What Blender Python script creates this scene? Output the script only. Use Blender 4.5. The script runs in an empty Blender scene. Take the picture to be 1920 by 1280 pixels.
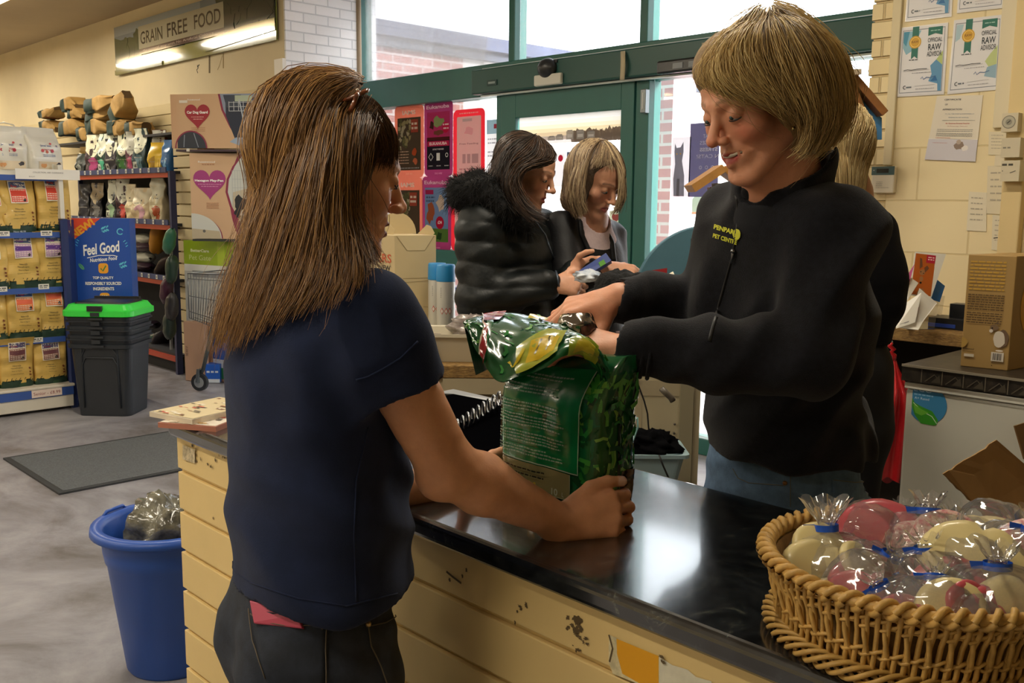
import bpy, bmesh, math, random
import numpy as np
from math import sin, cos, pi, radians, sqrt, atan2, atan, tan
from mathutils import Vector, Matrix, noise as mnoise
random.seed(7); RNG = np.random.default_rng(5)
SC = bpy.context.scene; COL = SC.collection

# ---------------------------------------------------------------- camera
FPX = 1800.; CAMH = 1.48; TH = radians(46.3); PIT = atan(260/1800.); ROL = radians(.56)
def _rz(a): return np.array([[cos(a),-sin(a),0],[sin(a),cos(a),0],[0,0,1.]])
def _rx(a): return np.array([[1.,0,0],[0,cos(a),-sin(a)],[0,sin(a),cos(a)]])
RC = _rx(pi/2-PIT) @ _rz(ROL)
RW = _rz(TH)
cd = bpy.data.cameras.new('camera'); cam = bpy.data.objects.new('camera', cd); COL.objects.link(cam)
cd.sensor_width = 36; cd.lens = 36*FPX/1920; cd.clip_start = .05; cd.clip_end = 200
cam.matrix_world = Matrix.Translation((0,0,CAMH)) @ Matrix((RW @ RC).tolist()).to_4x4()
SC.camera = cam
def ray(x, y): return RC @ np.array([(x-960)/FPX, (640-y)/FPX, -1.])
def J(x, y, Z):
    "plan point (x right, y forward, z up) of picture point x, y at distance Z"
    d = ray(x, y); return d*(Z/d[1]) + np.array([0,0,CAMH])
def Wd(p): return RW @ np.asarray(p, float)
def at(x, y, Z): return Wd(J(x, y, Z))
def onY(x, y, Y): d = RW @ ray(x, y); return d*(Y/d[1]) + np.array([0,0,CAMH])
def onX(x, y, X): d = RW @ ray(x, y); return d*(X/d[0]) + np.array([0,0,CAMH])
def onZ(x, y, z): d = RW @ ray(x, y); return d*((z-CAMH)/d[2]) + np.array([0,0,CAMH])

# ---------------------------------------------------------------- world, view
SC.view_settings.view_transform = 'Standard'; SC.view_settings.look = 'None'
SC.view_settings.exposure = 0.15; SC.view_settings.gamma = 1.0; SC.view_settings.use_curve_mapping = False
wd = bpy.data.worlds.new('sky'); SC.world = wd; wd.use_nodes = True
bg = wd.node_tree.nodes['Background']; bg.inputs[0].default_value = (.92,.94,1.0,1); bg.inputs[1].default_value = 5.5
def area(name, loc, rot, sx, sy, power, col, portal=False):
    l = bpy.data.lights.new(name, 'AREA'); l.shape = 'RECTANGLE'; l.size = sx; l.size_y = sy; l.energy = power; l.color = col
    if portal: l.cycles.is_portal = True
    o = bpy.data.objects.new(name, l); COL.objects.link(o); o.location = loc; o.rotation_euler = rot; return o
sl_ = bpy.data.lights.new('sun', 'SUN'); sl_.energy = 10.0; sl_.angle = radians(12); sl_.color = (1,.97,.95)
so_ = bpy.data.objects.new('sun', sl_); COL.objects.link(so_); so_.rotation_euler = Vector((-.78,-.32,-.34)).to_track_quat('-Z','Y').to_euler(); so_.location = (6, 9, 6)
CEIL = 3.29; WIN = 4.7; BACK = 4.0; RIGHT = 4.0
LAMPS = [(-14.3,2.8),(-11.9,2.8),(-9.5,2.8),(-4.8,2.1),(-1.6,2.1)] + [(x, y) for y in (-.7, -3.2) for x in (-13.2, -10.4, -7.6, -4.4, -1.6)]
for i, (x, y) in enumerate(LAMPS):
    area('tube_light', (x, y, CEIL-.13), (0,0,0), 1.5, .16, 33, (1,.91,.75))
area('window_portal', (-4.2, WIN+.12, 1.7), (radians(-90),0,0), 4.8, 3.1, 1, (1,1,1), True)

# ---------------------------------------------------------------- materials
def lin(h):
    h = h.lstrip('#'); c = [int(h[i:i+2],16)/255 for i in (0,2,4)]
    return [(v/12.92 if v <= .04045 else ((v+.055)/1.055)**2.4) for v in c]
_mc = {}
def P(hexc, r=.6, vs=0., sc=8., bp=0., bs=None, metal=0., coat=0., sheen=0., alpha=1., emit=0., sss=0., stretch=None, c2=None, dist=0., att=None, spec=.5, det=4.):
    key = (hexc, r, vs, sc, bp, bs, metal, coat, sheen, alpha, emit, sss, stretch, c2, dist, att, spec, det)
    if key in _mc: return _mc[key]
    m = bpy.data.materials.new('mat_%d' % len(_mc)); m.use_nodes = True; nt = m.node_tree; b = nt.nodes['Principled BSDF']
    c = lin(hexc); I = b.inputs
    I['Base Color'].default_value = (*c,1); I['Roughness'].default_value = r; I['Metallic'].default_value = metal
    I['Specular IOR Level'].default_value = spec
    if coat: I['Coat Weight'].default_value = coat; I['Coat Roughness'].default_value = .08
    if sheen: I['Sheen Weight'].default_value = sheen; I['Sheen Roughness'].default_value = .5
    if alpha < 1: I['Alpha'].default_value = alpha
    if sss:
        I['Subsurface Weight'].default_value = sss; I['Subsurface Radius'].default_value = (.012,.005,.003); I['Subsurface Scale'].default_value = .6
    if emit: I['Emission Color'].default_value = (*c,1); I['Emission Strength'].default_value = emit
    if vs or bp:
        tc = nt.nodes.new('ShaderNodeTexCoord'); mp = nt.nodes.new('ShaderNodeMapping')
        if stretch: mp.inputs['Scale'].default_value = stretch
        nt.links.new(tc.outputs['Object'], mp.inputs[0])
    src = None
    if att:
        a = nt.nodes.new('ShaderNodeAttribute'); a.attribute_name = att; src = a.outputs['Color']; nt.links.new(src, I['Base Color'])
    if vs:
        n = nt.nodes.new('ShaderNodeTexNoise'); n.inputs['Scale'].default_value = sc; n.inputs['Detail'].default_value = det; n.inputs['Roughness'].default_value = .6
        n.inputs['Distortion'].default_value = dist
        nt.links.new(mp.outputs[0], n.inputs[0])
        mx = nt.nodes.new('ShaderNodeMix'); mx.data_type = 'RGBA'
        rmp = nt.nodes.new('ShaderNodeMapRange'); rmp.inputs[1].default_value = .32; rmp.inputs[2].default_value = .68
        nt.links.new(n.outputs[0], rmp.inputs[0]); nt.links.new(rmp.outputs[0], mx.inputs[0])
        if c2: d = lin(c2); A = c; B = d
        else: A = [v*(1-vs) for v in c]; B = [min(1, v*(1+vs)) for v in c]
        if src is not None:
            mx.blend_type = 'MULTIPLY'; mx.inputs[0].default_value = 1
            for l in list(mx.inputs[0].links): nt.links.remove(l)
            m2 = nt.nodes.new('ShaderNodeMapRange'); m2.inputs[3].default_value = 1-vs; m2.inputs[4].default_value = 1+vs
            nt.links.new(rmp.outputs[0], m2.inputs[0]); nt.links.new(src, mx.inputs[6]); nt.links.new(m2.outputs[0], mx.inputs[7])
        else:
            mx.inputs[6].default_value = (*A,1); mx.inputs[7].default_value = (*B,1)
        nt.links.new(mx.outputs[2], I['Base Color'])
    if bp:
        n2 = nt.nodes.new('ShaderNodeTexNoise'); n2.inputs['Scale'].default_value = bs or sc*4; n2.inputs['Detail'].default_value = 3
        nt.links.new(mp.outputs[0], n2.inputs[0]); bu = nt.nodes.new('ShaderNodeBump'); bu.inputs['Strength'].default_value = bp; bu.inputs['Distance'].default_value = .01
        nt.links.new(n2.outputs[0], bu.inputs['Height']); nt.links.new(bu.outputs[0], I['Normal'])
    _mc[key] = m; return m
def clear_mat(name, tint=(1,1,1), rough=.03, gloss=.12, haze=0.):
    "thin clear film or pane: mostly transparent with a glossy reflection and an optional milky share"
    m = bpy.data.materials.new(name); m.use_nodes = True; nt = m.node_tree; nt.nodes.clear()
    o = nt.nodes.new('ShaderNodeOutputMaterial'); t = nt.nodes.new('ShaderNodeBsdfTransparent'); t.inputs[0].default_value = (*tint,1)
    g = nt.nodes.new('ShaderNodeBsdfGlossy'); g.inputs['Roughness'].default_value = rough
    lw = nt.nodes.new('ShaderNodeLayerWeight'); lw.inputs[0].default_value = .25
    ma = nt.nodes.new('ShaderNodeMath'); ma.operation = 'MULTIPLY_ADD'; ma.inputs[1].default_value = .8; ma.inputs[2].default_value = gloss; ma.use_clamp = True
    nt.links.new(lw.outputs[0], ma.inputs[0])
    mx = nt.nodes.new('ShaderNodeMixShader'); nt.links.new(ma.outputs[0], mx.inputs[0]); nt.links.new(t.outputs[0], mx.inputs[1]); nt.links.new(g.outputs[0], mx.inputs[2])
    last = mx
    if haze:
        d = nt.nodes.new('ShaderNodeBsdfDiffuse'); d.inputs[0].default_value = (.95,.95,.95,1)
        n = nt.nodes.new('ShaderNodeTexNoise'); n.inputs['Scale'].default_value = 40
        m2 = nt.nodes.new('ShaderNodeMath'); m2.operation = 'MULTIPLY'; m2.inputs[1].default_value = haze*2; nt.links.new(n.outputs[0], m2.inputs[0])
        my = nt.nodes.new('ShaderNodeMixShader'); nt.links.new(m2.outputs[0], my.inputs[0]); nt.links.new(mx.outputs[0], my.inputs[1]); nt.links.new(d.outputs[0], my.inputs[2]); last = my
    nt.links.new(last.outputs[0], o.inputs[0]); return m
def brick_mat(name, c1, c2, mortar, bw, bh, ms, bump=.6, rough=.85, axis='XZ', squash=.5):
    m = bpy.data.materials.new(name); m.use_nodes = True; nt = m.node_tree; b = nt.nodes['Principled BSDF']; b.inputs['Roughness'].default_value = rough
    tc = nt.nodes.new('ShaderNodeTexCoord'); sp = nt.nodes.new('ShaderNodeSeparateXYZ'); cb = nt.nodes.new('ShaderNodeCombineXYZ')
    geo = nt.nodes.new('ShaderNodeNewGeometry'); nt.links.new(geo.outputs['Position'], sp.inputs[0])
    nt.links.new(sp.outputs[0 if axis[0]=='X' else 1], cb.inputs[0]); nt.links.new(sp.outputs[2], cb.inputs[1])
    t = nt.nodes.new('ShaderNodeTexBrick'); nt.links.new(cb.outputs[0], t.inputs[0])
    for k, v in (('Color1',(*lin(c1),1)),('Color2',(*lin(c2),1)),('Mortar',(*lin(mortar),1)),('Scale',1.),('Mortar Size',ms),('Mortar Smooth',.3),('Bias',0.),('Brick Width',bw),('Row Height',bh)): t.inputs[k].default_value = v
    t.offset = squash
    nt.links.new(t.outputs[0], b.inputs['Base Color'])
    n = nt.nodes.new('ShaderNodeTexNoise'); n.inputs['Scale'].default_value = 25; nt.links.new(geo.outputs['Position'], n.inputs[0])
    s = nt.nodes.new('ShaderNodeMath'); s.operation = 'MULTIPLY_ADD'; s.inputs[1].default_value = -1.; nt.links.new(t.outputs['Fac'], s.inputs[0])
    nm = nt.nodes.new('ShaderNodeMath'); nm.operation = 'MULTIPLY'; nm.inputs[1].default_value = .25; nt.links.new(n.outputs[0], nm.inputs[0]); nt.links.new(nm.outputs[0], s.inputs[2])
    bu = nt.nodes.new('ShaderNodeBump'); bu.inputs['Strength'].default_value = bump; bu.inputs['Distance'].default_value = .006
    nt.links.new(s.outputs[0], bu.inputs['Height']); nt.links.new(bu.outputs[0], b.inputs['Normal']); return m

# ---------------------------------------------------------------- text
def card(xl, xr, yt, yb, Zl, Zr=None):
    "upright flat face from its left foot (xl, yb) at Zl to its right edge xr at Zr; gives origin, width and height vectors"
    Zr = Zr or Zl; a = at(xl, yb, Zl); b = at(xr, yb, Zr); b[2] = a[2]; h = at(xl, yt, Zl)[2] - a[2]
    return a, b-a, np.array([0,0,h])
def slab(mb, o, ux, uy, th, m=None):
    "box behind the face o, ux, uy"
    n = nrm(np.cross(ux, uy)); V = [o, o+ux, o+ux-n*th, o-n*th]; V += [v+uy for v in V]; return mb.hull8(V, m)
_tc = {}
def text_mesh(s, bold=0., shear=0.):
    k = (s, bold, shear)
    if k in _tc: return _tc[k]
    cu = bpy.data.curves.new('t', 'FONT'); cu.body = s; cu.align_x = 'CENTER'; cu.align_y = 'CENTER'; cu.size = 1.35; cu.resolution_u = 3; cu.offset = bold; cu.shear = shear
    o = bpy.data.objects.new('t', cu); me = o.to_mesh()
    v = np.array([tuple(x.co) for x in me.vertices]).reshape(-1,3); f = [tuple(p.vertices) for p in me.polygons]
    o.to_mesh_clear(); bpy.data.objects.remove(o); bpy.data.curves.remove(cu)
    _tc[k] = (v, f); return _tc[k]

# ---------------------------------------------------------------- mesh builder
ORG = {}
def tag(o, label=None, cat=None, group=None, kind=None):
    if label: o['label'] = label
    if cat: o['category'] = cat
    if group: o['group'] = group
    if kind: o['kind'] = kind
    return o
def thing(name, label, cat, loc=(0,0,0), group=None, local=False):
    o = bpy.data.objects.new(name, None); o.empty_display_size = .05; COL.objects.link(o); o.location = tuple(loc)
    ORG[o.name] = np.zeros(3) if local else np.array(loc, float)
    return tag(o, label, cat, group)
def link_mesh(name, V, Fc, mats, midx=None, parent=None, smooth=False, local=False, colors=None):
    V = np.asarray(V, float).reshape(-1,3)
    if parent is not None: org = ORG[parent.name]
    elif local: org = np.zeros(3)
    else:
        lo, hi = V.min(0), V.max(0); org = np.array([(lo[0]+hi[0])/2, (lo[1]+hi[1])/2, lo[2]])
    me = bpy.data.meshes.new(name); me.from_pydata((V-org).tolist(), [], [tuple(int(i) for i in f) for f in Fc] if not isinstance(Fc, np.ndarray) else Fc.tolist())
    for m in mats: me.materials.append(m)
    if midx is not None: me.polygons.foreach_set('material_index', midx)
    if smooth is True: me.polygons.foreach_set('use_smooth', [True]*len(me.polygons))
    elif smooth is not False: me.polygons.foreach_set('use_smooth', smooth)
    if colors is not None:
        a = me.color_attributes.new('Col', 'FLOAT_COLOR', 'POINT'); a.data.foreach_set('color', np.c_[colors, np.ones(len(colors))].astype('f4').ravel())
    me.update(); o = bpy.data.objects.new(name, me); COL.objects.link(o)
    if parent is not None: o.parent = parent
    else: o.location = tuple(org) if not local else (0,0,0)
    ORG[o.name] = org; return o
def nrm(v): v = np.asarray(v, float); return v/np.linalg.norm(v)
class MB:
    def __init__(s, mat=None): s.V = []; s.F = []; s.I = []; s.S = []; s.mats = []; s.n = 0; s.m = mat; s.T = None
    def mi(s, m):
        m = m or s.m
        if m not in s.mats: s.mats.append(m)
        return s.mats.index(m)
    def add(s, V, F, m=None, sm=False):
        V = np.asarray(V, float).reshape(-1,3)
        if s.T is not None: V = V @ s.T[:3,:3].T + s.T[:3,3]
        i = s.mi(m); s.V.append(V)
        for f in F: s.F.append(tuple(int(k)+s.n for k in f)); s.I.append(i); s.S.append(sm)
        s.n += len(V); return s
    def box(s, a, b, m=None):
        x0,y0,z0 = np.minimum(a,b); x1,y1,z1 = np.maximum(a,b)
        V = [(x0,y0,z0),(x1,y0,z0),(x1,y1,z0),(x0,y1,z0),(x0,y0,z1),(x1,y0,z1),(x1,y1,z1),(x0,y1,z1)]
        return s.add(V, [(0,3,2,1),(4,5,6,7),(0,1,5,4),(1,2,6,5),(2,3,7,6),(3,0,4,7)], m)
    def bar(s, a, b, w, d, up=(0,0,1), m=None):
        "box from a to b, w wide, d deep"
        a = np.array(a,float); b = np.array(b,float); t = nrm(b-a); u = np.cross(t, up)
        u = nrm(u) if np.linalg.norm(u) > 1e-6 else np.array([1.,0,0]); v = np.cross(u, t)
        V = [p + u*w/2*i + v*d/2*j for p in (a,b) for i,j in ((-1,-1),(1,-1),(1,1),(-1,1))]
        return s.add(V, [(3,2,1,0),(4,5,6,7),(0,1,5,4),(1,2,6,5),(2,3,7,6),(3,0,4,7)], m)
    def hull8(s, V, m=None): return s.add(V, [(0,3,2,1),(4,5,6,7),(0,1,5,4),(1,2,6,5),(2,3,7,6),(3,0,4,7)], m)
    def tube(s, pts, r, n=8, m=None, caps=True, closed=False, sq=1.):
        pts = np.array(pts, float); N = len(pts); r = np.broadcast_to(r, (N,))
        t = np.gradient(pts, axis=0)
        if closed: t = np.roll(pts,-1,0)-np.roll(pts,1,0)
        t /= np.maximum(np.linalg.norm(t,axis=1,keepdims=True),1e-9)
        u = np.cross(t[0], (0,0,1)); u = u if np.linalg.norm(u) > .05 else np.cross(t[0], (1,0,0)); u = nrm(u); V = []
        for k in range(N):
            u = u - t[k]*np.dot(u,t[k]); u = nrm(u); w = np.cross(t[k],u)
            for j in range(n): a = 2*pi*j/n; V.append(pts[k] + r[k]*(cos(a)*u + sq*sin(a)*w))
        F = [(k*n+j, k*n+(j+1)%n, ((k+1)%N)*n+(j+1)%n, ((k+1)%N)*n+j) for k in range(N if closed else N-1) for j in range(n)]
        if caps and not closed: F += [tuple(range(n-1,-1,-1)), tuple((N-1)*n+j for j in range(n))]
        return s.add(V, F, m, True)
    def lathe(s, prof, c, n=32, m=None, sq=(1,1), caps=True):
        c = np.array(c,float); V = []
        for r, z in prof:
            for j in range(n): a = 2*pi*j/n; V.append(c + np.array([r*cos(a)*sq[0], r*sin(a)*sq[1], z]))
        F = [(k*n+j, k*n+(j+1)%n, (k+1)*n+(j+1)%n, (k+1)*n+j) for k in range(len(prof)-1) for j in range(n)]
        if caps: F += [tuple(range(n-1,-1,-1)), tuple((len(prof)-1)*n+j for j in range(n))]
        return s.add(V, F, m, True)
    def grid(s, fn, nu, nv, m=None, sm=True, wrap=False):
        "surface fn(u, v), u and v in 0..1"
        V = [fn(i/(nu if wrap else nu), j/nv) for j in range(nv+1) for i in range(nu + (0 if wrap else 1))]
        W = nu if wrap else nu+1
        F = [(j*W+i, j*W+(i+1)%W, (j+1)*W+(i+1)%W, (j+1)*W+i) for j in range(nv) for i in range(nu)]
        return s.add(V, F, m, sm)
    def ball(s, c, r, m=None, n=12, k=8):
        r = np.broadcast_to(r, (3,)); c = np.array(c,float); V = [c+r*np.array([0,0,-1.])]
        for i in range(1,k):
            a = pi*i/k
            for j in range(n): b = 2*pi*j/n; V.append(c + r*np.array([sin(a)*cos(b), sin(a)*sin(b), -cos(a)]))
        V.append(c+r*np.array([0,0,1.])); F = [(0, 1+(j+1)%n, 1+j) for j in range(n)]
        F += [(1+i*n+j, 1+i*n+(j+1)%n, 1+(i+1)*n+(j+1)%n, 1+(i+1)*n+j) for i in range(k-2) for j in range(n)]
        L = 1+(k-2)*n; F += [(L+j, L+(j+1)%n, len(V)-1) for j in range(n)]
        return s.add(V, F, m, True)
    def build(s, name, parent=None, local=False, bevel=0, seg=2, smooth=None, colors=None):
        o = link_mesh(name, np.concatenate(s.V), s.F, s.mats, s.I, parent, s.S if smooth is None else smooth, local, colors)
        if bevel:
            b = o.modifiers.new('b','BEVEL'); b.width = bevel; b.segments = seg; b.limit_method = 'ANGLE'; b.angle_limit = radians(40)
        return o
class Art:
    "flat print laid on a surface: S(u, v) gives a point, k is the layer above it"
    def __init__(s, mb, o=None, ux=None, uy=None, S=None, lift=.0007, flip=False, fine=None):
        s.mb = mb; s.k = 1; s.lift = lift; s.flip = flip; s.fine = fine; s.dk = .25 if fine else .08
        if S is None:
            o = np.array(o,float); ux = np.array(ux,float); uy = np.array(uy,float); n = nrm(np.cross(ux, uy)); s.ux, s.uy = ux, uy; s.clip = abs(np.linalg.norm(uy)-1) > 1e-6
            S = lambda u, v: (o + ux*u + uy*v, n)
            s.asp = np.linalg.norm(ux)/np.linalg.norm(uy)
        else:
            a = S(.5,.5)[0]; s.asp = np.linalg.norm(S(.6,.5)[0]-a)/np.linalg.norm(S(.5,.6)[0]-a)
        s.S = S
    def put(s, uv, F, m):
        if getattr(s, 'clip', True) and len(F) == 1 and any(c < -1e-6 or c > 1+1e-6 for p in uv for c in p):
            for ax, lim, sg in ((0,0,1),(0,1,-1),(1,0,1),(1,1,-1)):
                out = []; ins = lambda p: (p[ax]-lim)*sg >= -1e-9
                for i in range(len(uv)):
                    a, c = uv[i-1], uv[i]
                    if ins(a) != ins(c): t = (lim-a[ax])/(c[ax]-a[ax]); out.append((a[0]+(c[0]-a[0])*t, a[1]+(c[1]-a[1])*t))
                    if ins(c): out.append(c)
                uv = out
                if len(uv) < 3: return
            F = [tuple(range(len(uv)))]
        if s.fine:
            b = bmesh.new(); vs = [b.verts.new((u,v,0)) for u,v in uv]
            for f in F:
                try: b.faces.new([vs[i] for i in f])
                except ValueError: pass
            bmesh.ops.triangulate(b, faces=b.faces[:])
            for _ in range(5):
                e = [e for e in b.edges if e.calc_length() > s.fine]
                if not e: break
                bmesh.ops.subdivide_edges(b, edges=e, cuts=1); bmesh.ops.triangulate(b, faces=b.faces[:])
            b.verts.index_update(); uv = [(v.co.x, v.co.y) for v in b.verts]; F = [[v.index for v in f.verts] for f in b.faces]; b.free()
        V = []
        for u, v in uv:
            if s.flip: u = 1-u
            p, n = s.S(u, v); V.append(p + n*s.lift*s.k)
        s.mb.add(V, F, m, bool(s.fine)); s.k += s.dk
    def poly(s, uv, m): s.put(uv, [tuple(range(len(uv)))], m)
    def rect(s, u0, v0, u1, v1, m): s.poly([(u0,v0),(u1,v0),(u1,v1),(u0,v1)], m)
    def rrect(s, u0, v0, u1, v1, m, r=.05):
        ry = r*s.asp; q = []
        for cx, cy, a0 in ((u1-r,v0+ry,-90),(u1-r,v1-ry,0),(u0+r,v1-ry,90),(u0+r,v0+ry,180)):
            for k in range(5): a = radians(a0+k*22.5); q.append((cx+r*cos(a), cy+ry*sin(a)))
        s.poly(q, m)
    def disc(s, u, v, r, m, n=24, a0=0, a1=360, ry=None, rot=0):
        q = []
        for k in range(n):
            a = radians(a0 + (a1-a0)*k/(n if a1-a0==360 else n-1)); x = r*cos(a); y = (ry or r)*sin(a); c, d = cos(rot), sin(rot)
            q.append((u + x*c-y*d, v + (x*d+y*c)*s.asp))
        s.poly(q, m)
    def ring(s, u, v, r, w, m, n=24, a0=0, a1=360):
        q = []; 
        for k in range(n+1): a = radians(a0+(a1-a0)*k/n); q += [(u+(r-w)*cos(a), v+(r-w)*sin(a)*s.asp), (u+r*cos(a), v+r*sin(a)*s.asp)]
        s.put(q, [(2*k, 2*k+1, 2*k+3, 2*k+2) for k in range(n)], m)
    def heart(s, u, v, w, m):
        q = []
        for k in range(40):
            t = 2*pi*k/40; q.append((u + w/2*(sin(t)**3), v + w/2*s.asp*((13*cos(t)-5*cos(2*t)-2*cos(3*t)-cos(4*t))/16)))
        s.poly(q, m)
    def line(s, pts, w, m):
        pts = [np.array((p[0], p[1]/s.asp)) for p in pts]; q = []
        for i, p in enumerate(pts):
            t = (pts[min(i+1,len(pts)-1)] - pts[max(i-1,0)]); t = t/max(np.linalg.norm(t),1e-9); n = np.array((-t[1], t[0]))*w/2
            for a in (p-n, p+n): q.append((a[0], a[1]*s.asp))
        s.put(q, [(2*k, 2*k+1, 2*k+3, 2*k+2) for k in range(len(pts)-1)], m)
    def text(s, t, u, v, h, m, bold=0., rot=0, wid=None, shear=0.):
        "h: cap height as a share of v; wid: total width as a share of u"
        V, F = text_mesh(t, bold, shear); 
        if not len(V): return
        W = V[:,0].max()-V[:,0].min(); Hc = max(V[:,1].max()-V[:,1].min(), .3); cy = (V[:,1].max()+V[:,1].min())/2; cx = (V[:,0].max()+V[:,0].min())/2
        sy = h/Hc; sx = wid/W if wid else sy/s.asp
        x = (V[:,0]-cx)*sx; y = (V[:,1]-cy)*sy/s.asp
        c, d = cos(rot), sin(rot); X = x*c - y*d; Y = (x*d + y*c)*s.asp
        f = s.fine; s.fine = None; s.put(list(zip(u+X, v+Y)), F, m); s.fine = f
    def words(s, u0, u1, v, h, m, rnd=None):
        "a line of print too small to read: short dashes"
        rnd = rnd or random; x = u0; q = []; F = []
        while x < u1:
            w = min((u1-x), h*rnd.uniform(1.2,4.5)/s.asp); k = len(q); q += [(x,v-h/2),(x+w,v-h/2),(x+w,v+h/2),(x,v+h/2)]; F.append((k,k+1,k+2,k+3)); x += w + h*.7/s.asp
        f = s.fine; s.fine = None; s.put(q, F, m); s.fine = f
    def blob(s, u, v, r, m, n=14, j=.25, ry=None, seed=1):
        rr = random.Random(seed); q = []
        for k in range(n): a = 2*pi*k/n; f = 1 + rr.uniform(-j,j); q.append((u+r*f*cos(a), v+(ry or r)*f*sin(a)*s.asp))
        s.poly(q, m)
def copy_tree(o, parent=None):
    c = o.copy(); COL.objects.link(c); c.parent = parent; ORG[c.name] = ORG.get(o.name, np.zeros(3))
    for ch in [x for x in o.children]: copy_tree(ch, c)
    return c
# ================================================================ the setting
cream = P('#d6c7a2', .75, vs=.05, sc=1.5, bp=.08, bs=60)
cream_w = P('#e2cb96', .7, vs=.04, sc=2, bp=.1, bs=50)
def struct(name, mb, **k): o = mb.build(name, **k); o['kind'] = 'structure'; return o
XL, XR, YF = -15.5, 3.2, -5.5
RET = float(onY(532, 60, BACK)[0])                # x of the brick return beside the window
struct('floor', MB(P('#8d8c8d', .42, vs=.0, sc=1, bp=.05, bs=30)).box((XL,YF,-.1),(XR,WIN+.1,0)))
fm = _mc[[k for k in _mc if k[0]=='#8d8c8d'][0]]
def floor_nodes(m):
    nt = m.node_tree; b = nt.nodes['Principled BSDF']; g = nt.nodes.new('ShaderNodeNewGeometry')
    n = nt.nodes.new('ShaderNodeTexNoise'); n.inputs['Scale'].default_value = 1.6; n.inputs['Detail'].default_value = 9; n.inputs['Roughness'].default_value = .68; n.inputs['Distortion'].default_value = .5
    nt.links.new(g.outputs['Position'], n.inputs[0]); r = nt.nodes.new('ShaderNodeValToRGB'); e = r.color_ramp.elements
    e[0].position = .33; e[0].color = (*lin('#5f5a58'),1); e[1].position = .7; e[1].color = (*lin('#a3a2a6'),1); k = e.new(.5); k.color = (*lin('#858388'),1)
    nt.links.new(n.outputs[0], r.inputs[0]); nt.links.new(r.outputs[0], b.inputs['Base Color'])
    m2 = nt.nodes.new('ShaderNodeMapRange'); m2.inputs[3].default_value = .55; m2.inputs[4].default_value = .3; nt.links.new(n.outputs[0], m2.inputs[0]); nt.links.new(m2.outputs[0], b.inputs['Roughness'])
floor_nodes(fm)
struct('ceiling', MB(P('#b9a88c', .9, vs=.04, sc=2)).box((XL,YF,CEIL),(XR,WIN+.3,CEIL+.1)))
struct('wall_back', MB(cream).box((XL,BACK,0),(RET,BACK+.2,CEIL)))
struct('wall_far_left', MB(cream).box((XL-.1,YF,0),(XL,BACK+.2,CEIL)))
struct('wall_near', MB(cream).box((XL,YF-.1,0),(XR,YF,CEIL)))
struct('wall_far_right', MB(cream).box((XR,YF,0),(XR+.1,WIN+.1,CEIL)))
brick_white = brick_mat('brick_painted_white', '#ecedef', '#f2f2f4', '#d0d2d6', .225, .075, .006, axis='YZ')
struct('wall_return', MB(brick_white).box((RET,BACK+.003,0),(RET+.02,WIN+.15,CEIL)))
WL = float(onY(645,100,WIN)[0]); WF = float(onY(672,100,WIN)[0])   # plaster strip beside the frame
struct('wall_strip', MB(P('#cdbf9f', .8, vs=.1, sc=6)).box((RET,WIN,0),(WF,WIN+.15,CEIL)))
o = MB(P('#a8957c', .6)).tube([(RET+.02,WIN-.02,0),(RET+.02,WIN-.02,CEIL)], .022, 10).build('trim_1'); o['kind'] = 'structure'
b = MB(P('#8c8579', .6)); c = onY(655,143,WIN-.01)
b.tube([onY(643,130,WIN-.01), onY(652,134,WIN-.02), onY(664,138,WIN-.01), onY(658,148,WIN-.02)], .006, 6)
b.ball(c, (.03,.02,.035)); b.ball(onY(661,152,WIN-.01), (.025,.02,.025), P('#d9dde0', .3))
tag(b.build('cable_stub'), 'torn cable stub and cap on the pale strip left of the big window', 'cable')
# right hand wall: fair-faced blocks painted cream, brick pier at the window
PX0 = float(onY(1637,20,RIGHT)[0]); PX1 = float(onY(1672,200,RIGHT)[0])
block = brick_mat('block_painted_cream', '#e6d5a8', '#e9d9ae', '#d6c394', .44, .2150, .004, bump=.5, rough=.6)
pier = brick_mat('pier_painted_cream', '#e2cfa0', '#e6d5a8', '#c9b486', .30, .075, .006, bump=1., rough=.65)
struct('wall_right', MB(block).box((PX1,RIGHT,0),(XR,RIGHT+.2,CEIL)))
b = MB(pier); k = 0; z = 0
while z < CEIL:
    j = random.uniform(-.006,.008); b.box((PX0-j,RIGHT-.001,z+.003),(PX1,RIGHT+.2,z+.072)); z += .075
b.box((PX0+.008,RIGHT+.004,0),(PX1,RIGHT+.2,CEIL)); b.box((PX0+.01,RIGHT+.2,0),(PX0+.2,WIN+.15,CEIL)); struct('wall_pier', b, bevel=.004)
# ---------------------------------------------------------------- shop front
teal = P('#245f58', .38, vs=.05, sc=5); 
def zz(x, y): return float(onY(x,y,WIN)[2])
def xx(x, y=200): return float(onY(x,y,WIN)[0])
glass = clear_mat('window_glass', (.97,1,1), .02, .05, haze=.03)
dusty = clear_mat('window_glass_dusty', (.97,.99,1), .05, .05, haze=.12)
zb1 = zz(701,205); zb0 = zz(692,154); zs1 = zz(817,467); zs0 = zz(817,505)
y0, y1 = WIN-.02, WIN+.10
M1, M2 = xx(957,100), xx(1203,60)
XE = PX0+.3
fr = MB(teal)
fr.box((WF-.02,y0,0),(WF+.05,y1,CEIL)); fr.box((WF,y0-.02,zb1),(XE,y1,zb0)); fr.box((WF,y0,CEIL-.07),(XE,y1,CEIL))
for m in (M1, M2): fr.box((m,y0,zb0),(m+.06,y1,CEIL))
DL, DR = xx(942,180), xx(1197,148)
fr.box((WF,y0,zs0),(DL,y1,zs1)); fr.box((WF,y0,0),(DL,y1,.12))
fr.box((DL-.04,y0,0),(DL+.02,y1,zb1)); fr.box((DR,y0,0),(DR+.10,y1,zb1)); fr.box((DR,y0,0),(XE,y1,.1))
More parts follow.
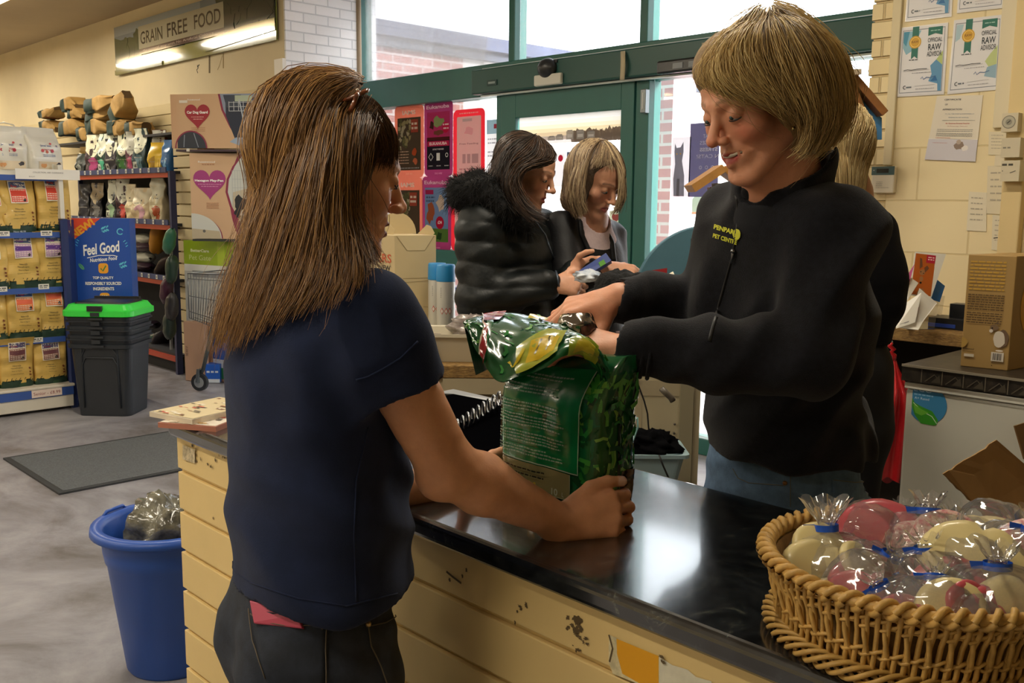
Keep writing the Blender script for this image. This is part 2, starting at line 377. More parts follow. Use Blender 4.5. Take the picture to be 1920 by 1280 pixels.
o = struct('window_frame', fr, bevel=.006)
b = MB(P('#cfd9d6', .4))
b.box((xx(915,132),y0-.035,zz(917,131)-.006),(PX0+.1,y0-.02,zz(917,131)+.004)); b.box((xx(915,170),y0-.05,zb1-.005),(PX0+.1,y0-.02,zb1+.006)); o = b.build('trim_2'); o['kind'] = 'structure'
b = MB(P('#1d4a45', .4)); b.box((xx(905,150),y0-.09,zb1+.01),(PX0+.1,y0-.02,zz(917,131)-.008)); tag(b.build('door_operator', bevel=.01), 'long dark green sliding door operator housing above the entrance', 'door operator')
for i, (xa, xb, za, zc, gm) in enumerate([(WF+.05,M1,zb0,CEIL-.07,dusty),(M1+.06,M2,zb0,CEIL-.07,dusty),(M2+.06,XE,zb0,CEIL-.07,glass),(WF+.05,DL-.04,zs1,zb1,glass),(WF+.05,DL-.04,.12,zs0,glass),(DR+.10,XE,.1,zb1,glass)]):
    struct('window_%d' % (i+1), MB(gm).box((xa,WIN+.03,za),(xb,WIN+.036,zc)))
# the door leaf
d = MB(teal); a0, a1 = xx(972,230), xx(1170,200); zt = zz(972,222); 
d.box((DL+.02,y0-.01,.02),(a0,y0+.04,zb1)); d.box((a1,y0-.01,.02),(DR-.005,y0+.04,zb1)); d.box((a0,y0-.01,zt),(a1,y0+.04,zb1)); d.box((a0,y0-.01,.02),(a1,y0+.04,.25))
dr = struct('door_1', d, bevel=.005)
g = MB(glass).box((a0,y0+.01,.25),(a1,y0+.016,zt)).build('pane', dr)
b = MB(P('#7e8588', .3, metal=.7)); c = onY(1211,190,y0-.01); b.box(c-(.02,.03,.07),c+(.02,.01,.07)); b.box(c-(.004,.034,.05),c+(.004,.028,.05),P('#cfd3d4',.3)); b.build('hinge', dr, bevel=.004)
# things on the beam
c = onY(1027,128,y0-.1); b = MB(P('#1d1f22', .35)).ball(c, (.075,.06,.065), n=20, k=12); b.box(c+(-.08,0,.03),c+(.08,.02,.05)); tag(b.build('motion_sensor'), 'black domed motion sensor on the green beam above the door', 'sensor')
c = onY(1025,149,y0-.12); tag(MB(P('#c9c8bd', .5)).box(c-(.12,0,.035),c+(.12,.03,.035)).build('sensor_box', bevel=.008), 'small cream box under the black sensor above the door', 'box')
c = onY(1275,121,y0-.12); b = MB(P('#14181b', .25)).box(c-(.17,0,.04),c+(.17,.04,.035)); b.build
t = thing('safety_sensor', 'long black sensor bar on the green beam right of the hanging strip', 'sensor', c-(0,0,.04)); b.build('housing', t, bevel=.012)
MB(P('#5c6266', .2)).box(c-(.05,.003,.02),c+(.02,0,.012)).box(c+(.06,-.003,-.02),c+(.14,0,.012)).build('lens', t)
c = onY(923,155,y0-.09); t = thing('maker_plate', 'tiny dark plate at the left end of the green door beam', 'plate', c)
b = MB(P('#1b3a37', .5)).box(c-(.05,.006,.018),c+(.05,0,.018)); Art(b, c-(.05,.006,.018), (.1,0,0), (0,0,.036)).rect(.15,.3,.85,.7,P('#7f8f8c',.5)); b.build('plate', t)
for n, (x, lab) in enumerate([(1168,'bent cream paper strip hanging from the middle of the green beam'),(1321,'bent cream paper strip on the green beam beside the blonde head')]):
    c = onY(x, 96 if n==0 else 80, y0-.1); b = MB(P('#b3a78a', .7)); b.grid(lambda u,v: c+np.array([(u-.5)*.035+.02*sin(v*3), -.02*sin(v*3), -.17*v]), 2, 10)
    o = b.build('paper_strip'); so = o.modifiers.new('s','SOLIDIFY'); so.thickness = .002; tag(o, lab, 'paper strip')
b = MB(P('#2c3f8f', .5)).box((WF+.1,y0-.03,zz(860,545)-.045),(DL-.05,y0,zz(860,545)+.03)); tag(b.build('guard_rail', bevel=.01), 'dark blue rail across the low window pane beside the door', 'rail')
# ---------------------------------------------------------------- outside
struct('ground', MB(P('#bdb8b4', .9, vs=.1, sc=2)).box((-30,WIN+.15,-.15),(20,40,-.02)))
red = brick_mat('brick_red', '#a8665e', '#bd8078', '#cfc0bc', .225, .075, .01, bump=.3, axis='YZ')
redx = brick_mat('brick_red_front', '#d39a92', '#e0b2aa', '#ecdeda', .225, .075, .01, bump=.3)
c = onX(703, 41, -7.1); zt2 = float(onX(703,41,-7.1)[2]); zf = float(onX(703,68,-7.1)[2])
YE = float(onX(868,120,-7.1)[1]); bt = thing('brick_building', 'red brick building with dark fascia seen through the upper windows', 'building', (-8.6,9,-.02))
MB(red).box((-10,WIN+.3,-.02),(-7.1,YE,zf)).build('brick_wall', bt)
MB(P('#4c546c', .8, vs=.2, sc=3)).box((-10.1,WIN+.3,zf),(-6.95,16.6,zt2)).box((-10.1,WIN+.3,zf-.08),(-7.02,16.6,zf),P('#4f5563',.8)).build('fascia', bt)
MB(P('#e9e6e2', .9)).box((-10,YE,-.02),(-7.1,16.6,zf)).build('render_wall', bt)
b2 = thing('shop_terrace', 'overexposed pale terrace with red brick pilasters across the yard', 'building', (-1,17.5,-.02))
MB(P('#efece8', .9)).box((-7,17,-.02),(12,18,4.)).build('render_wall', b2)
b = MB(redx); 
for xa, xb in ((-.9,-.5),(2.2,3.6)): b.box((xa,16.7,-.02),(xb,17,6))
b.box((-3.3,16.8,3.4),(0.6,17,7.)); b.build('brick_pilaster', b2)
c = at(1262, 300, 6.6); b = MB(brick_mat('brick_pier', '#e4a6aa', '#ecb8bc', '#fbf0f0', .225, .075, .012, bump=.3)); b.box((c[0]-.07,c[1]-.1,-.02),(c[0]+.06,c[1]+.15,2.35)); tag(b.build('brick_pier'), 'narrow red brick pier just outside the right side light', 'pier')
def bird_table(x, y, Z, s, roof, lab, z0=None, grp='bird tables outside the window'):
    c = at(x, y, Z); t = thing('bird_table', lab, 'bird table', (c[0],c[1],-.02), grp)
    w = P('#b98a5c', .7, vs=.1, sc=12); zc = c[2]
    b = MB(w); b.box(c+(-.02*s,-.02*s,-zc-.02),c+(.02*s,.02*s,-.02)); b.box(c+(-.2*s,-.03,-zc-.02),c+(.2*s,.03,-zc+.02)); b.box(c+(-.03,-.2*s,-zc-.02),c+(.03,.2*s,-zc+.02)); b.build('post', t)
    b = MB(w); b.box(c+(-.2*s,-.15*s,-.02),c+(.2*s,.15*s,0)); b.box(c+(-.2*s,-.15*s,0),c+(-.19*s,.15*s,.03)); b.box(c+(.19*s,-.15*s,0),c+(.2*s,.15*s,.03)); b.box(c+(-.2*s,-.15*s,0),c+(.2*s,-.14*s,.03))
    for i in (-1,1):
        for j in (-1,1): b.box(c+(.17*s*i-.012,.12*s*j-.012,0),c+(.17*s*i+.012,.12*s*j+.012,.17*s))
    b.build('tray', t)
    b = MB(roof)
    for i in (-1,1): b.hull8([c+np.array(q)*s for q in ((-.25,0.,.31),(.25,0.,.31),(.25,.21*i,.15),(-.25,.21*i,.15),(-.25,0.,.33),(.25,0.,.33),(.25,.22*i,.165),(-.25,.22*i,.165))])
    b.build('roof', t); return t
bird_table(1257,435,7.2,1.,P('#9fc4b8',.6),'bird table with pale green roof outside the side light')
bird_table(1330,440,7.8,1.1,P('#c58f6a',.6),'bird table with orange brown roof outside behind the blue disc')
bird_table(1212,430,8.6,.9,P('#c9766c',.6),'small bird table with reddish roof beyond the door post')
# ================================================================ counter
CF, CB, CT, CX = .952, 1.467, .96, -2.187
def lam_nodes():
    m = P('#17191b', .2, coat=.8, spec=.9); nt = m.node_tree; b = nt.nodes['Principled BSDF']; tc = nt.nodes.new('ShaderNodeNewGeometry')
    n = nt.nodes.new('ShaderNodeTexNoise'); n.inputs['Scale'].default_value = 14; n.inputs['Detail'].default_value = 12; n.inputs['Roughness'].default_value = .8; n.inputs['Distortion'].default_value = 1.2
    nt.links.new(tc.outputs['Position'], n.inputs[0]); r = nt.nodes.new('ShaderNodeValToRGB'); e = r.color_ramp.elements
    e[0].position = .42; e[0].color = (*lin('#101214'),1); e[1].position = .72; e[1].color = (*lin('#727666'),1); k = e.new(.56); k.color = (*lin('#24272a'),1)
    nt.links.new(n.outputs[0], r.inputs[0]); nt.links.new(r.outputs[0], b.inputs['Base Color'])
    q = nt.nodes.new('ShaderNodeMapRange'); q.inputs[3].default_value = .13; q.inputs[4].default_value = .24; nt.links.new(n.outputs[0], q.inputs[0]); nt.links.new(q.outputs[0], b.inputs['Roughness'])
    n2 = nt.nodes.new('ShaderNodeTexNoise'); n2.inputs['Scale'].default_value = 9; nt.links.new(tc.outputs['Position'], n2.inputs[0])
    bu = nt.nodes.new('ShaderNodeBump'); bu.inputs['Strength'].default_value = .03; bu.inputs['Distance'].default_value = .01; nt.links.new(n2.outputs[0], bu.inputs['Height']); nt.links.new(bu.outputs[0], b.inputs['Normal']); return m
lam = lam_nodes()
ct = thing('shop_counter', 'long shop counter clad in cream slatwall with a black mottled worktop', 'counter', ((CX+1.2)/2, (CF+CB)/2, 0))
MB(lam).box((CX,CF,CT-.038),(1.4,CB,CT)).build('worktop', ct, bevel=.012, seg=4)
sl = P('#dcc184', .55, vs=.05, sc=3, bp=.06, bs=40)
gz = [float(onY(334,878,CF+.02)[2]) - .1005*k for k in range(9)]
b = MB(sl); zt_ = CT-.04
for g in gz:
    b.box((CX+.012,CF+.018,g+.004),(1.35,CF+.032,zt_)); b.box((CX+.012,CF+.028,g-.010),(1.35,CF+.032,g+.004)); zt_ = g-.006
b.build('slat_panel', ct, bevel=.003)
b = MB(P('#b08f5a', .7)).box((CX+.02,CF+.032,.0),(1.35,CF+.05,CT-.04)).box((CX+.02,CF+.05,.0),(CX+.04,CB-.05,CT-.04)).box((1.33,CF+.05,.0),(1.35,CB-.05,CT-.04)).box((CX+.04,CF+.05,.08),(1.33,CB-.05,.1)).box((CX+.04,CB-.3,.45),(-2.0,CB-.05,.47)); b.build('carcass', ct)
# scuffs and sticker scraps on the slats
b = MB(); A = Art(b, (0,CF+.018,0), (1,0,0), (0,0,1), lift=.0006); brn = P('#5b4a2e', .8)
def onC(x, y): p = onY(x,y,CF+.018); return float(p[0]), float(p[2])
rr = random.Random(4)
for x, y, n, s in ((975,1133,3,.006),(968,1150,2,.004),(1070,1165,7,.006),(1085,1180,9,.006),(1095,1195,6,.005),(1082,1215,3,.003),(860,1078,3,.004),(405,965,1,.004),(357,855,10,.005),(372,835,5,.005),(420,855,8,.006),(390,874,2,.006),(1240,1240,2,.005)):
    for _ in range(n):
        u, v = onC(x+rr.gauss(0,9), y+rr.gauss(0,7)); A.blob(u, v, s*rr.uniform(.4,1), brn, j=.6, ry=s*rr.uniform(.3,1), seed=rr.randint(0,99))
A.line([onC(840,1070), onC(852,1080), onC(868,1092)], .004, brn)
A.poly([onC(345,833),onC(368,842),onC(368,868),onC(345,860)], P('#b9ab8b',.8,vs=.4,sc=90))
b.build('scuff_marks', ct)
b = MB(); A = Art(b, (0,CF+.018,0), (1,0,0), (0,0,1), lift=.0012)
A.poly([onC(1143,1189),onC(1236,1229),onC(1245,1300),onC(1150,1262),onC(1142,1240)], P('#cfc39b',.7,vs=.25,sc=60))
A.poly([onC(1157,1196),onC(1236,1229),onC(1236,1300),onC(1168,1262),onC(1158,1225)], P('#e0a013',.5))
A.poly([onC(1237,1230),onC(1262,1246),onC(1290,1254),onC(1306,1268),onC(1335,1276),onC(1340,1310),onC(1237,1300)], P('#d6d2bd',.6,vs=.08,sc=40))
A.line([onC(1143,1189),onC(1150,1215),onC(1144,1240)], .003, brn)
tag(b.build('torn_sticker'), 'torn yellow and white sticker on the cream counter front below the worktop', 'sticker')
# magazines at the counter's left end
def mag(x0, y0, dz, rot, cols, lab, w=.15, h=.21):
    c = onZ(x0,y0,CT); t = thing('magazine', lab, 'magazine', c+(0,0,dz), 'magazines on the counter end'); b = MB(P(cols[0],.35))
    R = lambda p: c + np.array([p[0]*cos(rot)-p[1]*sin(rot), p[0]*sin(rot)+p[1]*cos(rot), p[2]+dz])
    b.hull8([R(p) for p in ((-w/2,-h/2,0),(w/2,-h/2,0),(w/2,h/2,0),(-w/2,h/2,0),(-w/2,-h/2,.012),(w/2,-h/2,.012),(w/2,h/2,.012),(-w/2,h/2,.012))])
    b.build('pages', t); b = MB(); A = Art(b, R((-w/2,-h/2,.0122)), R((w,0,0))-R((0,0,0)), R((0,h,0))-R((0,0,0)))
    A.rect(.02,.02,.98,.98,P(cols[1],.3)); r3 = random.Random(int(dz*1e4)+3)
    for _ in range(40): A.rect(*(lambda u,v: (u,v,u+r3.uniform(.04,.16),v+r3.uniform(.01,.05)))(r3.uniform(.03,.8),r3.uniform(.03,.9)), P(r3.choice(cols[2:]),.3))
    b.build('cover', t)
mag(398, 787, 0, .55, ('#b77762','#e6dccb','#b0413a','#d9a441','#54463f','#efe6d6'), 'thick red and cream magazine lowest on the counter end')
mag(388, 783, .013, .25, ('#d8cbb4','#d9c9a0','#8a5a3c','#c9463a','#3d3a3a','#f2ead6'), 'thin magazine with patterned cover on top of the red one')
# ================================================================ entrance mat, bucket
b = MB(P('#55585a', .95, vs=.25, sc=120, bp=.5, bs=400)); q = [onZ(5,862,0),onZ(105,922,0),onZ(333,893,0),onZ(333,826,0)]
xa, xb, ya, yb = -5.86, -4.95, 1.585, 3.3; b.box((xa+.03,ya+.03,.0),(xb-.03,yb-.03,.012)); 
mt = thing('door_mat', 'grey ribbed entrance mat on the concrete floor behind the counter end', 'mat', ((xa+xb)/2,(ya+yb)/2,0)); b.build('pile', mt)
MB(P('#2e3032', .7)).box((xa,ya,0),(xb,ya+.03,.01)).box((xa,yb-.03,0),(xb,yb,.01)).box((xa,ya+.03,0),(xa+.03,yb-.03,.01)).box((xb-.03,ya+.03,0),(xb,yb-.03,.01)).build('rubber_edge', mt)
bc = onZ(322, 1120, .42); bc = np.array([-2.87,1.24,0.]); 
bk = thing('bucket', 'blue round plastic bucket on the floor at the left end of the counter', 'bucket', bc)
blue = P('#2350a8', .38, vs=.04, sc=8)
prof = [(.135,0),(.142,.01),(.185,.36),(.19,.365),(.196,.40),(.2,.46),(.222,.462),(.226,.452),(.231,.455),(.228,.475),(.2,.478),(.19,.46),(.18,.36),(.132,.02),(.0,.018)]
MB(blue).lathe(prof, bc, 48, caps=False).lathe([(0,0),(.135,0)], bc, 48, caps=False).build('tub', bk)
for a in (205, 25):
    b = MB(blue); c = bc + np.array([.215*cos(radians(a)), .215*sin(radians(a)), .47]); t_ = np.array([-sin(radians(a)), cos(radians(a)), 0]); b.tube([c+t_*.05+(0,0,.0), c+t_*.035+(0,0,.014), c-t_*.035+(0,0,.014), c-t_*.05], .006, 8); b.build('handle_lug', bk)
def crumple(c, r, seed, m, nu=36, nv=24, amp=.25, sq=(1,1,1)):
    b = MB(m); off = Vector((seed*3.1, seed*1.7, 0))
    def fn(u, v):
        a = 2*pi*u; p = pi*v; d = Vector((sin(p)*cos(a), sin(p)*sin(a), -cos(p)))
        k = 1 + amp*(mnoise.noise(d*2.2+off)) + amp*.6*abs(mnoise.noise(d*5+off)) + amp*.25*mnoise.noise(d*12+off)
        return np.array(c) + r*k*np.array([d.x*sq[0], d.y*sq[1], d.z*sq[2]])
    b.grid(fn, nu, nv); return b
crumple(bc+(.0,.0,.40), .135, 3, P('#3a3a36', .25, vs=.6, sc=14, c2='#8d8a78', bp=.5, bs=30, coat=.5), amp=.5, sq=(1,1,.85)).build
tag(crumple(bc+(.02,.02,.41), .13, 3, P('#302f2b', .22, vs=.6, sc=14, c2='#8d8a78', bp=.6, bs=30, coat=.6), amp=.5, sq=(1,1,.9)).build('rubbish_bag', smooth=True), 'crumpled dark clear plastic rubbish in the blue bucket', 'plastic rubbish')
# ================================================================ blue shelving, left
GX = -7.0; GE = 2.36; GY0 = .9
def zX(x, y, X=GX): return float(onX(x,y,X)[2])
def yX(x, y, X=GX): return float(onX(x,y,X)[1])
gd = thing('shelving_unit', 'blue and white shelving unit full of yellow food bags at the left', 'shelving unit', (GX-.3,(GY0+GE)/2,0))
white = P('#d8d3c6', .5, vs=.04, sc=5); navy = P('#22387a', .45); sblue = P('#3a5aa5', .4)
SX = GX-.08
sz = [zX(60,y,SX) for y in (330,437,541,636)]; zbase = zX(100,722,GX)
b = MB(white).box((GX-.62,GY0,0),(GX-.6,GE,sz[0]+.12)); b.build('back_panel', gd)
b = MB(white).box((GX-.6,GY0,.02),(GX,GE+.02,zbase-.075)).box((GX-.6,GY0,zbase-.02),(GX+.01,GE+.03,zbase)); b.build('base_plinth', gd, bevel=.006)
o = MB(sblue).box((GX-.02,GY0,zbase-.078),(GX+.006,GE+.02,zbase-.02)).build('price_strip', gd)
EY = GE+.03
MB(P('#1d2c5e', .5)).box((GX-.62,EY-.01,0),(GX-.02,EY+.02,zX(140,410,SX))).build('end_panel', gd)
MB(P('#dcdad0', .5)).box((GX-.62,EY-.01,zX(140,410,SX)),(GX-.06,EY+.02,zX(140,310,SX))).build('top_end_panel', gd, bevel=.004)
for i, z in enumerate(sz):
    s = MB(white).box((GX-.6,GY0,z-.02),(SX,EY-.015,z)).build('shelf', gd)
    p = MB(sblue).box((SX-.004,GY0,z-.032),(SX+.012,EY-.02,z+.006)).build('price_strip', s); p.data.name = 'strip'
b = MB(P('#e8e4da', .5)); A = Art(b, (SX+.012,0,0), (0,1,0), (0,0,1), lift=.001)
def tick(x, y, w, h, mm='#e8e4da', X=SX+.012):
    b = MB(); A = Art(b, (X,0,0), (0,1,0), (0,0,1), lift=.001)
    p = onX(x,y,X); A.rect(p[1]-w/2,p[2]-h/2,p[1]+w/2,p[2]+h/2,P(mm,.5))
    A.words(p[1]-w*.4,p[1]+w*.4,p[2]+h*.15,h*.25,P('#666666',.6)); A.words(p[1]-w*.4,p[1]+w*.3,p[2]-h*.2,h*.2,P('#888888',.6)); b.build('shelf_ticket', gd)
for x, y, w, h in ((3,438,.1,.034),(87,437,.075,.036),(60,331,.09,.03),(82,537,.07,.036),(3,542,.07,.034),(69,637,.08,.034)): tick(x,y,w,h)
shelf_ticket_done = 1; p = onX(37,434,SX+.012); A.text('Now 48.99', p[1], p[2], .012, P('#c9d0e6',.5))
b.build('shelf_ticket', gd)
c = onX(93,327,SX+.03); b = MB(P('#e9e7e0',.5)).box(c-(.0,.22,.035),c+(.004,.2,.035)); A = Art(b, c+(.004,-.22,-.035), (0,.42,0), (0,0,.07)); A.text('COLLECTION, ASK CLEARANCE', .5,.66,.16,P('#555555',.6)); A.text('BULKY', .25,.25,.13,P('#777777',.6)); tag(b.build('shelf_notice'), 'white strip notice clipped to the top shelf under the white bags', 'notice')
c = onX(88,736,GX+.008); b = MB(P('#ead9cf',.5)).box(c-(.0,.1,.026),c+(.003,.1,.026)); A = Art(b, c+(.003,-.1,-.026), (0,.2,0), (0,0,.052)); A.text('Senior - £8.99', .5,.5,.42,P('#8d3a3a',.6)); tag(b.build('price_label'), 'pale Senior price label on the blue strip of the bottom shelf', 'price label')
# ---------------------------------------------------------------- bags
def bag_surf(w, d, h, bend=0., fold=.0, pinch=.5, seed=0, crump=.006):
    def prof(v):
        t = min(max((v-pinch)/(1-pinch),0),1); t = t*t*(3-2*t); hd = d/2*(1-t) + .005*t; hw = w/2*(1 - .05*sin(pi*min(v/.9,1))*0 + .02*t - (.05 if v < .03 else 0)); return hw, hd
    def off(v): k = max(v-.35,0)/.65; return -bend*k*k
    def ring(a, v):
        hw, hd = prof(v); c, s = cos(a), sin(a); e = .35
        x = hw*(abs(c)**e)*(1 if c>0 else -1); y = hd*(abs(s)**e)*(1 if s>0 else -1)
        n = mnoise.noise(Vector((x*16+seed*7, y*16, v*h*14))); x += crump*n*.6; y += crump*n*(1.5 if s<0 else 1)
        z = v*h
        if fold and v > 1-fold: z = (1-fold)*h + (v-1+fold)*h*.3; y -= (v-1+fold)*h*.75
        return np.array([x, y+off(v), z])
    def S(u, v):
        x = (u-.5)*2*.97; c = np.sign(x)*abs(x)**(1/.35); a = -math.acos(max(-1,min(1,c)))
        p = ring(a, v); q = ring(a, min(v+.02,1)); n = np.cross((1,0,0), q-p); return p, nrm(n)
    return ring, S
def bag(name, lab, grp, w, d, h, m, art=None, low=None, lowv=.1, cat='food bag', **k):
    ring, S = bag_surf(w, d, h, **k); t = thing(name, lab, cat, group=grp, local=True)
    b = MB(m); nv = 26; nu = 40
    V = [ring(2*pi*i/nu, j/nv) for j in range(nv+1) for i in range(nu)]
    for j in range(nv):
        b.add([V[(j+e)*nu+i] for e in (0,1) for i in range(nu)], [(i,(i+1)%nu,nu+(i+1)%nu,nu+i) for i in range(nu)], low if (low and (j+.5)/nv < lowv) else m, True)
    b.add(V[:nu], [tuple(range(nu-1,-1,-1))], low or m); b.add(V[-nu:], [tuple(range(nu))], m)
    vv = np.concatenate(b.V); 
    o = b.build('sack', t)
    if art:
        b2 = MB(); A = Art(b2, S=S, lift=.0012, fine=.09); art(A); b2.build('print', t)
    return t
ink = P('#4a4633', .7); dgreen = P('#1f3a2c', .6)
def yellow_art(c1, c2, c3, c4):
    def f(A):
        q = [(0.02,0),(0.98,0)]; r = random.Random(5)
        for k in range(29): u = .98-.96*k/28; q.append((u, .10 + (.035 if k%2 else .0) + r.uniform(0,.015)))
        A.poly(q, dgreen)
        for k, u in enumerate((.16,.3,.42,.55,.7,.86)):
            v = .165; A.line([(u,v-.03),(u+.01,v),(u+.035,v+.015)], .018, dgreen); A.disc(u+.03,v+.012,.016,P('#5b4a1c',.6),8)
        A.line([(.84,.11),(.9,.15)], .02, dgreen); A.line([(.96,.15),(.9,.11)], .02, dgreen)
        for v in (.24,.3,.37): A.blob(.88,v,.035,P('#7a3f1f',.6),8,.5,seed=int(v*100))
        A.text('Naturally', .48,.43,.035,ink,bold=.01,shear=.2); A.text('Hypoallergenic', .48,.385,.03,ink,bold=.01)
        A.text('Easy to Digest', .48,.33,.026,ink); A.text('Complete & Balanced', .48,.27,.022,ink)
        A.rect(.24,.54,.76,.93,P('#ece4d0',.6)); A.rect(.265,.8,.735,.915,P(c1,.6)); A.text('Grain',.5,.885,.028,P('#ffffff',.6)); A.text('Free',.42,.84,.045,P(c2,.6),bold=.04)
        A.rect(.265,.56,.735,.78,P(c3,.6)); A.rect(.265,.67,.735,.74,P(c4,.6)); 
        for v in (.76,.645,.615,.585): A.words(.29,.7,v,.012,P('#f3e5d6',.6),random.Random(3))
        A.blob(.66,.6,.05,P('#3b2a2a',.6),10,.4,seed=4)
    return f
kraft = P('#d5b25e', .5, vs=.06, sc=14, bp=.12, bs=30, coat=.15)
YV = [('red',('#5d6d95','#d23a2e','#e2553f','#c9402f')), ('purple',('#5d6d95','#8e3fa0','#b58fb8','#5b2f86')), ('orange',('#4f6fae','#c93a6e','#ee8646','#e8694a')), ('brown',('#5c567c','#8a3b57','#8b5a4d','#70424a'))]
protos = {}
ROWS = [(0,[(-12,432,345,.02),(40,431,333,.0),(107,431,327,.012)],0), (1,[(-12,530,440,.02),(49,530,441,.05),(104,530,443,.09)],1), (2,[(-14,633,540,.02),(52,634,543,.05),(107,633,528,.03)],2), (3,[(-30,724,645,.03),(35,723,643,.1),(100,724,641,.06)],3)]
POSN = {0:'left of the row', 1:'middle', 2:'right end'}
rown = ['with red label on the upper yellow row', 'with purple label on the second yellow row', 'with orange label on the third yellow row', 'with brown label on the bottom shelf']
for vi, bags, si in ROWS:
    nm, cols = YV[vi]; zsh = [sz[1], sz[2], sz[3], zbase][si]; Xs = (SX if si < 3 else GX-.05)-.02
    for k, (x, yb, yt, bend) in enumerate(bags):
        p = onX(x, yb, Xs); top = float(onX(x,yt,Xs)[2]); h = (top-zsh); 
        lab = 'yellow food bag %s, %s' % (rown[si], ['cut by frame edge','second from shelf end','at shelf end'][k])
        t = bag('food_bag', lab, 'yellow food bags on the blue shelves', .222, .13, h*(1+bend*1.2), kraft, yellow_art(*cols), P('#2b4a31',.6), .06, bend=bend*1.0, seed=vi*3+k, pinch=.55, crump=.012)
        t.location = (Xs-.075, p[1], zsh+.001); t.rotation_euler = (0,0,radians(90)+RNG.uniform(-.06,.06))
        if bend < .03 and si < 3:
            u = copy_tree(t); u.location = (Xs-.24, p[1]-.01, zsh+.001); u['label'] = lab.replace('yellow food bag','rear yellow food bag')
# white bags on top
def white_art(A):
    A.text("James' best", .45,.62,.05,P('#3a4f8a',.5),bold=.02); A.text('JOINTCARE', .5,.54,.04,P('#b33a40',.5),bold=.03)
    A.disc(.3,.52,.05,P('#c24b50',.5),12); A.disc(.45,.5,.05,P('#c96a55',.5),12); A.disc(.62,.52,.05,P('#b94050',.5),12)
    for v in (.44,.41): A.words(.3,.7,v,.012,P('#8892b0',.5),random.Random(2))
    A.rect(.15,.12,.9,.3,P('#dccdb0',.5)); A.blob(.3,.22,.08,P('#d8a06a',.5),10,.3,seed=2); A.blob(.78,.25,.07,P('#2c2c38',.5),10,.4,seed=6); A.rect(.75,.1,.95,.15,P('#b06a60',.5))
    A.blob(.8,.62,.035,P('#7b6f8c',.5),8,.4,seed=3); A.blob(.62,.66,.03,P('#c9545a',.5),8,.4,seed=5)
wh = P('#dfddd2', .35, coat=.3, vs=.03, sc=6)
for k, (x, yb, yt, bend, lab) in enumerate(((22,325,238,.03,'white food bag with carry handle on the top shelf, left'),(88,325,240,.0,'glossy white food bag with curling top on the top shelf, right'),(60,320,258,.0,'white food bag behind and between the two front ones on the top shelf'))):
    Xs = SX-.03; p = onX(x,yb,Xs); h = float(onX(x,yt,Xs)[2])-sz[0]
    t = bag('food_bag', lab, 'white food bags on the top shelf', .25 if k<2 else .2, .17 if k < 2 else .1, h*1.02, wh, white_art, P('#bfbba9',.5), .0, bend=-.02 if k==1 else .05, seed=20+k, pinch=.5, crump=.012)
    t.location = (Xs-.1-(.17 if k==2 else 0), p[1], sz[0]+.001); t.rotation_euler = (0,0,radians(90)+(.35 if k==1 else .0))
    if k == 0: MB(wh).tube([(-.07,0,h*.97),(-.055,0,h*1.06),(0,0,h*1.1),(.06,0,h*1.06),(.075,0,h*.97)], .009, 8, sq=.5).build('handle', t)
# ================================================================ blue standee
o, ux, uy = card(153, 258.5, 409, 760, 6.9, 6.95); blu = P('#1f4ea6', .35)
st = thing('display_stand', 'blue Feel Good nutritious food stand behind the stacked bins', 'display stand', o+ux/2)
slab(MB(blu), o, ux, uy, .16).build('body', st)
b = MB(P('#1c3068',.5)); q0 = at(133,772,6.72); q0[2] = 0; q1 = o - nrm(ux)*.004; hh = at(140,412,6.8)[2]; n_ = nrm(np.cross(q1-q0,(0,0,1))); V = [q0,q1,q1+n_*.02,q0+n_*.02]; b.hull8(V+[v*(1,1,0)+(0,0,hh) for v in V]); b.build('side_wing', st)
b = MB(); A = Art(b, o, ux, uy, lift=.001); W_ = P('#f2f3ee',.5); ltb = P('#5fc3df',.5); lg = P('#5fb06a',.5); orr = P('#f0a62a',.5)
def sv(y): return (760-y)/351.
def su(x): return (x-153)/105.5
A.rect(0,0,1,1,blu); A.poly([(0,1),(su(206),1),(0,sv(451))], P('#e04a2c',.5)); A.text('NEW!', su(172),sv(428),.043,orr,bold=.06,rot=.62)
A.text('Feel Good', su(205),sv(464),.058,W_,bold=.035,shear=.25,rot=.13,wid=.66); A.line([(su(178),sv(482)),(su(200),sv(477)),(su(226),sv(477)),(su(234),sv(479))],.014,W_)
A.text('Nutritious Food', su(208),sv(484),.02,W_,bold=.03,shear=.2,rot=.1,wid=.48)
for x, y in ((163,455),(162,460),(165,451)): A.line([(su(x),sv(y)),(su(x-4),sv(y-3))],.012,ltb)
for x, y in ((246,452),(249,456),(250,461)): A.line([(su(x),sv(y)),(su(x+4),sv(y-3))],.012,ltb)
for cx, cy in ((213,428),(243,494)):
    for k in range(3): A.disc(su(cx-4+k*4),sv(cy-1+k*-1.5),.032,ltb,10,ry=.018,rot=.7); A.disc(su(cx-3+k*4),sv(cy+5-k*1.5),.03,ltb,10,ry=.016,rot=-.5)
    A.line([(su(cx-6),sv(cy+7)),(su(cx+6),sv(cy-8))],.01,blu)
A.ring(su(241),sv(433),.06,.018,ltb,a0=20,a1=320); A.disc(su(167),sv(498),.07,lg,14,ry=.03,rot=-.9); A.line([(su(163),sv(493)),(su(172),sv(504))],.008,blu)
for cy, ch in ((501,1),(556,0)):
    A.rrect(su(198),sv(cy+9.5),su(216),sv(cy-9.5),orr,.05)
    if ch: A.line([(su(202),sv(cy)),(su(206),sv(cy+5)),(su(212),sv(cy-5))],.025,P('#3f7d3f',.5))
    else:
        for k in (-4,0,4): A.line([(su(206+k),sv(cy+5)),(su(207+k),sv(cy-5))],.018,W_)
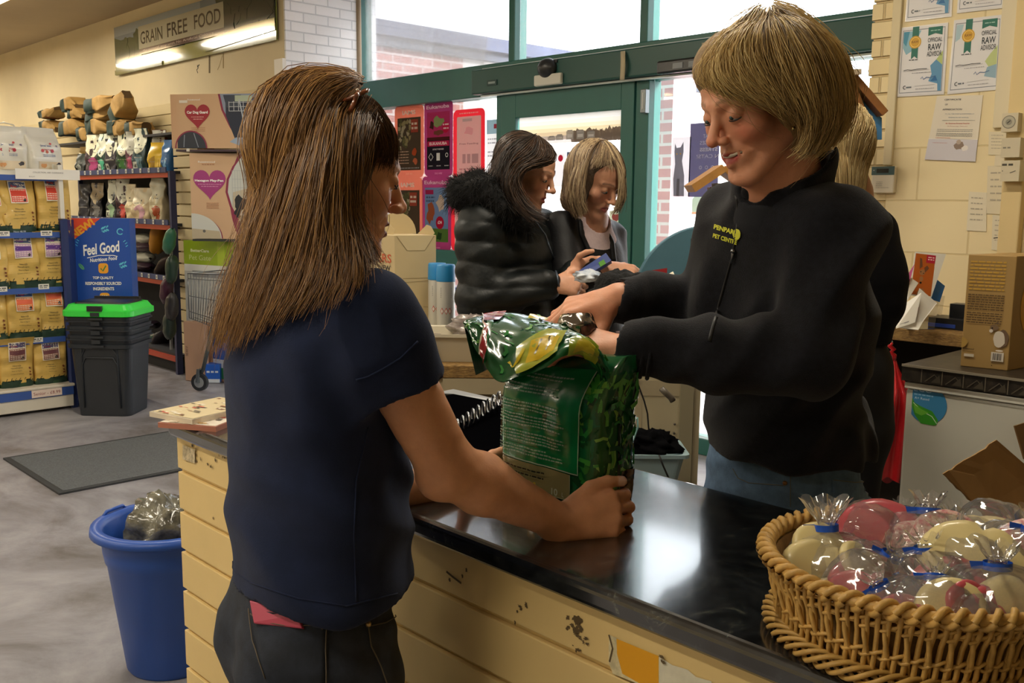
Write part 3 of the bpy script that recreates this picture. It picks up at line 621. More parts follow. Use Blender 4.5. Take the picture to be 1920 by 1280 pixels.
for y, t in ((519,'TOP QUALITY'),(529,'RESPONSIBLY SOURCED'),(539,'INGREDIENTS')): A.text(t, .5,sv(y),.017,W_,bold=.04,wid=.05*len(t)*.66)
A.disc(su(161),sv(735),.07,ltb,10,ry=.03,rot=.8); b.build('print', st)
# ================================================================ stacked storage bins
bc = at(215, 780, 6.62); bc[2] = 0; dk = P('#23282f', .45, vs=.08, sc=10, bp=.05, bs=120); ang = TH-.04
def rrz(w, d, z, r=.05, n=6):
    q = []
    for cx, cy, a0 in ((w/2-r,-d/2+r,-90),(w/2-r,d/2-r,0),(-w/2+r,d/2-r,90),(-w/2+r,-d/2+r,180)):
        for k in range(n): a = radians(a0+k*90/(n-1)); q.append((cx+r*cos(a), cy+r*sin(a), z))
    return np.array(q)
def loft(b, rings, m=None, cap=(True,True)):
    n = len(rings[0]); 
    for k in range(len(rings)-1): b.add(np.vstack([rings[k],rings[k+1]]), [(i,(i+1)%n,n+(i+1)%n,n+i) for i in range(n)], m, False)
    if cap[0]: b.add(rings[0], [tuple(range(n-1,-1,-1))], m)
    if cap[1]: b.add(rings[-1], [tuple(range(n))], m)
    return b
def make_bin(lab, top):
    t = thing('storage_bin', lab, 'bin', group='stacked dark storage bins', local=True); k = 1.06
    b = MB(dk); H = .54
    R = [rrz(.34*k,.30*k,0), rrz(.345*k,.305*k,.01), rrz(.395*k,.34*k,.47), rrz(.42*k,.37*k,.475), rrz(.425*k,.375*k,.50), rrz(.40*k,.35*k,.505), rrz(.41*k,.36*k,H-.012), rrz(.435*k,.385*k,H-.01), rrz(.437*k,.387*k,H)]
    loft(b, R, cap=(True,False)); R2 = [rrz(.41*k,.36*k,H), rrz(.385*k,.33*k,.47), rrz(.33*k,.29*k,.02)]; loft(b, [R[-1]]+R2, cap=(False,True)); b.build('tub', t)
    b = MB(dk); w1 = .18  # raised front panel frame
    pts = [(-.12,-.157,.06),(-.115,-.166,.36),(-.09,-.170,.41),(.09,-.170,.41),(.115,-.166,.36),(.12,-.157,.06)]; b.tube([np.array(p)*(k,k,1)-(0,.004,0) for p in pts], .006, 6); b.build('panel_rib', t)
    MB(dk).box((-.05,-.205*k,.485),(.05,-.198*k,.5)).box((-.03,-.21*k,H-.03),(.03,-.203*k,H-.004)).build('latch_lug', t)
    return t
labs = ['lowest dark storage bin standing on the floor','second dark storage bin from the floor in the stack','third dark storage bin from the floor in the stack','topmost dark storage bin under the green lid']
for k in range(4):
    t = make_bin(labs[k], k==3) if k == 0 else copy_tree(t0)
    if k == 0: t0 = t
    t['label'] = labs[k]; t.location = (bc[0], bc[1], .0+.062*k); t.rotation_euler = (0,0,ang)
lidz = .062*3+.54
t = thing('bin_lid', 'bright green and black lid on top of the stacked bins', 'lid', local=True); grn = P('#35d646', .4)
b = MB(grn); k=1.06; loft(b, [rrz(.45*k,.40*k,-.035,.06), rrz(.46*k,.41*k,-.03,.06), rrz(.46*k,.41*k,.005,.06), rrz(.44*k,.39*k,.012,.06), rrz(.40*k,.35*k,.045,.05), rrz(.37*k,.31*k,.05,.05), rrz(.36*k,.30*k,.03,.05)], cap=(False,True)); b.build('rim', t)
b = MB(P('#1b1e22', .3)); loft(b, [rrz(.355*k,.295*k,.031,.05), rrz(.34*k,.28*k,.058,.04), rrz(.30*k,.24*k,.062,.04)]); b.box((-.16,.12,.05),(.16,.15,.075)); b.build('flap', t)
MB(P('#1b1e22', .3)).box((-.05,-.225,.005),(.05,-.205,.04)).build('latch', t); t.location = (bc[0], bc[1], lidz); t.rotation_euler = (0,0,ang)
# ================================================================ red shelving at the back
RF = 3.52
def zY(x, y, Y=RF): return float(onY(x,y,Y)[2])
def xY(x, y, Y=RF): return float(onY(x,y,Y)[0])
xa, xb = xY(148,320)-1.2, xY(327,500); rs = thing('shelving_unit', 'dark shelving with red beams and blue price strips against the back wall', 'shelving unit', ((xa+xb)/2, 3.76, 0))
blk = P('#26262c', .6); MB(blk).box((xa+.035,RF+.12,zY(200,262,3.7)-.02),(xb-.035,BACK-.03,zY(200,262,3.7))).build('top_shelf', rs); redm = P('#a63a22', .45)
MB(P('#15161c',.8)).box((xa,BACK-.03,0),(xb,BACK-.01,zY(240,318))).build('back_panel', rs)
for x in (xa, xb-.03): MB(P('#2b2f52',.5)).box((x,RF-.01,0),(x+.035,RF+.04,zY(327,325)+.02)).box((x,BACK-.07,0),(x+.035,BACK-.03,zY(327,325)+.02)).build('upright', rs)
rz = [zY(240,y) for y in (327,419,516)] + [zY(300,662), zY(300,590)]
for i, z in enumerate(rz[:4]):
    s = MB(blk).box((xa+.035,RF+.03,z-.004),(xb-.035,BACK-.03,z+.02)).build('shelf', rs)
    MB(redm).box((xa+.035,RF-.01,z-.035),(xb-.035,RF+.03,z+.002)).build('beam', rs)
    if i < 3:
        b = MB(P('#2d3a66',.45)).box((xa+.035,RF-.02,z+.006),(xb-.05,RF-.012,z+.05)); A = Art(b,(0,RF-.02,0),(1,0,0),(0,0,1),lift=.001); x = xa+.1
        while x < xb-.1:
            A.rect(x,z+.01,x+.036,z+.046,P('#c9c8c0',.5)); A.rect(x+.008,z+.018,x+.028,z+.036,P('#7b7a78',.5)); x += random.uniform(.14,.2)
        b.build('price_strip', rs)
MB(P('#1a1a1e',.8)).box((xa+.035,RF+.05,0),(xb-.035,RF+.07,rz[3]-.035)).build('kick_board', rs)
# upright pouches: (x px, y base, y top, w px, body, top colour, accent, label colour words, bend)
def pouch_art(top, acc, sticker=None):
    def f(A):
        if top: A.poly([(.02,.99),(.98,.99),(.99,.62),(.72,.46),(.5,.40),(.28,.46),(.01,.62)], P(top,.4)); A.disc(.5,.62,.06,P('#4a4a44',.5),10,ry=.05); A.words(.25,.75,.54,.02,P('#7b786a',.5),random.Random(3))
        if acc: A.blob(.5,.25,.28,P(acc,.4),12,.45,seed=5,ry=.3); A.blob(.6,.12,.2,P(acc,.4),10,.4,seed=8)
        if sticker: A.rect(.1,.06,.4,.24,P(sticker,.5)); A.rect(.16,.11,.34,.19,P('#5a5a55',.5))
        A.words(.2,.8,.33,.015,P('#b9b3a4',.5),random.Random(4))
    return f
POU = [ # top shelf
(0,162,317,275,26,'#cfae6b',None,None,None,'kraft food bag with wrinkled top at the left of the upper red shelf'),
(0,158,318,288,26,'#1a211e','#2a332c','#8a8f86',None,'black glossy food bag standing before the wrinkled kraft one'),
(0,183,317,252,34,'#3f2f33','#e9e6c9','#a3386e',None,'dark food bag with cream top and magenta mark on the upper red shelf'),
(0,200,314,250,22,'#1f3f33','#dfe3cf','#4fb28c','#dfe0d6','dark green bag with mint mark on the upper red shelf'),
(0,216,314,249,24,'#2f2c33','#e8e8cf',None,'#d8dacb','dark bag with cream top and white sticker on the upper red shelf'),
(0,237,312,248,25,'#24422b','#edeccf','#3f7a35',None,'green food bag with cream top on the upper red shelf'),
(0,253,312,246,20,'#5a2434','#cfcfc0','#b3456a',None,'maroon food bag with grey top on the upper red shelf'),
(0,270,311,240,28,'#24434a','#e6e9d2','#5f7f8a','#cfd3c6','teal food bag with tall cream top on the upper red shelf'),
(0,298,311,267,28,'#e0b81f',None,'#b98f10',None,'yellow food bag on the upper red shelf'),
(0,302,308,243,22,'#6b3a30','#dfe0d6','#c9402f',None,'grey topped bag with red stripe behind the yellow bag'),
(0,319,309,262,18,'#2d6ba8',None,'#7fb0d8',None,'blue food bag at the right end of the upper red shelf'),
(1,165,401,345,24,'#1d1d22',None,'#3a3a40',None,'black food bag at the left of the middle red shelf'),
(1,188,401,342,26,'#1c1b20','#a39272','#6b6a66',None,'dark bag with tan wrapper on the middle red shelf'),
(1,217,400,337,22,'#22262a','#dddfc9','#8fb08a','#cfd6bd','dark bag with cream top and green label on the middle shelf'),
(1,236,400,335,24,'#3a1f28','#d5d6c4','#c2473c',None,'maroon bag with red label on the middle red shelf'),
(1,252,402,345,18,'#d8c79d','#e6dcb9',None,None,'narrow cream bag leaning on the middle red shelf'),
(1,272,403,352,38,'#d8c49c','#e4dcc0','#c99aa8',None,'wide cream bag with pink mark on the middle red shelf'),
(1,301,403,334,24,'#dccfa8','#d9d6bd','#b5552c',None,'cream bag with orange side at the right of the middle shelf')]
for k, (row, x, yb, yt, wp, body, top, acc, stk, lab) in enumerate(POU):
    Y = RF+.13+(.09 if 'behind' in lab or 'wrinkled top' in lab else 0); p = onY(x, yb, Y); zb = rz[row]+.021; h = float(onY(x,yt,Y)[2])-zb; w = (wp+3)*8.2/1800*1.12
    t = bag('food_bag', lab, 'food bags on the red shelving', w, .13, h, P(body,.35,coat=.3,vs=.12,sc=9), pouch_art(top,acc,stk), pinch=.35, bend=random.uniform(0,.03), seed=40+k, crump=.014)
    t.location = (p[0], Y, zb); t.rotation_euler = (0,0,radians(30)+random.uniform(-.2,.2))
# lying bags on the lower shelves
LY = [(270,447,0,'#d7d8c6','cream topped bag lying at the top of the lower left pile'),(270,462,0,'#47303f','dark plum bag lying in the lower left pile, second down'),(270,483,0,'#d0d2c2','pale bag lying in the lower left pile, third down'),(270,499,0,'#3c2738','plum bag at the bottom of the lower left pile'),
 (297,447,70,'#c98d2a','orange bag standing beside the lying pile'),(318,452,60,'#3f7a5f','green bag with white top leaning at the right of the lower shelf'),(310,500,40,'#3b2f2a','dark tan bag lying at the right of the lower shelf'),
 (322,505,80,'#2d4436','dark green bag hanging at the shelf upright'),(312,545,70,'#4a2638','plum bag hanging low at the shelf upright'),(322,575,80,'#33302f','dark bag hanging below the plum one'),(318,610,85,'#26352c','dark green bag lowest at the upright'),(280,610,10,'#2f2430','dark bag on the lowest shelf at the back'),(285,635,0,'#3d5f4f','bag with white and green top on the lowest red shelf'),(300,640,50,'#2a2529','dark bag on the lowest red shelf')]
for k, (x, y, rot, colr, lab) in enumerate(LY):
    front = k >= 5 and k <= 10 and k != 6; Y = (RF-.1) if front else RF+.2
    p = onY(x, y, Y); cc = P(colr,.4,coat=.25,vs=.12,sc=9)
    def fn(u, v, w=.30 if not front else .24):
        a = 2*pi*v; L = (u-.5)*w; e = 1-abs(2*u-1)**4*.75; yy = .085*e*cos(a); zz_ = .045*e*sin(a); n = mnoise.noise(Vector((u*5+k,cos(a),sin(a))))*.012
        return np.array([L*cos(radians(rot))-zz_*sin(radians(rot)), yy*(.6 if front else 1)+n, L*sin(radians(rot))+zz_*cos(radians(rot))+n])
    t = thing('food_bag', lab, 'food bag', p, 'lying bags on the red shelving'); b = MB(cc); b.grid(lambda u,v: p+fn(u,v), 14, 16); b.build('sack', t, smooth=True)
    if k in (0,2,5,12):
        b = MB(P('#dfe0d2',.4)); b.grid(lambda u,v: p+fn(.5+u*.42 if k==5 else .15+u*.6,.02+v*.3)*1.02+(0,-.002,.002), 8, 6); b.build('band', t, smooth=True)
MB(P('#8d8f92',.4)).bar(onY(321,440,RF-.06), onY(321,655,RF-.06), .02,.012).bar(onY(321,440,RF-.06), onY(321,440,RF+.02), .02,.012).build('clip_strip', rs)
# ---------------------------------------------------------------- sacks piled on top
sk = P('#a8854a', .75, vs=.12, sc=16, bp=.2, bs=40); dg = P('#1f3630', .6, vs=.1, sc=12)
SK = [(99,214,46,15,0),(100,236,46,18,0),(140,196,34,22,1),(152,213,34,17,0),(141,240,56,26,0),(196,196,76,24,1),(196,214,72,20,0),(232,205,40,32,1),(192,237,56,26,0),(232,240,46,24,0),(263,241,34,20,0),(170,252,40,22,0)]
sacklab = ['left most upper sack, red print, in the pile','left most lower sack in the pile','small dark ended sack at the pile top left','sack just under the small top left one','large sack low at the left of the pile','largest top sack with rolled end','sack directly beneath the largest top one','upright crumpled kraft sack right of the top','sack low in the middle of the pile','sack low right of the middle','rightmost small sack of the pile','sack tucked low between left and middle']
for k, (x, y, wp, hp, top) in enumerate(SK):
    Y = 3.72 + (.03 if k in (1,3,11) else -.03*(k%2)); p = onY(x, y, Y); L = wp*8.6/1800*1.6; Hh = hp*8.6/1800*1.22
    t = thing('feed_sack', 'brown and dark green sack: '+sacklab[k], 'sack', p-(0,0,Hh/2), 'brown sacks piled on the red shelving')
    def fn(u, v, L=L, Hh=Hh):
        a = 2*pi*v; c, s_ = cos(a), sin(a); e = .3; f = 1 if u < .72 else 1 - ((u-.72)/.28)**1.3*.55; g = 1 if u > .04 else .8+5*u
        n = mnoise.noise(Vector((u*4+k*5,c*1.5,s_*1.5)))*.018
        return np.array([(u-.5)*L, .10*f*g*(abs(c)**e)*(1 if c>0 else -1)+n, Hh/2*f*g*(abs(s_)**e)*(1 if s_>0 else -1)+n + (.04*((u-.72)/.28)**2 if u>.72 else 0)*random.Random(k).choice((-1,1,.3))])
    tilt = {7:.7, 5:.04, 2:.05}.get(k, random.uniform(-.06,.06)); ct_, st_ = cos(tilt), sin(tilt)
    R = lambda q: p + np.array([q[0]*ct_-q[2]*st_, q[1], q[0]*st_+q[2]*ct_])
    b = MB(sk); b.grid(lambda u,v: R(fn(.4+u*.6,v)), 18, 24); e_ = [R(fn(1,i/16)) for i in range(16)]; b.add(e_, [tuple(range(16))], P('#5b4526',.8)); b.build('kraft_body', t, smooth=True)
    b = MB(dg); b.grid(lambda u,v: R(fn(u*.42,v)*np.array([1,1.01,1.01])), 8, 24); e_ = [R(fn(0,i/16)) for i in range(16)]; b.add(e_, [tuple(range(15,-1,-1))]); b.build('green_base', t, smooth=True)
    if k == 0: b = MB(P('#9a4a35',.6)); b.grid(lambda u,v: R(fn(.5+u*.25,.66+v*.2)*np.array([1,1.03,1.03])), 4, 4); b.build('red_print', t)
# ================================================================ slatwall bay and boxes in front
sx0 = xY(333,500,3.62); sx1 = xY(378,500,3.62); s0 = thing('slatwall_bay', 'cream slatwall end bay between the red shelving and the white brick', 'slatwall', ((sx0+sx1)/2,3.8,0))
b = MB(P('#cdbd94', .6, vs=.05, sc=4)); z = .04; zt3 = zY(350,290,3.62)+.12
while z < zt3: b.box((sx0,3.62,z+.006),(sx1,3.66,min(z+.094,zt3))); z += .1
b.box((sx0+.01,3.65,.02),(sx1,3.68,zt3)); b.build('slat_panel', s0, bevel=.004)
MB(P('#b98e6a',.6)).box((sx0,3.68,0),(sx0+.02,BACK-.01,zt3)).build('side_board', s0)
zt3 = zY(530,160,BACK); b = MB(P('#cfbd90', .65, vs=.03, sc=4)); z = zt3
while z > .1: b.box((sx0+.03,BACK-.02,z-.094),(RET-.03,BACK,z)); z -= .1
for k in range(4): b.box((XL+.2,BACK-.02,zt3-.1-k*.1),(sx0+.02,BACK,zt3-.006-k*.1))
o = b.build('wall_slats', bevel=.003); o['kind'] = 'structure'
o = MB(P('#b98e6a',.6)).box((RET-.03,BACK-.04,0),(RET+.02,BACK-.003,zt3)).build('trim_3'); o['kind'] = 'structure'
o = MB(P('#e9e6dc',.6)).box((onY(521,100,BACK)[0],BACK-.035,zY(525,158,BACK)),(RET+.03,BACK-.004,zY(525,112,BACK))).build('trim_4'); o['kind'] = 'structure'
peach = P('#d8b490', .5); pk = P('#8f2f4f', .5)
def boxthing(name, lab, cat, xl, xr, yt, yb, Zl, Zr, th, side, art, grp=None, base=None):
    o, ux, uy = card(xl, xr, yt, yb, Zl, Zr)
    if base is not None: dz = o[2]-base; o = o-(0,0,dz)
    t = thing(name, lab, cat, o+ux/2, grp); slab(MB(side), o, ux, uy, th).build('carton', t, bevel=.003)
    b = MB(); A = Art(b, o, ux, uy, lift=.0012); art(A); b.build('print', t); return t, o, ux, uy
def guard_art(A):
    A.rect(0,0,1,1,peach); A.poly([(.40,1),(.43,.7),(.5,.4),(.62,0),(1,0),(1,1)], pk); A.poly([(.42,1),(.45,.7),(.53,.4),(.65,.0),(1,0),(1,1)], P('#8d9bb5',.4))
    A.poly([(.47,.93),(.47,.6),(.56,.12),(.99,.14),(.99,.93)], P('#1c2a44',.4)); A.poly([(.70,.12),(.72,.9),(1,.93),(1,.12)], P('#1f4f9a',.4)); A.poly([(.45,.98),(.62,.98),(.6,.75),(.48,.75)],P('#39465a',.4)); A.rect(.56,.86,.72,.97,P('#b9c9b5',.4))
    for k in range(9): A.rect(.5+k*.045,.68,.506+k*.045,.86,P('#c3cbd6',.4))
    for k in range(3): A.rect(.5,.68+k*.08,.87,.69+k*.08,P('#c3cbd6',.4))
    A.line([(.6,.9),(.66,.28)],.012,P('#b9c4d2',.4)); A.line([(.78,.9),(.8,.6)],.012,P('#b9c4d2',.4))
    dog = P('#3b2620',.5); A.disc(.73,.5,.045,dog,14); A.disc(.74,.6,.035,dog,12,ry=.05); A.disc(.70,.68,.035,P('#8a5a44',.5),12); A.disc(.685,.64,.02,P('#d9a99a',.5),8); A.disc(.80,.5,.04,P('#6b3f30',.5),12,ry=.055); A.blob(.76,.35,.06,dog,12,.3,seed=3,ry=.08)
    A.poly([(.5,.12),(.56,.2),(.99,.18),(.99,.0),(.66,0)], P('#9fb4d0',.4)); A.rect(.85,.05,.98,.09,P('#44546c',.4))
    A.heart(.2,.62,.24,P('#a51f35',.4)); A.text('Car Dog Guard', .2,.66,.065,P('#ffffff',.5),bold=.05,wid=.2); A.words(.14,.26,.58,.012,P('#e6b3b3',.5)); A.words(.16,.25,.54,.012,P('#e6b3b3',.5))
    A.text('Rosewood', .17,.9,.035,P('#f3e8dc',.5),bold=.05,wid=.12); A.rect(.03,.84,.11,.89,P('#efe9dd',.5))
    for v in (.38,.35,.32): A.words(.14,.27,v,.008,P('#b07a5a',.5))
    A.disc(.13,.0,.15,P('#2c3444',.4),20,a0=0,a1=180); A.ring(.13,0,.155,.012,pk,a0=0,a1=180); A.line([(.07,.25),(.06,.02)],.008,P('#8a97a8',.4)); A.line([(.16,.28),(.2,.02)],.008,P('#8a97a8',.4))
for k in range(3):
    dz_ = .16*(k); labs = ['front Car Dog Guard carton with red heart and dog photo','second Car Dog Guard carton just behind the front one','rearmost Car Dog Guard carton of the leaning three']
    t, o, ux, uy = boxthing('dog_guard_box', labs[k], 'carton', 334-5.5*k, 531-5.5*k, 177, 278, 7.62+.05*k, 7.46+.05*k, .042, P('#b98455',.6), guard_art if k == 0 else (lambda A: A.rect(0,0,1,1,peach)), 'car dog guard cartons')
o0, ux0, uy0 = card(330, 531, 278, 284, 7.62, 7.46); b = MB(P('#4b3a44',.5)); q = o0.copy(); q[2] -= .0
slab(b, o0+(0,0,.0), ux0, (0,0,at(330,279,7.62)[2]-o0[2]-.004), .38); A = Art(b, o0, ux0, np.array([0,0,.03])); A.rect(.1,.0,.13,.8,P('#dddbd3',.5)); A.rect(.76,.1,.8,.9,P('#cfc9bf',.5)); tag(b.build('bracket_shelf'), 'dark bracket shelf on the slatwall carrying the Car Dog Guard cartons', 'shelf')
def pen_art(A):
    A.rect(0,0,1,1,peach); A.disc(1.12,.48,.62,pk,40,ry=.9,a0=115,a1=232); A.poly([(.68,1),(.55,.85),(.47,.7),(.45,.55),(.5,.38),(.6,.2),(.78,0),(1,0),(1,1)], pk); A.poly([(.7,1),(.58,.85),(.5,.7),(.48,.55),(.53,.38),(.63,.2),(.81,0),(1,0),(1,1)], P('#cfd4d0',.4))
    A.poly([(.55,.55),(1,.66),(1,0),(.81,0),(.63,.2),(.53,.38)], P('#c9bda4',.4))
    for k in range(13): A.rect(.54+k*.035,.38,.544+k*.035,.8,P('#aab3b8',.4))
    for k in range(5): A.rect(.54,.4+k*.1,.99,.404+k*.1,P('#aab3b8',.4))
    A.blob(.64,.42,.075,P('#22262e',.5),14,.25,seed=2,ry=.1); A.blob(.6,.3,.04,P('#22262e',.5),10,.3,seed=5,ry=.05); A.blob(.72,.32,.035,P('#22262e',.5),10,.3,seed=6,ry=.07); A.disc(.66,.3,.035,P('#e6e2da',.5),10); A.blob(.88,.45,.06,P('#2b2f38',.5),10,.3,seed=7)
    for k in range(4): A.line([(.6+.1*k,.22),(.75+.1*k,.05)],.005,P('#a89c84',.4))
    A.heart(.25,.66,.42,P('#a83c84',.4)); A.text('Hexagon Play-Pen', .245,.68,.034,P('#ffffff',.5),bold=.05,wid=.37); A.words(.1,.4,.64,.008,P('#d99ac0',.5)); A.words(.14,.36,.615,.008,P('#d99ac0',.5))
    A.text('Rosewood', .22,.9,.022,P('#f3e8dc',.5),bold=.05,wid=.22); A.words(.16,.32,.87,.01,P('#b07a5a',.5)); A.rect(.72,.93,.96,.97,P('#4d5468',.5)); A.words(.74,.94,.955,.008,P('#c9ccd4',.5))
    for v in (.42,.405,.39,.375,.36): A.words(.2,.36,v,.005,P('#b07a5a',.5))
    A.disc(.0,.0,.40,pk,30,a0=0,a1=90,ry=.31); A.poly([(0,0)]+[(.385*cos(radians(a)),.298*sin(radians(a))) for a in range(0,91,6)], P('#d5d8d2',.4)); A.poly([(0,0),(.38,0),(.36,.09),(0,.12)],P('#c3b79c',.4)); A.disc(.16,.09,.02,P('#6b6a66',.5),8)
t, o, ux, uy = boxthing('play_pen_box', 'tall Hexagon Play-Pen carton with purple heart on the slatwall', 'carton', 361, 505, 287, 447, 7.62, 7.6, .07, P('#a87443',.6), pen_art)
b = MB(P('#3a3f3c',.5)); slab(b, o-(0,0,.02), ux, np.array([0,0,.016]), .1); tag(b.build('bracket_shelf'), 'thin dark shelf lip under the play pen carton', 'shelf')
def gate_art(A):
    A.rect(0,.0,1,1,P('#c9ccc8',.4)); A.rect(0,.83,1,1,P('#9dbb1e',.4)); A.rect(.62,.83,.75,1,P('#b5ce3a',.4)); A.text('BetterCare', .3,.93,.022,P('#e9f0c8',.5),bold=.05,wid=.34); A.text('Pet Gate', .3,.88,.035,P('#dbe8a0',.5),wid=.4); A.rect(0,.78,1,.83,P('#eceee9',.4)); A.rect(.15,.74,1,.785,P('#8d8f90',.4))
    for k in range(14): A.rect(.04+k*.07,.5,.055+k*.07,.72,P('#9fa6a8',.4))
    A.rect(0,0,1,.42,P('#b98c74',.6)); A.rect(.0,0,.12,.42,P('#d9cdbf',.5)); A.rect(.48,.1,1,.4,P('#2456b0',.4)); A.text('Th', .66,.33,.03,P('#e6493a',.5),bold=.04); A.rect(.48,.1,1,.16,P('#dfe6ee',.4)); A.rect(.5,.02,1,.1,P('#3a8a55',.4))
t, o, ux, uy = boxthing('pet_gate_box', 'tall Pet Gate carton with lime green top behind the trolley', 'carton', 354, 455, 451, 706, 7.98, 7.62, .06, P('#7d9440',.6), gate_art, base=.004)
b = MB(P('#bf9a80',.7)); oo, uu, vv = card(348,385,598,708,7.8,7.72); oo[2] = .004; slab(b, oo, uu, vv, .05); A = Art(b, oo, uu, vv); A.text('THIS WAY UP', .12,.5,.05,P('#4b3a2e',.7),rot=pi/2,wid=.4)
tag(b.build('brown_carton', bevel=.003), 'plain brown carton at the foot of the Pet Gate carton', 'carton')
oo, uu, vv = card(385,412,672,706,7.7); oo[2] = .004; b = MB(P('#2a62c4',.4)); slab(b, oo, uu, vv, .12); A = Art(b, oo, uu, vv); A.rect(0,0,1,.2,P('#dfe6ee',.4)); A.words(.1,.9,.6,.1,P('#dfe6ee',.5)); tag(b.build('blue_packet', bevel=.004), 'small blue packet on the floor behind the trolley wheel', 'packet')
# trolley
tc_ = at(400,712,7.35); tc_[2] = 0; t = thing('shopping_trolley', 'wire shopping trolley half hidden behind the long haired woman', 'trolley', tc_); ch = P('#6f7378',.3,metal=.8)
b = MB(ch); a_ = at(352,512,7.35); e_ = at(470,516,7.1); f_ = at(355,596,7.35); g_ = at(440,628,7.2)
for k in range(22): s_ = k/21; b.tube([a_+(e_-a_)*s_, f_+(g_-f_)*s_], .0028, 5)
for s_ in (0,.12,.5,.85,1): p_ = a_+(f_-a_)*s_; q_ = e_+(g_-e_)*s_; b.tube([p_, q_], .006 if s_==0 else .0035, 6)
n_ = nrm(np.cross(e_-a_,(0,0,1)))*-.4
for k in range(8): s_ = k/7; b.tube([f_+n_*s_, g_+n_*s_], .0028, 5)
b.tube([a_, a_+n_, e_+n_], .006, 6); b.build('basket', t)
w_ = at(374,694,7.35); w_[2] = .075; top = at(402,600,7.35)
MB(P('#3f4548',.4,metal=.5)).tube([top, w_+(0.02,0.02,.10), w_+(0,0,.06)], .016, 8).tube([top, g_+n_*.5], .012, 8).build('leg', t)
b = MB(P('#2b2d30',.5)); ax = Wd((1,-.25,0)); ax = nrm(ax); fw = nrm(np.cross(ax,(0,0,1)))
wc = w_.copy(); b.T = None
def wheel(b, c, ax, r, w, m1, m2):
    u = nrm(np.cross(ax,(0,0,1))); v = np.cross(ax,u)
    for rr_, ww, mm in ((r,w,m1),(r*.62,w*1.1,m2)):
        V = [c + ax*s_*ww/2 + (u*cos(a)+v*sin(a))*rr_ for s_ in (-1,1) for a in np.linspace(0,2*pi,24,endpoint=False)]
        b.add(V, [(i,(i+1)%24,24+(i+1)%24,24+i) for i in range(24)]+[tuple(range(23,-1,-1)),tuple(range(24,48))], mm)
wheel(b, wc, np.array(fw), .068, .03, P('#2b2d30',.5), P('#8f9396',.5)); b.build('wheel', t)
MB(P('#4b5053',.5)).bar(w_+(0,0,.10), w_+(0,0,-.0)+fw*.025, .02, .05).bar(w_+(0,0,.10), w_-fw*.025, .02, .05).build('fork', t)
# ================================================================ banner
bl, br = onY(218,140,BACK-.03), onY(518.5,77,BACK-.03); tl = onY(216,50,BACK-.03); o = np.array([bl[0],BACK-.03,(bl[2]+br[2])/2]); ux = np.array([br[0]-bl[0],0,0]); uy = np.array([0,0,tl[2]-bl[2]])
bn = thing('wall_banner', 'long glossy Grain Free Food banner with a field photo high on the back wall', 'banner', o+ux/2)
gl = lambda c: P(c, .10, coat=1., bp=.05, bs=3)
slab(MB(gl('#77803f')), o, ux, uy, .012).build('board', bn, bevel=.002)
b = MB(); A = Art(b, o, ux, uy, lift=.0015); A.rect(0,.55,1,1,gl('#75818a')); A.rect(0,.8,.6,1,gl('#8d989e'))
r = random.Random(2)
A.poly([(0,0),(1,0),(1,.35),(.8,.3),(.5,.28),(.2,.22),(0,.2)], gl('#8c8b3c')); A.poly([(0,.2),(.2,.22),(.5,.28),(.5,.45),(.2,.62),(.12,.72),(.05,.7),(0,.78)], gl('#3d4a2c'))
for k in range(26): A.blob(r.uniform(0,.55),r.uniform(.35,.72)*1.0,.018,gl(r.choice(('#2f3b22','#46532f','#3b4828'))),9,.4,seed=k)
for k in range(14): A.blob(.2+k*.028,.78+r.uniform(-.02,.02),.012,gl('#39452c'),8,.4,seed=k,ry=.006)
for k in range(46): A.blob(r.uniform(.72,1.0)*1-.0,r.uniform(.42,.96),.034,gl(r.choice(('#1f2a16','#2a3720','#35442a','#18210f'))),10,.45,seed=k+50)
A.poly([(.72,.30),(.75,.45),(.74,.6),(.8,.6),(.79,.42),(.8,.28)], gl('#2b2a1c')); A.poly([(.62,.06),(1,.16),(1,.36),(.85,.36),(.6,.25)], gl('#8f9136')); A.rect(0,.0,.35,.1,gl('#7e7a3a'))
A.rect(.193,.30,.74,.41,gl('#4a2a26')); A.rect(.193,.41,.74,.86,gl('#a9a48c')); dkt = gl('#2a241c')
A.text('GRAIN', .285,.62,.25,dkt,bold=.012,wid=.155); A.text('FREE', .46,.63,.26,dkt,bold=.012,wid=.13); A.text('FOOD', .645,.64,.26,dkt,bold=.012,wid=.155)
A.text('the natural way with No Artificial Colours', .45,.36,.06,gl('#c9b9a8'),wid=.46); b.build('print', bn)
b = MB(P('#2e2a22',.8)); A = Art(b,(0,BACK,0),(1,0,0),(0,0,1)); 
for pts in ([(370,122),(372,127),(369,131),(371,137)],[(374,121),(370,126)]): A.line([tuple(onY(x,y,BACK)[[0,2]]) for x,y in pts],.012,P('#2e2a22',.8))
A.line([tuple(onY(393,y,BACK)[[0,2]]) for y in (105,137)],.03,P('#6b5a3c',.8)); A.line([tuple(onY(419,y,BACK)[[0,2]]) for y in (100,128)],.02,P('#9a8456',.8)); A.line([tuple(onY(x,y,BACK)[[0,2]]) for x,y in ((417,104),(412,122),(408,131))],.008,P('#9a8456',.8))
tag(b.build('wall_damage'), 'dark chips and scars on the cream wall below the banner', 'wall damage')
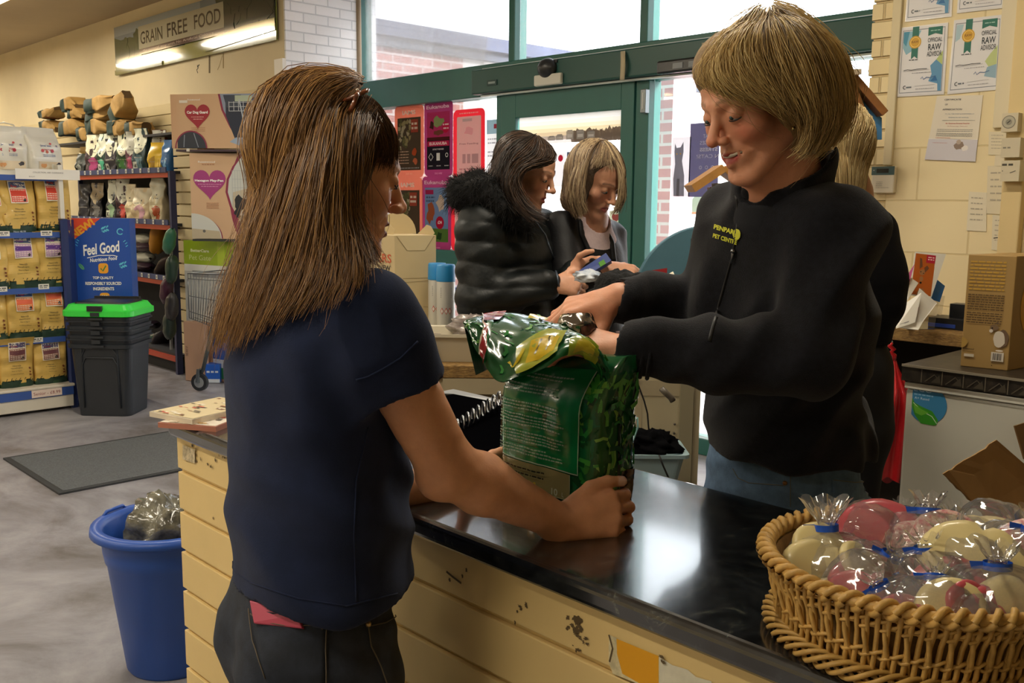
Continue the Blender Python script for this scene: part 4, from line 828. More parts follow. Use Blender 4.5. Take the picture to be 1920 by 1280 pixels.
# ================================================================ window posters
_pt = {}
def PT(hexc):
    if hexc in _pt: return _pt[hexc]
    m = bpy.data.materials.new('print_'+hexc[1:]); m.use_nodes = True; nt = m.node_tree; nt.nodes.clear(); o = nt.nodes.new('ShaderNodeOutputMaterial')
    d = nt.nodes.new('ShaderNodeBsdfDiffuse'); t = nt.nodes.new('ShaderNodeBsdfTranslucent'); mx = nt.nodes.new('ShaderNodeMixShader'); mx.inputs[0].default_value = .35
    c = (*lin(hexc),1); d.inputs[0].default_value = c; t.inputs[0].default_value = c; nt.links.new(d.outputs[0], mx.inputs[1]); nt.links.new(t.outputs[0], mx.inputs[2]); nt.links.new(mx.outputs[0], o.inputs[0]); _pt[hexc] = m; return m
PY = WIN+.018
def poster(name, lab, cat, x0, x1, yt, yb, art, base, grp=None, flip=False, Y=PY, rnd=0, th=.003):
    a = onY(x0, yb, Y); b_ = onY(x1, yb, Y); c = onY(x0, yt, Y); o = np.array([a[0],Y,a[2]]); ux = np.array([b_[0]-a[0],0,0]); uy = np.array([0,0,c[2]-a[2]])
    b = MB(); A = Art(b, o, ux, uy, lift=.0012, flip=flip); A.k = 0
    if base is None: pass
    elif rnd: A.rrect(0,0,1,1,PT(base),rnd)
    else: A.rect(0,0,1,1,PT(base))
    A.k = 1; art(A); t = b.build(name, Y_parent if False else None); return tag(t, lab, cat, grp)
def iams(photo):
    def f(A):
        A.text('IAMS', .5,.9,.06,PT('#e8d5c8'),bold=.06,wid=.46); A.text('SOLD HERE', .5,.05,.022,PT('#e8b8a0'))
        A.rect(.1,.1,.9,.83,PT('#4a4438')); r = random.Random(photo)
        for k in range(30): A.blob(r.uniform(.15,.55),r.uniform(.4,.8),.05,PT(r.choice(('#6e6a48','#8d8560','#57583c','#a39a80'))),8,.4,seed=k)
        A.rect(.58,.62,.82,.8,PT('#9c4a3a')); A.words(.6,.8,.74,.03,PT('#d8c0b0')); A.words(.6,.8,.68,.03,PT('#d8c0b0'))
        if photo == 1:
            for v in (.36,.32,.28,.24,.2): A.words(.15,.5,v,.014,PT('#b5a08c'))
            A.blob(.7,.36,.09,PT('#b0502e'),10,.3,seed=4,ry=.08); A.blob(.72,.22,.07,PT('#c06a4a'),10,.3,seed=5,ry=.06)
        A.words(.14,.86,.13,.014,PT('#9a9a9a'))
    return f
def euk(v2):
    def f(A):
        A.text('Eukanuba', .48,.92,.05,PT('#e3cdd6'),bold=.03,wid=.8); A.text('SOLD HERE', .5,.04,.022,PT('#d9a5b8'))
        if not v2:
            A.rect(.1,.48,.9,.85,PT('#b23a6a')); A.blob(.5,.72,.17,PT('#8fa06a'),14,.3,seed=2,ry=.12); A.blob(.27,.68,.08,PT('#4a2e2a'),12,.3,seed=3,ry=.09); A.blob(.5,.58,.16,PT('#7a4a3c'),12,.3,seed=6,ry=.06); A.disc(.76,.64,.12,PT('#c2244c'),14); A.words(.66,.86,.68,.02,PT('#f0d0d8')); A.words(.68,.86,.63,.02,PT('#f0d0d8')); A.rect(.1,.48,.9,.52,PT('#5a2a2a'))
            A.rect(.1,.09,.9,.48,PT('#26262e')); A.rect(.12,.40,.88,.47,PT('#c22a55')); A.text('EUKANUBA', .5,.435,.04,PT('#f3d8de'),bold=.05,wid=.62); A.text('LOYALTY REWARD', .5,.36,.02,PT('#e8e8e8'),bold=.03)
            A.ring(.24,.26,.09,.02,PT('#e8e8e8'),4); A.rect(.44,.21,.56,.31,PT('#e8e8e8')); A.ring(.8,.28,.05,.015,PT('#e8e8e8'),12)
            for u in (.16,.44,.72): A.words(u,u+.15,.14,.012,PT('#bdbdbd'))
        else:
            A.rect(.1,.12,.9,.85,PT('#6f8fb5')); A.rect(.1,.12,.9,.3,PT('#5a7a3c')); A.blob(.64,.65,.14,PT('#c9b6a4'),14,.3,seed=3,ry=.16); A.blob(.3,.5,.13,PT('#a0583a'),14,.35,seed=5,ry=.2); A.disc(.62,.38,.14,PT('#b0203c'),16); A.text('£34', .62,.385,.045,PT('#f3d8de'),bold=.05); A.words(.15,.45,.72,.02,PT('#43546e')); A.words(.15,.42,.67,.02,PT('#43546e')); A.rect(.12,.76,.4,.82,PT('#a22a55')); A.blob(.6,.2,.09,PT('#2f4a2a'),10,.3,seed=8)
    return f
G = 'pet food posters on the window'
poster('window_poster','orange IAMS poster, upper left of the window poster group','poster',741,795,200,333,iams(1),'#b5604a',G,rnd=.12)
poster('window_poster','orange IAMS poster, lower left of the window poster group','poster',738,793,333,470,iams(2),'#b5604a',G,rnd=.12)
poster('window_poster','purple Eukanuba loyalty poster, top middle of the window poster group','poster',796,849,191,331,euk(0),'#7d2b4e',G,rnd=.12)
poster('window_poster','purple Eukanuba poster with £34 roundel below the loyalty one','poster',792,846,331,468,euk(1),'#7d2b4e',G,rnd=.12)
def redf(A):
    A.rrect(.12,.08,.88,.9,PT('#e3d5da'),.03); A.words(.2,.8,.945,.015,PT('#f2c0c0')); A.text('Free Feeding', .5,.52,.03,PT('#a8909a'),bold=.03,wid=.6); A.blob(.5,.7,.15,PT('#e8b8c4'),12,.3,seed=3,ry=.08); A.rect(.3,.83,.6,.87,PT('#c5bec4'))
    for u in (.3,.45,.6,.7): A.rect(u,.25,u+.1,.38,PT('#c4a8b0'))
    A.words(.2,.8,.17,.02,PT('#c9a0aa')); A.rect(.3,.02,.65,.075,PT('#e8683c'))
poster('window_poster','red framed white poster, right of the purple ones','poster',850,909,207,340,redf,'#d02a34',G,rnd=.12)
poster('window_poster','lower red framed poster mostly hidden behind the puffer jacket','poster',846,905,345,470,redf,'#d02a34',G,rnd=.12)
def notice(A):
    A.rect(0,.78,1,1,PT('#a8c8d8')); A.rect(.5,.86,.95,.93,PT('#b8485a'))
    for v in (.7,.64,.5,.44,.3,.2): A.words(.1,.85,v,.02,PT('#a9a9b4'))
poster('window_notice','white notice with pale blue head on the window beside the door frame','notice',912,939,225,345,notice,'#e9e9ec')
def po10(A): A.text('10', .55,.86,.12,PT('#b8402e')); A.words(.1,.9,.7,.03,PT('#9a9a9a'))
poster('window_notice','white notice with red number 10 on the window beyond the long haired woman','notice',695,737,392,470,po10,'#e6e3e0')
poster('window_notice','thin grey notice strip on the window left of the orange posters','notice',714,735,300,392,lambda A: A.words(.1,.9,.8,.02,PT('#9a9a9a')),'#cfc9c2')
def sunset(A):
    for k, c in enumerate(('#b5a598','#dcc6a4','#f4e2bc','#fdf2d8','#fffaf0','#ffffff','#ffffff')): A.rect(0,.12+k*.126,1,.12+(k+1)*.126,PT(c))
    A.rect(0,0,1,.12,PT('#f0ecec'))
    r = random.Random(4)
    for k in range(16): A.blob(.55+k*.03,.17,.03,PT('#8d8076'),8,.4,seed=k,ry=.05)
    for u, h in ((.3,.12),(.38,.16),(.48,.28),(.58,.27),(.68,.22)): A.rect(u,.1,u+.07,.1+h,PT('#b9b5b4')); A.rect(u+.01,.1+h,u+.06,.13+h,PT('#8f8d92')); A.rect(u+.01,.16,u+.06,.1+h*.6,PT('#e9e6e6'))
poster('door_poster','sunset sky poster with bottles across the top of the door glass','poster',974,1168,218,272,sunset,None,Y=WIN-.014)
def mason(A):
    A.rect(0,.0,1,.75,PT('#7e8dad')); A.rect(0,.75,1,1,PT('#6a7698')); A.text('MASON', .5,.86,.1,PT('#d9c45a'),bold=.04,wid=.8); A.blob(.5,.4,.3,PT('#b5c0d4'),12,.3,seed=2)
poster('door_poster','blue poster with yellow heading on the door glass between the two women','poster',1062,1112,285,345,mason,'#6a7698',flip=True,Y=WIN-.014)
poster('door_poster','white poster with red mark and small figure behind the dark haired woman','poster',1028,1058,288,350,lambda A: (A.disc(.75,.85,.15,PT('#c9304a'),12), A.blob(.3,.4,.18,PT('#4a2a36'),10,.4,seed=3)),'#eceaf0',Y=WIN-.014)
poster('door_poster','green footed poster at the right of the door glass','poster',1142,1166,395,428,lambda A: (A.rect(0,0,1,.35,PT('#5a7f3c')), A.words(.1,.9,.17,.08,PT('#d9e6c8')), A.blob(.5,.65,.25,PT('#a85a5a'),10,.4,seed=2)),'#c9cdb4',Y=WIN-.014)
def goldp(A):
    r = random.Random(9)
    for k in range(16): A.ring(r.random(),r.random(),.12,.03,PT('#8d7430'),10)
    A.rect(0,0,1,.2,PT('#20483e')); A.words(.1,.9,.1,.05,PT('#d9e6dc'))
poster('door_poster','gold patterned poster below the green footed one','poster',1142,1166,430,495,goldp,'#b8984a',Y=WIN-.014)
def catp(A):
    g = '#8a8a96'; A.poly([(.15,0),(.1,.3),(.18,.55),(.12,.75),(.14,.9),(.24,.82),(.45,.83),(.6,.92),(.62,.75),(.55,.6),(.7,.35),(.72,0)], PT(g)); A.disc(.26,.72,.035,PT('#d9a83c'),8); A.disc(.46,.72,.035,PT('#d9a83c'),8); A.poly([(.3,0),(.3,.3),(.45,.3),(.45,0)],PT('#7a7a86'))
poster('window_poster','grey cat poster on the side light right of the door','poster',1258,1292,258,368,catp,'#e6e4ec')
def stressp(A):
    A.rect(.0,.93,.5,1,PT('#c9a8b0'))
    for v, t in ((.82,'WHAT'),(.73,'CAUSES'),(.64,'STRESS'),(.55,'IN CATS?')): A.text(t, .35,v,.05,PT('#d9d9e6'),bold=.04 if t=='STRESS' else 0,wid=.1*len(t))
    for u in (.2,.4,.6): A.ring(u,.4,.05,.015,PT('#d9d9e6'),12); A.ring(u,.26,.05,.015,PT('#d9d9e6'),12)
poster('window_poster','dusky purple poster reading WHAT CAUSES STRESS IN CATS backwards','poster',1290,1345,232,369,stressp,'#5a5672',flip=True)
# ================================================================ desk behind the counter
DZ = .98; osb = P('#9c7a43', .75, vs=.35, sc=60, c2='#6b4f28', bp=.3, bs=90, stretch=(1,1,3))
o_, ux_, uy_ = card(800, 1334, 680, 683, 2.93, 2.93); o_[2] = DZ; dn = nrm(np.cross(ux_,(0,0,1)))   # towards the camera
dk_ = thing('back_desk', 'chipboard topped desk behind the counter below the customers', 'desk', np.array([*(o_+ux_/2-dn*.3)[:2],0]))
def dbox(b, s0, s1, d0, d1, z0, z1, m=None):
    "box on the desk: s along, d back from the front edge"
    u = nrm(ux_); V = [o_*(1,1,0)+u*s-dn*d for s, d in ((s0,d0),(s1,d0),(s1,d1),(s0,d1))]; return b.hull8([v+(0,0,z0) for v in V]+[v+(0,0,z1) for v in V], m)
L_ = np.linalg.norm(ux_); pale = P('#a89b7e', .6, vs=.05, sc=5)
b = MB(osb); dbox(b, 0, L_*.5, 0, .32, DZ-.04, DZ); b.build('desk_top', dk_, bevel=.003)
b = MB(P('#cfc6ae',.5)); dbox(b, L_*.5+.002, L_, 0, .32, DZ-.022, DZ); b.build('worktop', dk_)
b = MB(pale); dbox(b, .03, .05, .02, .30, 0, DZ-.04); dbox(b, L_-.05,L_-.03,.0,.30,0,DZ-.022); dbox(b, .05,L_-.05,.0,.02,DZ-.09,DZ-.041); dbox(b,.05,L_-.05,.28,.30,.0,DZ-.04); dbox(b, L_*.74,L_*.76,.0,.28,0,DZ-.04); dbox(b,.05,L_*.74,.02,.28,.55,.57); b.build('carcass', dk_)
b = MB(P('#b3a88a',.55)); s5 = np.dot(at(1165,700,2.93)-o_, nrm(ux_)); s6 = np.dot(at(1276,700,2.93)-o_, nrm(ux_)); s7 = np.dot(at(1301,700,2.93)-o_, nrm(ux_)); dbox(b, s5,s6,.002,.018,0,DZ-.03); b.build('side_panel', dk_)
# tray and its contents
c = at(852, 681, 3.08); c[2] = DZ; ry = atan2(ux_[1], ux_[0]); t = thing('plastic_tray', 'cream plastic tray with barcode sticker on the back desk', 'tray', c)
def Rt(q): return np.array(q) @ np.array([[cos(ry),sin(ry),0],[-sin(ry),cos(ry),0],[0,0,1]]) + c
tm = P('#cfc6ae', .45); b = MB(tm); R = [rrz(.25,.16,0,.04),rrz(.30,.20,.08,.05),rrz(.33,.23,.082,.05),rrz(.33,.23,.092,.05),rrz(.295,.195,.09,.05),rrz(.25,.16,.008,.04)]
loft(b, [Rt(r) for r in R]); b.build('tub', t, bevel=0)
b = MB(); A = Art(b, Rt((-.12,-.092,.02)), Rt((.24,0,0))-Rt((0,0,0)), Rt((0,-.018,.06))-Rt((0,0,0)), lift=.006); A.rect(.0,.0,.3,.35,P('#2c3558',.4)); A.rect(.0,.45,.22,.95,P('#d8d3c4',.4))
for k in range(7): A.rect(.02+k*.026,.5,.034+k*.026,.9,P('#4a4a44',.5))
b.build('sticker', t)
tb = crumple(Rt((.07,0,.10)), .07, 9, P('#5c4c48', .3, vs=.4, sc=18, c2='#a39a92', coat=.5), amp=.4, sq=(1.5,.8,.55)).build('treat_packet', smooth=True); tag(tb, 'grey brown shiny packet lying in the cream tray', 'packet')
def sbox(name, lab, cat, px_, py_, Z, w, h, d, m, art=None, rot=0., zb=None):
    c = at(px_, py_, Z); 
    if zb is not None: c[2] = zb
    a = TH+rot; ux = np.array([cos(a),sin(a),0])*w; o = c-ux/2; b = MB(m); slab(b, o, ux, np.array([0,0,h]), d)
    if art: A = Art(b, o, ux, np.array([0,0,h]), lift=.001); art(A)
    return tag(b.build(name, bevel=.0), lab, cat)
def wordy(c1, n=6, u0=.1, u1=.9):
    return lambda A: [A.words(u0,u1,.85-.7*k/n,.05,P(c1,.5)) for k in range(n)]
sbox('small_carton','small white printed box at the left of the tray','carton',768,625,3.1,.06,.085,.04,P('#cfcabd',.4),wordy('#8d8a82'),zb=DZ+.012)
sbox('clam_pack','clear blister pack with dark lid in the cream tray','packet',782,628,3.06,.075,.06,.03,P('#b9b9b4',.2,coat=.5),lambda A:(A.rect(.1,.7,.6,.95,P('#3a3a40',.4)),A.disc(.3,.35,.15,P('#77797c',.3),12),A.disc(.7,.35,.15,P('#8d8f92',.3),12)),zb=DZ+.014)
sbox('small_carton','pink and maroon box standing in the cream tray','carton',806,628,3.04,.06,.066,.03,P('#4a1e22',.4),lambda A:(A.rect(.0,.72,1,1,P('#6e1f2a',.4)),A.rect(.0,.0,.85,.6,P('#b9716c',.5)),[A.words(.08,.75,.5-k*.1,.04,P('#d9b0aa',.5)) for k in range(5)]),rot=-.15,zb=DZ+.014)
# display carton
cbm = P('#c9b58a', .6); zb = DZ; a = at(741, 640, 3.80); a[2] = zb; e = at(818, 640, 3.88); e[2] = zb; l = at(672, 640, 4.05); l[2] = zb
zt4 = at(741,441,3.80)[2]-zb; dc = thing('display_carton', 'tall cream display carton with rounded header behind the tray', 'carton', (a+e)/2+(0,0,0))
b = MB(cbm); r4 = l+e-a; b.hull8([a,e,r4,l]+[v+(0,0,zt4) for v in (a,e,r4,l)]); b.build('carton', dc, bevel=.002)
b = MB(); A = Art(b, a, e-a, np.array([0,0,zt4]), lift=.001); lnm = P('#8d7a52',.6); W2 = P('#d8c69c',.6)
A.poly([(.03,.995),(.97,.995),(.72,.83),(.3,.83)], P('#d0bd92',.6)); A.line([(.05,.99),(.3,.835),(.72,.835),(.95,.99)], .012, lnm); A.line([(.18,.5),(.2,.535),(.8,.535),(.83,.5)],.008,lnm); A.line([(.18,.49),(.8,.505)],.008,lnm); A.rect(.17,.475,.21,.495,P('#2b2418',.7)); A.rect(.80,.475,.85,.5,P('#2b2418',.7)); A.line([(.68,.22),(.82,.215),(.84,.17)],.01,lnm)
A2 = Art(b, l, a-l, np.array([0,0,zt4]), lift=.001); A2.text('BAKERS', .52,.745,.095,P('#c2512e',.6),bold=.02,wid=.8); A2.text('NEW', .75,.64,.06,P('#2e2a28',.6),bold=.03,wid=.3)
b.build('print', dc)
b = MB(cbm); mid = (l+e)/2+(0,0,zt4); ww = nrm(e-a)*np.linalg.norm(at(782,440,4.0)-at(706,440,4.0))/2; cc = at(744,440,4.0); cc[2] = zb+zt4
q = [cc+ww*cos(radians(x))+(0,0,.088*sin(radians(x))) for x in range(0,181,12)]; nn = nrm(np.cross(e-a,(0,0,1)))*.004
b.add([p-nn for p in q]+[p+nn for p in q], [tuple(range(len(q))),tuple(range(2*len(q)-1,len(q)-1,-1))]+[(i,(i+1)%len(q),len(q)+(i+1)%len(q),len(q)+i)[::-1] for i in range(len(q))]); b.build('header', dc)
b = MB(cbm)
for pts in (((712,440),(712,422),(730,420),(740,430),(737,441)),((783,438),(800,421),(808,424),(815,437),(812,440))):
    q = [at(x,y,3.9) for x,y in pts]; n5 = len(q); b.add(q+[p-dn*.004 for p in q], [tuple(range(n5)),tuple(range(2*n5-1,n5-1,-1))]+[(i,(i+1)%n5,n5+(i+1)%n5,n5+i)[::-1] for i in range(n5)])
b.build('flap', dc)
sp_ = thing('side_table', 'low cream table under the display carton and spray cans', 'table', at(770,700,3.9)*(1,1,0)); b = MB(P('#bfb08a',.6)); q_ = [at(650,600,3.66),at(856,600,3.62),at(856,600,4.06),at(650,600,4.12)]; b.hull8([v*(1,1,0)+(0,0,DZ-.03) for v in q_]+[v*(1,1,0)+(0,0,DZ-.001) for v in q_]); b.build('table_top', sp_)
for v in q_: v2 = v*.97+(q_[0]+q_[2])/2*.03; b = MB(P('#8a7a55',.6)); b.bar(v2*(1,1,0), v2*(1,1,0)+(0,0,DZ-.03), .04, .04, up=(1,0,0)); b.build('leg', sp_)
# spray cans
def can(px_, Z, lab):
    c = at(px_, 600, Z); c[2] = DZ; t = thing('spray_can', lab, 'can', c, 'spray cans on the back desk'); r = .036
    MB(P('#c9c9c4',.3,metal=.2)).lathe([(r*.96,0),(r,.004),(r,.2),(r*.94,.207)], c, 24).build('body', t)
    MB(P('#2b8fd0',.35)).lathe([(r*1.02,.196),(r*1.04,.2),(r*1.0,.255),(r*.93,.262),(r*.9,.262)], c, 24).build('cap', t)
    b = MB(); q = lambda aa, z: c+np.array([(r+.0008)*cos(aa),(r+.0008)*sin(aa),z]); a0 = TH-pi/2
    for k, z in enumerate((.17,.163,.156,.149,.142,.135)):
        b.add([q(a0-.5,z),q(a0+.7,z),q(a0+.7,z+.003),q(a0-.5,z+.003)], [(0,1,2,3)], P('#77777a',.5))
    for s_ in (-.35,.1,.5):
        b.add([q(a0+s_,.07),q(a0+s_+.2,.083),q(a0+s_,.097),q(a0+s_-.2,.083)], [(0,1,2,3)], P('#c2453c',.5)); b.add([q(a0+s_,.074)*1.0,q(a0+s_+.14,.083),q(a0+s_,.092),q(a0+s_-.14,.083)]+np.array([0,0,0])+(np.array([cos(a0),sin(a0),0])*.0015), [(0,1,2,3)], P('#e6e3dc',.5))
    b.build('label', t)
can(836, 3.72, 'white spray can with blue cap, nearer one beside the display carton'); can(820, 3.8, 'spray can with blue cap tucked behind the nearer can')
# black ring binder on the counter
t = thing('ring_binder', 'black ring bound folder standing open left of the green bag', 'binder', onZ(880,900,CT)+(0,0,0)); bk = P('#060608', .6, spec=.0)
def thick(b, q, d, m=None):
    q = [np.array(p,float) for p in q]; n = len(q); N = nrm(np.cross(q[1]-q[0], q[-1]-q[0]))*d; b.add(q+[p-N for p in q], [tuple(range(n)),tuple(range(2*n-1,n-1,-1))]+[(i,(i+1)%n,n+(i+1)%n,n+i)[::-1] for i in range(n)], m); return b
F1 = [at(800,850,1.93),at(938,850,1.98),at(940,755,2.12),at(850,738,2.14),at(815,745,2.13)]; zz0 = CT+.004
for p in F1[:2]: p[2] = zz0
thick(MB(bk), F1, .006).build('front_cover', t, bevel=.001)
thick(MB(P('#a9adb3',.3)), [at(815,738,2.15),at(850,731,2.16),at(942,752,2.14),at(940,757,2.13),at(850,740,2.15)], .004).build('page_edges', t)
b = MB(P('#b9bcc2',.2,metal=.9))
for k in range(9):
    s_ = k/8; x = 936-s_*78; y = 746+s_*52; Z = 2.10-.06*s_; c = at(x,y,Z); b.tube([c+RW@np.array([.004*cos(a),-.012*cos(a)-.006,.016*sin(a)]) for a in np.linspace(0,2*pi,14,endpoint=False)], .0022, 6, closed=True)
b.build('ring', t)
thick(MB(P('#08080a',.6,spec=.0)), [at(850,862,2.03),at(940,868,2.03),at(941,822,2.1),at(858,814,2.12)], .004).build('back_cover', t)
b = MB(P('#8d9096',.3)); b.tube([at(866,813,2.1),at(938,822,2.08)], .0018, 5); b.tube([at(880,829,2.07),at(938,831,2.06)], .0014, 5); b.build('wire', t)
# crate, cloth, cable
c = at(1192, 880, 2.66); c = c*(1,1,0)+(0,0,.685); t = thing('storage_crate', 'pale blue plastic crate below the blonde woman at the desk side', 'crate', c)
Rc = lambda q: (np.array(q) @ np.array([[cos(ry),sin(ry),0],[-sin(ry),cos(ry),0],[0,0,1]])) + c; cm = P('#8fa7ad',.4)
loft(MB(cm), [Rc(r) for r in (rrz(.21,.13,0,.02),rrz(.25,.16,.10,.02),rrz(.275,.185,.102,.02),rrz(.275,.185,.112,.02),rrz(.245,.155,.11,.02),rrz(.2,.12,.005,.02))]).build('tub', t); A = None
b = MB(); A = Art(b, Rc((-.09,-.075,.02)), Rc((.15,0,0))-Rc((0,0,0)), Rc((0,0,.06))-Rc((0,0,0)), lift=.012); A.rect(0,0,.35,1,P('#a99a8c',.5)); b.build('sticker', t); stl = thing('stool', 'small pale wooden stool under the blue crate', 'stool', c*(1,1,0)); MB(pale).box(c-(.12,.12,.03),c+(.12,.12,-.002)).build('seat', stl); [MB(pale).bar((c+(i*.1,j*.1,0))*(1,1,0), c+(i*.1,j*.1,-.03), .025,.025,up=(1,0,0)).build('leg', stl) for i in (-1,1) for j in (-1,1)]
c2 = c + (0,0,-.03); MB(pale).box(c-(.3,.3,.03),c+(.3,.3,-.002)).build
b = MB(pale); dbox(b, L_*.76,L_-.05,.02,.26,.66,.70); o5 = b.build('low_shelf', dk_); b = MB(P('#8f866c',.6)); dbox(b, s6,s7,-.012,.02,0,DZ-.03); b.build('edge_post', dk_); b = MB(P('#3a352c',.5)); [b.ball(at(x,y,2.925),.004) for x,y in ((1265,795),(1264,812))]; b.build('peg_hole', dk_)
tag(crumple(c+(.03,.03,.125), .06, 4, P('#08080a',.9,spec=.03), amp=.5, sq=(1.2,1,.55)).build('black_cloth', smooth=True), 'crumpled black cloth lying in the pale blue crate', 'cloth')
b = MB(P('#7fa9a6',.3)); q = [at(x,y,2.62) for x,y in ((1168,838),(1170,812),(1182,790),(1195,783),(1196,800),(1188,822),(1172,840))]; b.tube(q, .008, 8, sq=.4); tag(b.build('lead_strap'), 'pale teal strap looped over the crate edge', 'strap')
b = MB(P('#111111',.5)); b.tube([at(x,y,2.86) for x,y in ((1190,700),(1197,722),(1208,752),(1214,775),(1216,800),(1218,815))], .0028, 6); b.tube([at(x,y,2.5) for x,y in ((1236,853),(1243,872),(1254,897))], .0028, 6); tag(b.build('cable'), 'thin black cable hanging down the desk side into the crate', 'cable')
tag(MB(P('#5b5348',.4)).tube([at(x,y,2.7) for x,y in ((1240,728),(1250,738),(1258,745),(1262,752))], .009, 8).build('hook'), 'dark rubber hook on the desk side panel', 'hook')
# ---------------------------------------------------------------- blue round sign, reader, purse
c = at(1325, 560, 3.2); r = 137*3.2/1800; t = thing('round_sign', 'large blue grey round sign standing behind the blonde woman', 'sign', c*(1,1,0)+(0,0,DZ)); u = Wd((1,0,0)); 
q = [c+u*r*cos(a)+np.array([0,0,r*sin(a)]) for a in np.linspace(0,2*pi,64,endpoint=False) if c[2]+r*sin(a) > DZ]; k0 = 0
q = sorted(q, key=lambda p: atan2(p[2]-c[2]-0.0, np.dot(p-c,u))) ; 
thick(MB(P('#51798a',.45,vs=.06,sc=14)), q, .03).build('disc', t, bevel=.004)
b = MB(); A = Art(b, at(1222,526,3.16), at(1250,522,3.16)-at(1222,526,3.16), (0,0,.035), lift=.004); A.rect(-.15,-.15,1.1,1.1,P('#e6e2dc',.5)); A.rect(0,.45,1,1,P('#a3262c',.5)); A.rect(.25,0,.75,.5,P('#a3262c',.5)); A.k += 1
A2 = Art(b, at(1294,470,3.16), at(1318,470,3.16)-at(1294,470,3.16), (0,0,.04), lift=.004); A2.rect(0,0,1,1,P('#15161a',.4)); b.build('print', t)
t = thing('card_reader', 'cream and black card reader tilted beside the round sign', 'card reader', at(1235,560,2.98)*(1,1,0)+(0,0,DZ)); 
thick(MB(P('#d8d2bd',.4)), [at(1203,542,2.95),at(1212,548,2.93),at(1266,518,2.93),at(1262,508,2.97)], .03).build('casing', t, bevel=.002); thick(MB(P('#17181a',.3)), [at(1212,549,2.925),at(1222,556,2.91),at(1268,535,2.91),at(1266,519,2.925)], .03).build('screen', t, bevel=.002)
MB(P('#17181a',.4)).tube([at(1240,545,2.97), at(1240,560,3.0)*(1,1,0)+(0,0,DZ)], .02, 10).build('stand', t)
tag(crumple(at(1165,556,3.0), .085, 12, P('#08080a',.9,bp=.6,bs=90), amp=.3, sq=(1.25,.8,.95)).build('handbag', smooth=True), 'black furry handbag on the desk under the highlighted haired woman', 'handbag')
# ================================================================ right hand bench, freezer, cartons
FY, FZ = 2.9, 1.0; fx0 = float(onZ(1706,681,FZ)[0]); bz = 1.035
fz = thing('freezer', 'white under counter freezer with round ECO sticker at the right', 'freezer', (fx0+.45,FY+.28,0)); fw_ = P('#c9c7b9', .35, vs=.03, sc=3)
MB(fw_).box((fx0,FY+.03,.03),(fx0+1.4,FY+.56,FZ-.06)).build('body', fz, bevel=.008)
MB(fw_).box((fx0,FY,.06),(fx0+1.4,FY+.026,FZ-.075)).build('door', fz, bevel=.01)
MB(P('#dedccf',.35)).box((fx0-.002,FY-.006,FZ-.075),(fx0+1.402,FY+.3,FZ-.055)).build('top_trim', fz, bevel=.003)
b = MB(P('#3a3228',.4,vs=.5,sc=24,c2='#15120f')); b.box((fx0-.01,FY-.012,FZ-.05),(fx0+1.41,FY+.57,FZ)); b.build('top_board', fz)
b = MB(P('#8f8674',.35)); b.box((fx0-.01,FY-.016,FZ-.006),(fx0+1.41,FY-.011,FZ+.001)); k = 0; x = fx0+.05
A = Art(b,(0,FY-.012,0),(1,0,0),(0,0,1),lift=.0008)
while x < fx0+1.35: A.rect(x,FZ-.05,x+.003,FZ-.008,P('#6b6252',.4)); A.line([(x+.012,FZ-.045),(x+.04,FZ-.02),(x+.05,FZ-.03)],.003,P('#5a5244',.4)); A.poly([(x+.03,FZ-.045),(x+.055,FZ-.02),(x+.06,FZ-.045)],P('#4b4438',.4)); x += .062
b.build('edge_pattern', fz)
A_ = onY(1707,790,FY); B_ = onY(1773,790,FY); T_ = onY(1707,716,FY); b = MB(); wS = (B_-A_)[0]; hS = T_[2]-A_[2]
A = Art(b, (A_[0]+.001,FY,A_[2]), (wS,0,0), (0,0,hS), lift=.001); 
A.disc(.44,.5,.56,P('#3f86b4',.35),36); A.poly([(.0,.62),(.08,.5),(.3,.42),(.6,.35),(.78,.15),(.75,.03),(.6,-.02),(.3,.0),(.1,.2),(.0,.4)], P('#3f9a2a',.35)); A.line([(.04,.5),(.3,.32),(.6,.22),(.75,.06)],.02,P('#d9ead0',.4)); A.poly([(.05,.46),(.3,.36),(.5,.3),(.3,.2),(.12,.25)],P('#6db83a',.35))
A.text('ECO', .3,.86,.13,P('#bfe0f2',.4),wid=.52); A.words(.05,.6,.72,.03,P('#8fc0dc',.4)); A.text('A+ Rated', .28,.63,.06,P('#d3eaf5',.4),wid=.42); b.build('eco_sticker', fz)
# bench
bx1 = fx0-.02; bench = thing('wall_bench', 'chipboard bench top along the cream wall behind the freezer', 'bench', (-1.2,3.75,0)); 
MB(osb).box((-2.05,3.46,bz-.045),(1.6,RIGHT-.01,bz)).build('bench_top', bench, bevel=.003)
b = MB(P('#2b241b',.8)); b.box((-2.0,RIGHT-.05,0),(1.6,RIGHT-.012,bz-.045)); b.build('back_board', bench)
for x in (-2.0,1.5): MB(P('#3a3024',.8)).box((x,3.55,0),(x+.06,RIGHT-.05,bz-.045)).build('leg', bench)
b = MB(P('#6f6a58',.7)); b.box((fx0-.16,3.3,0),(fx0-.10,3.44,FZ-.12)); tag(b.build('timber_post'), 'pale timber post standing left of the freezer', 'post')
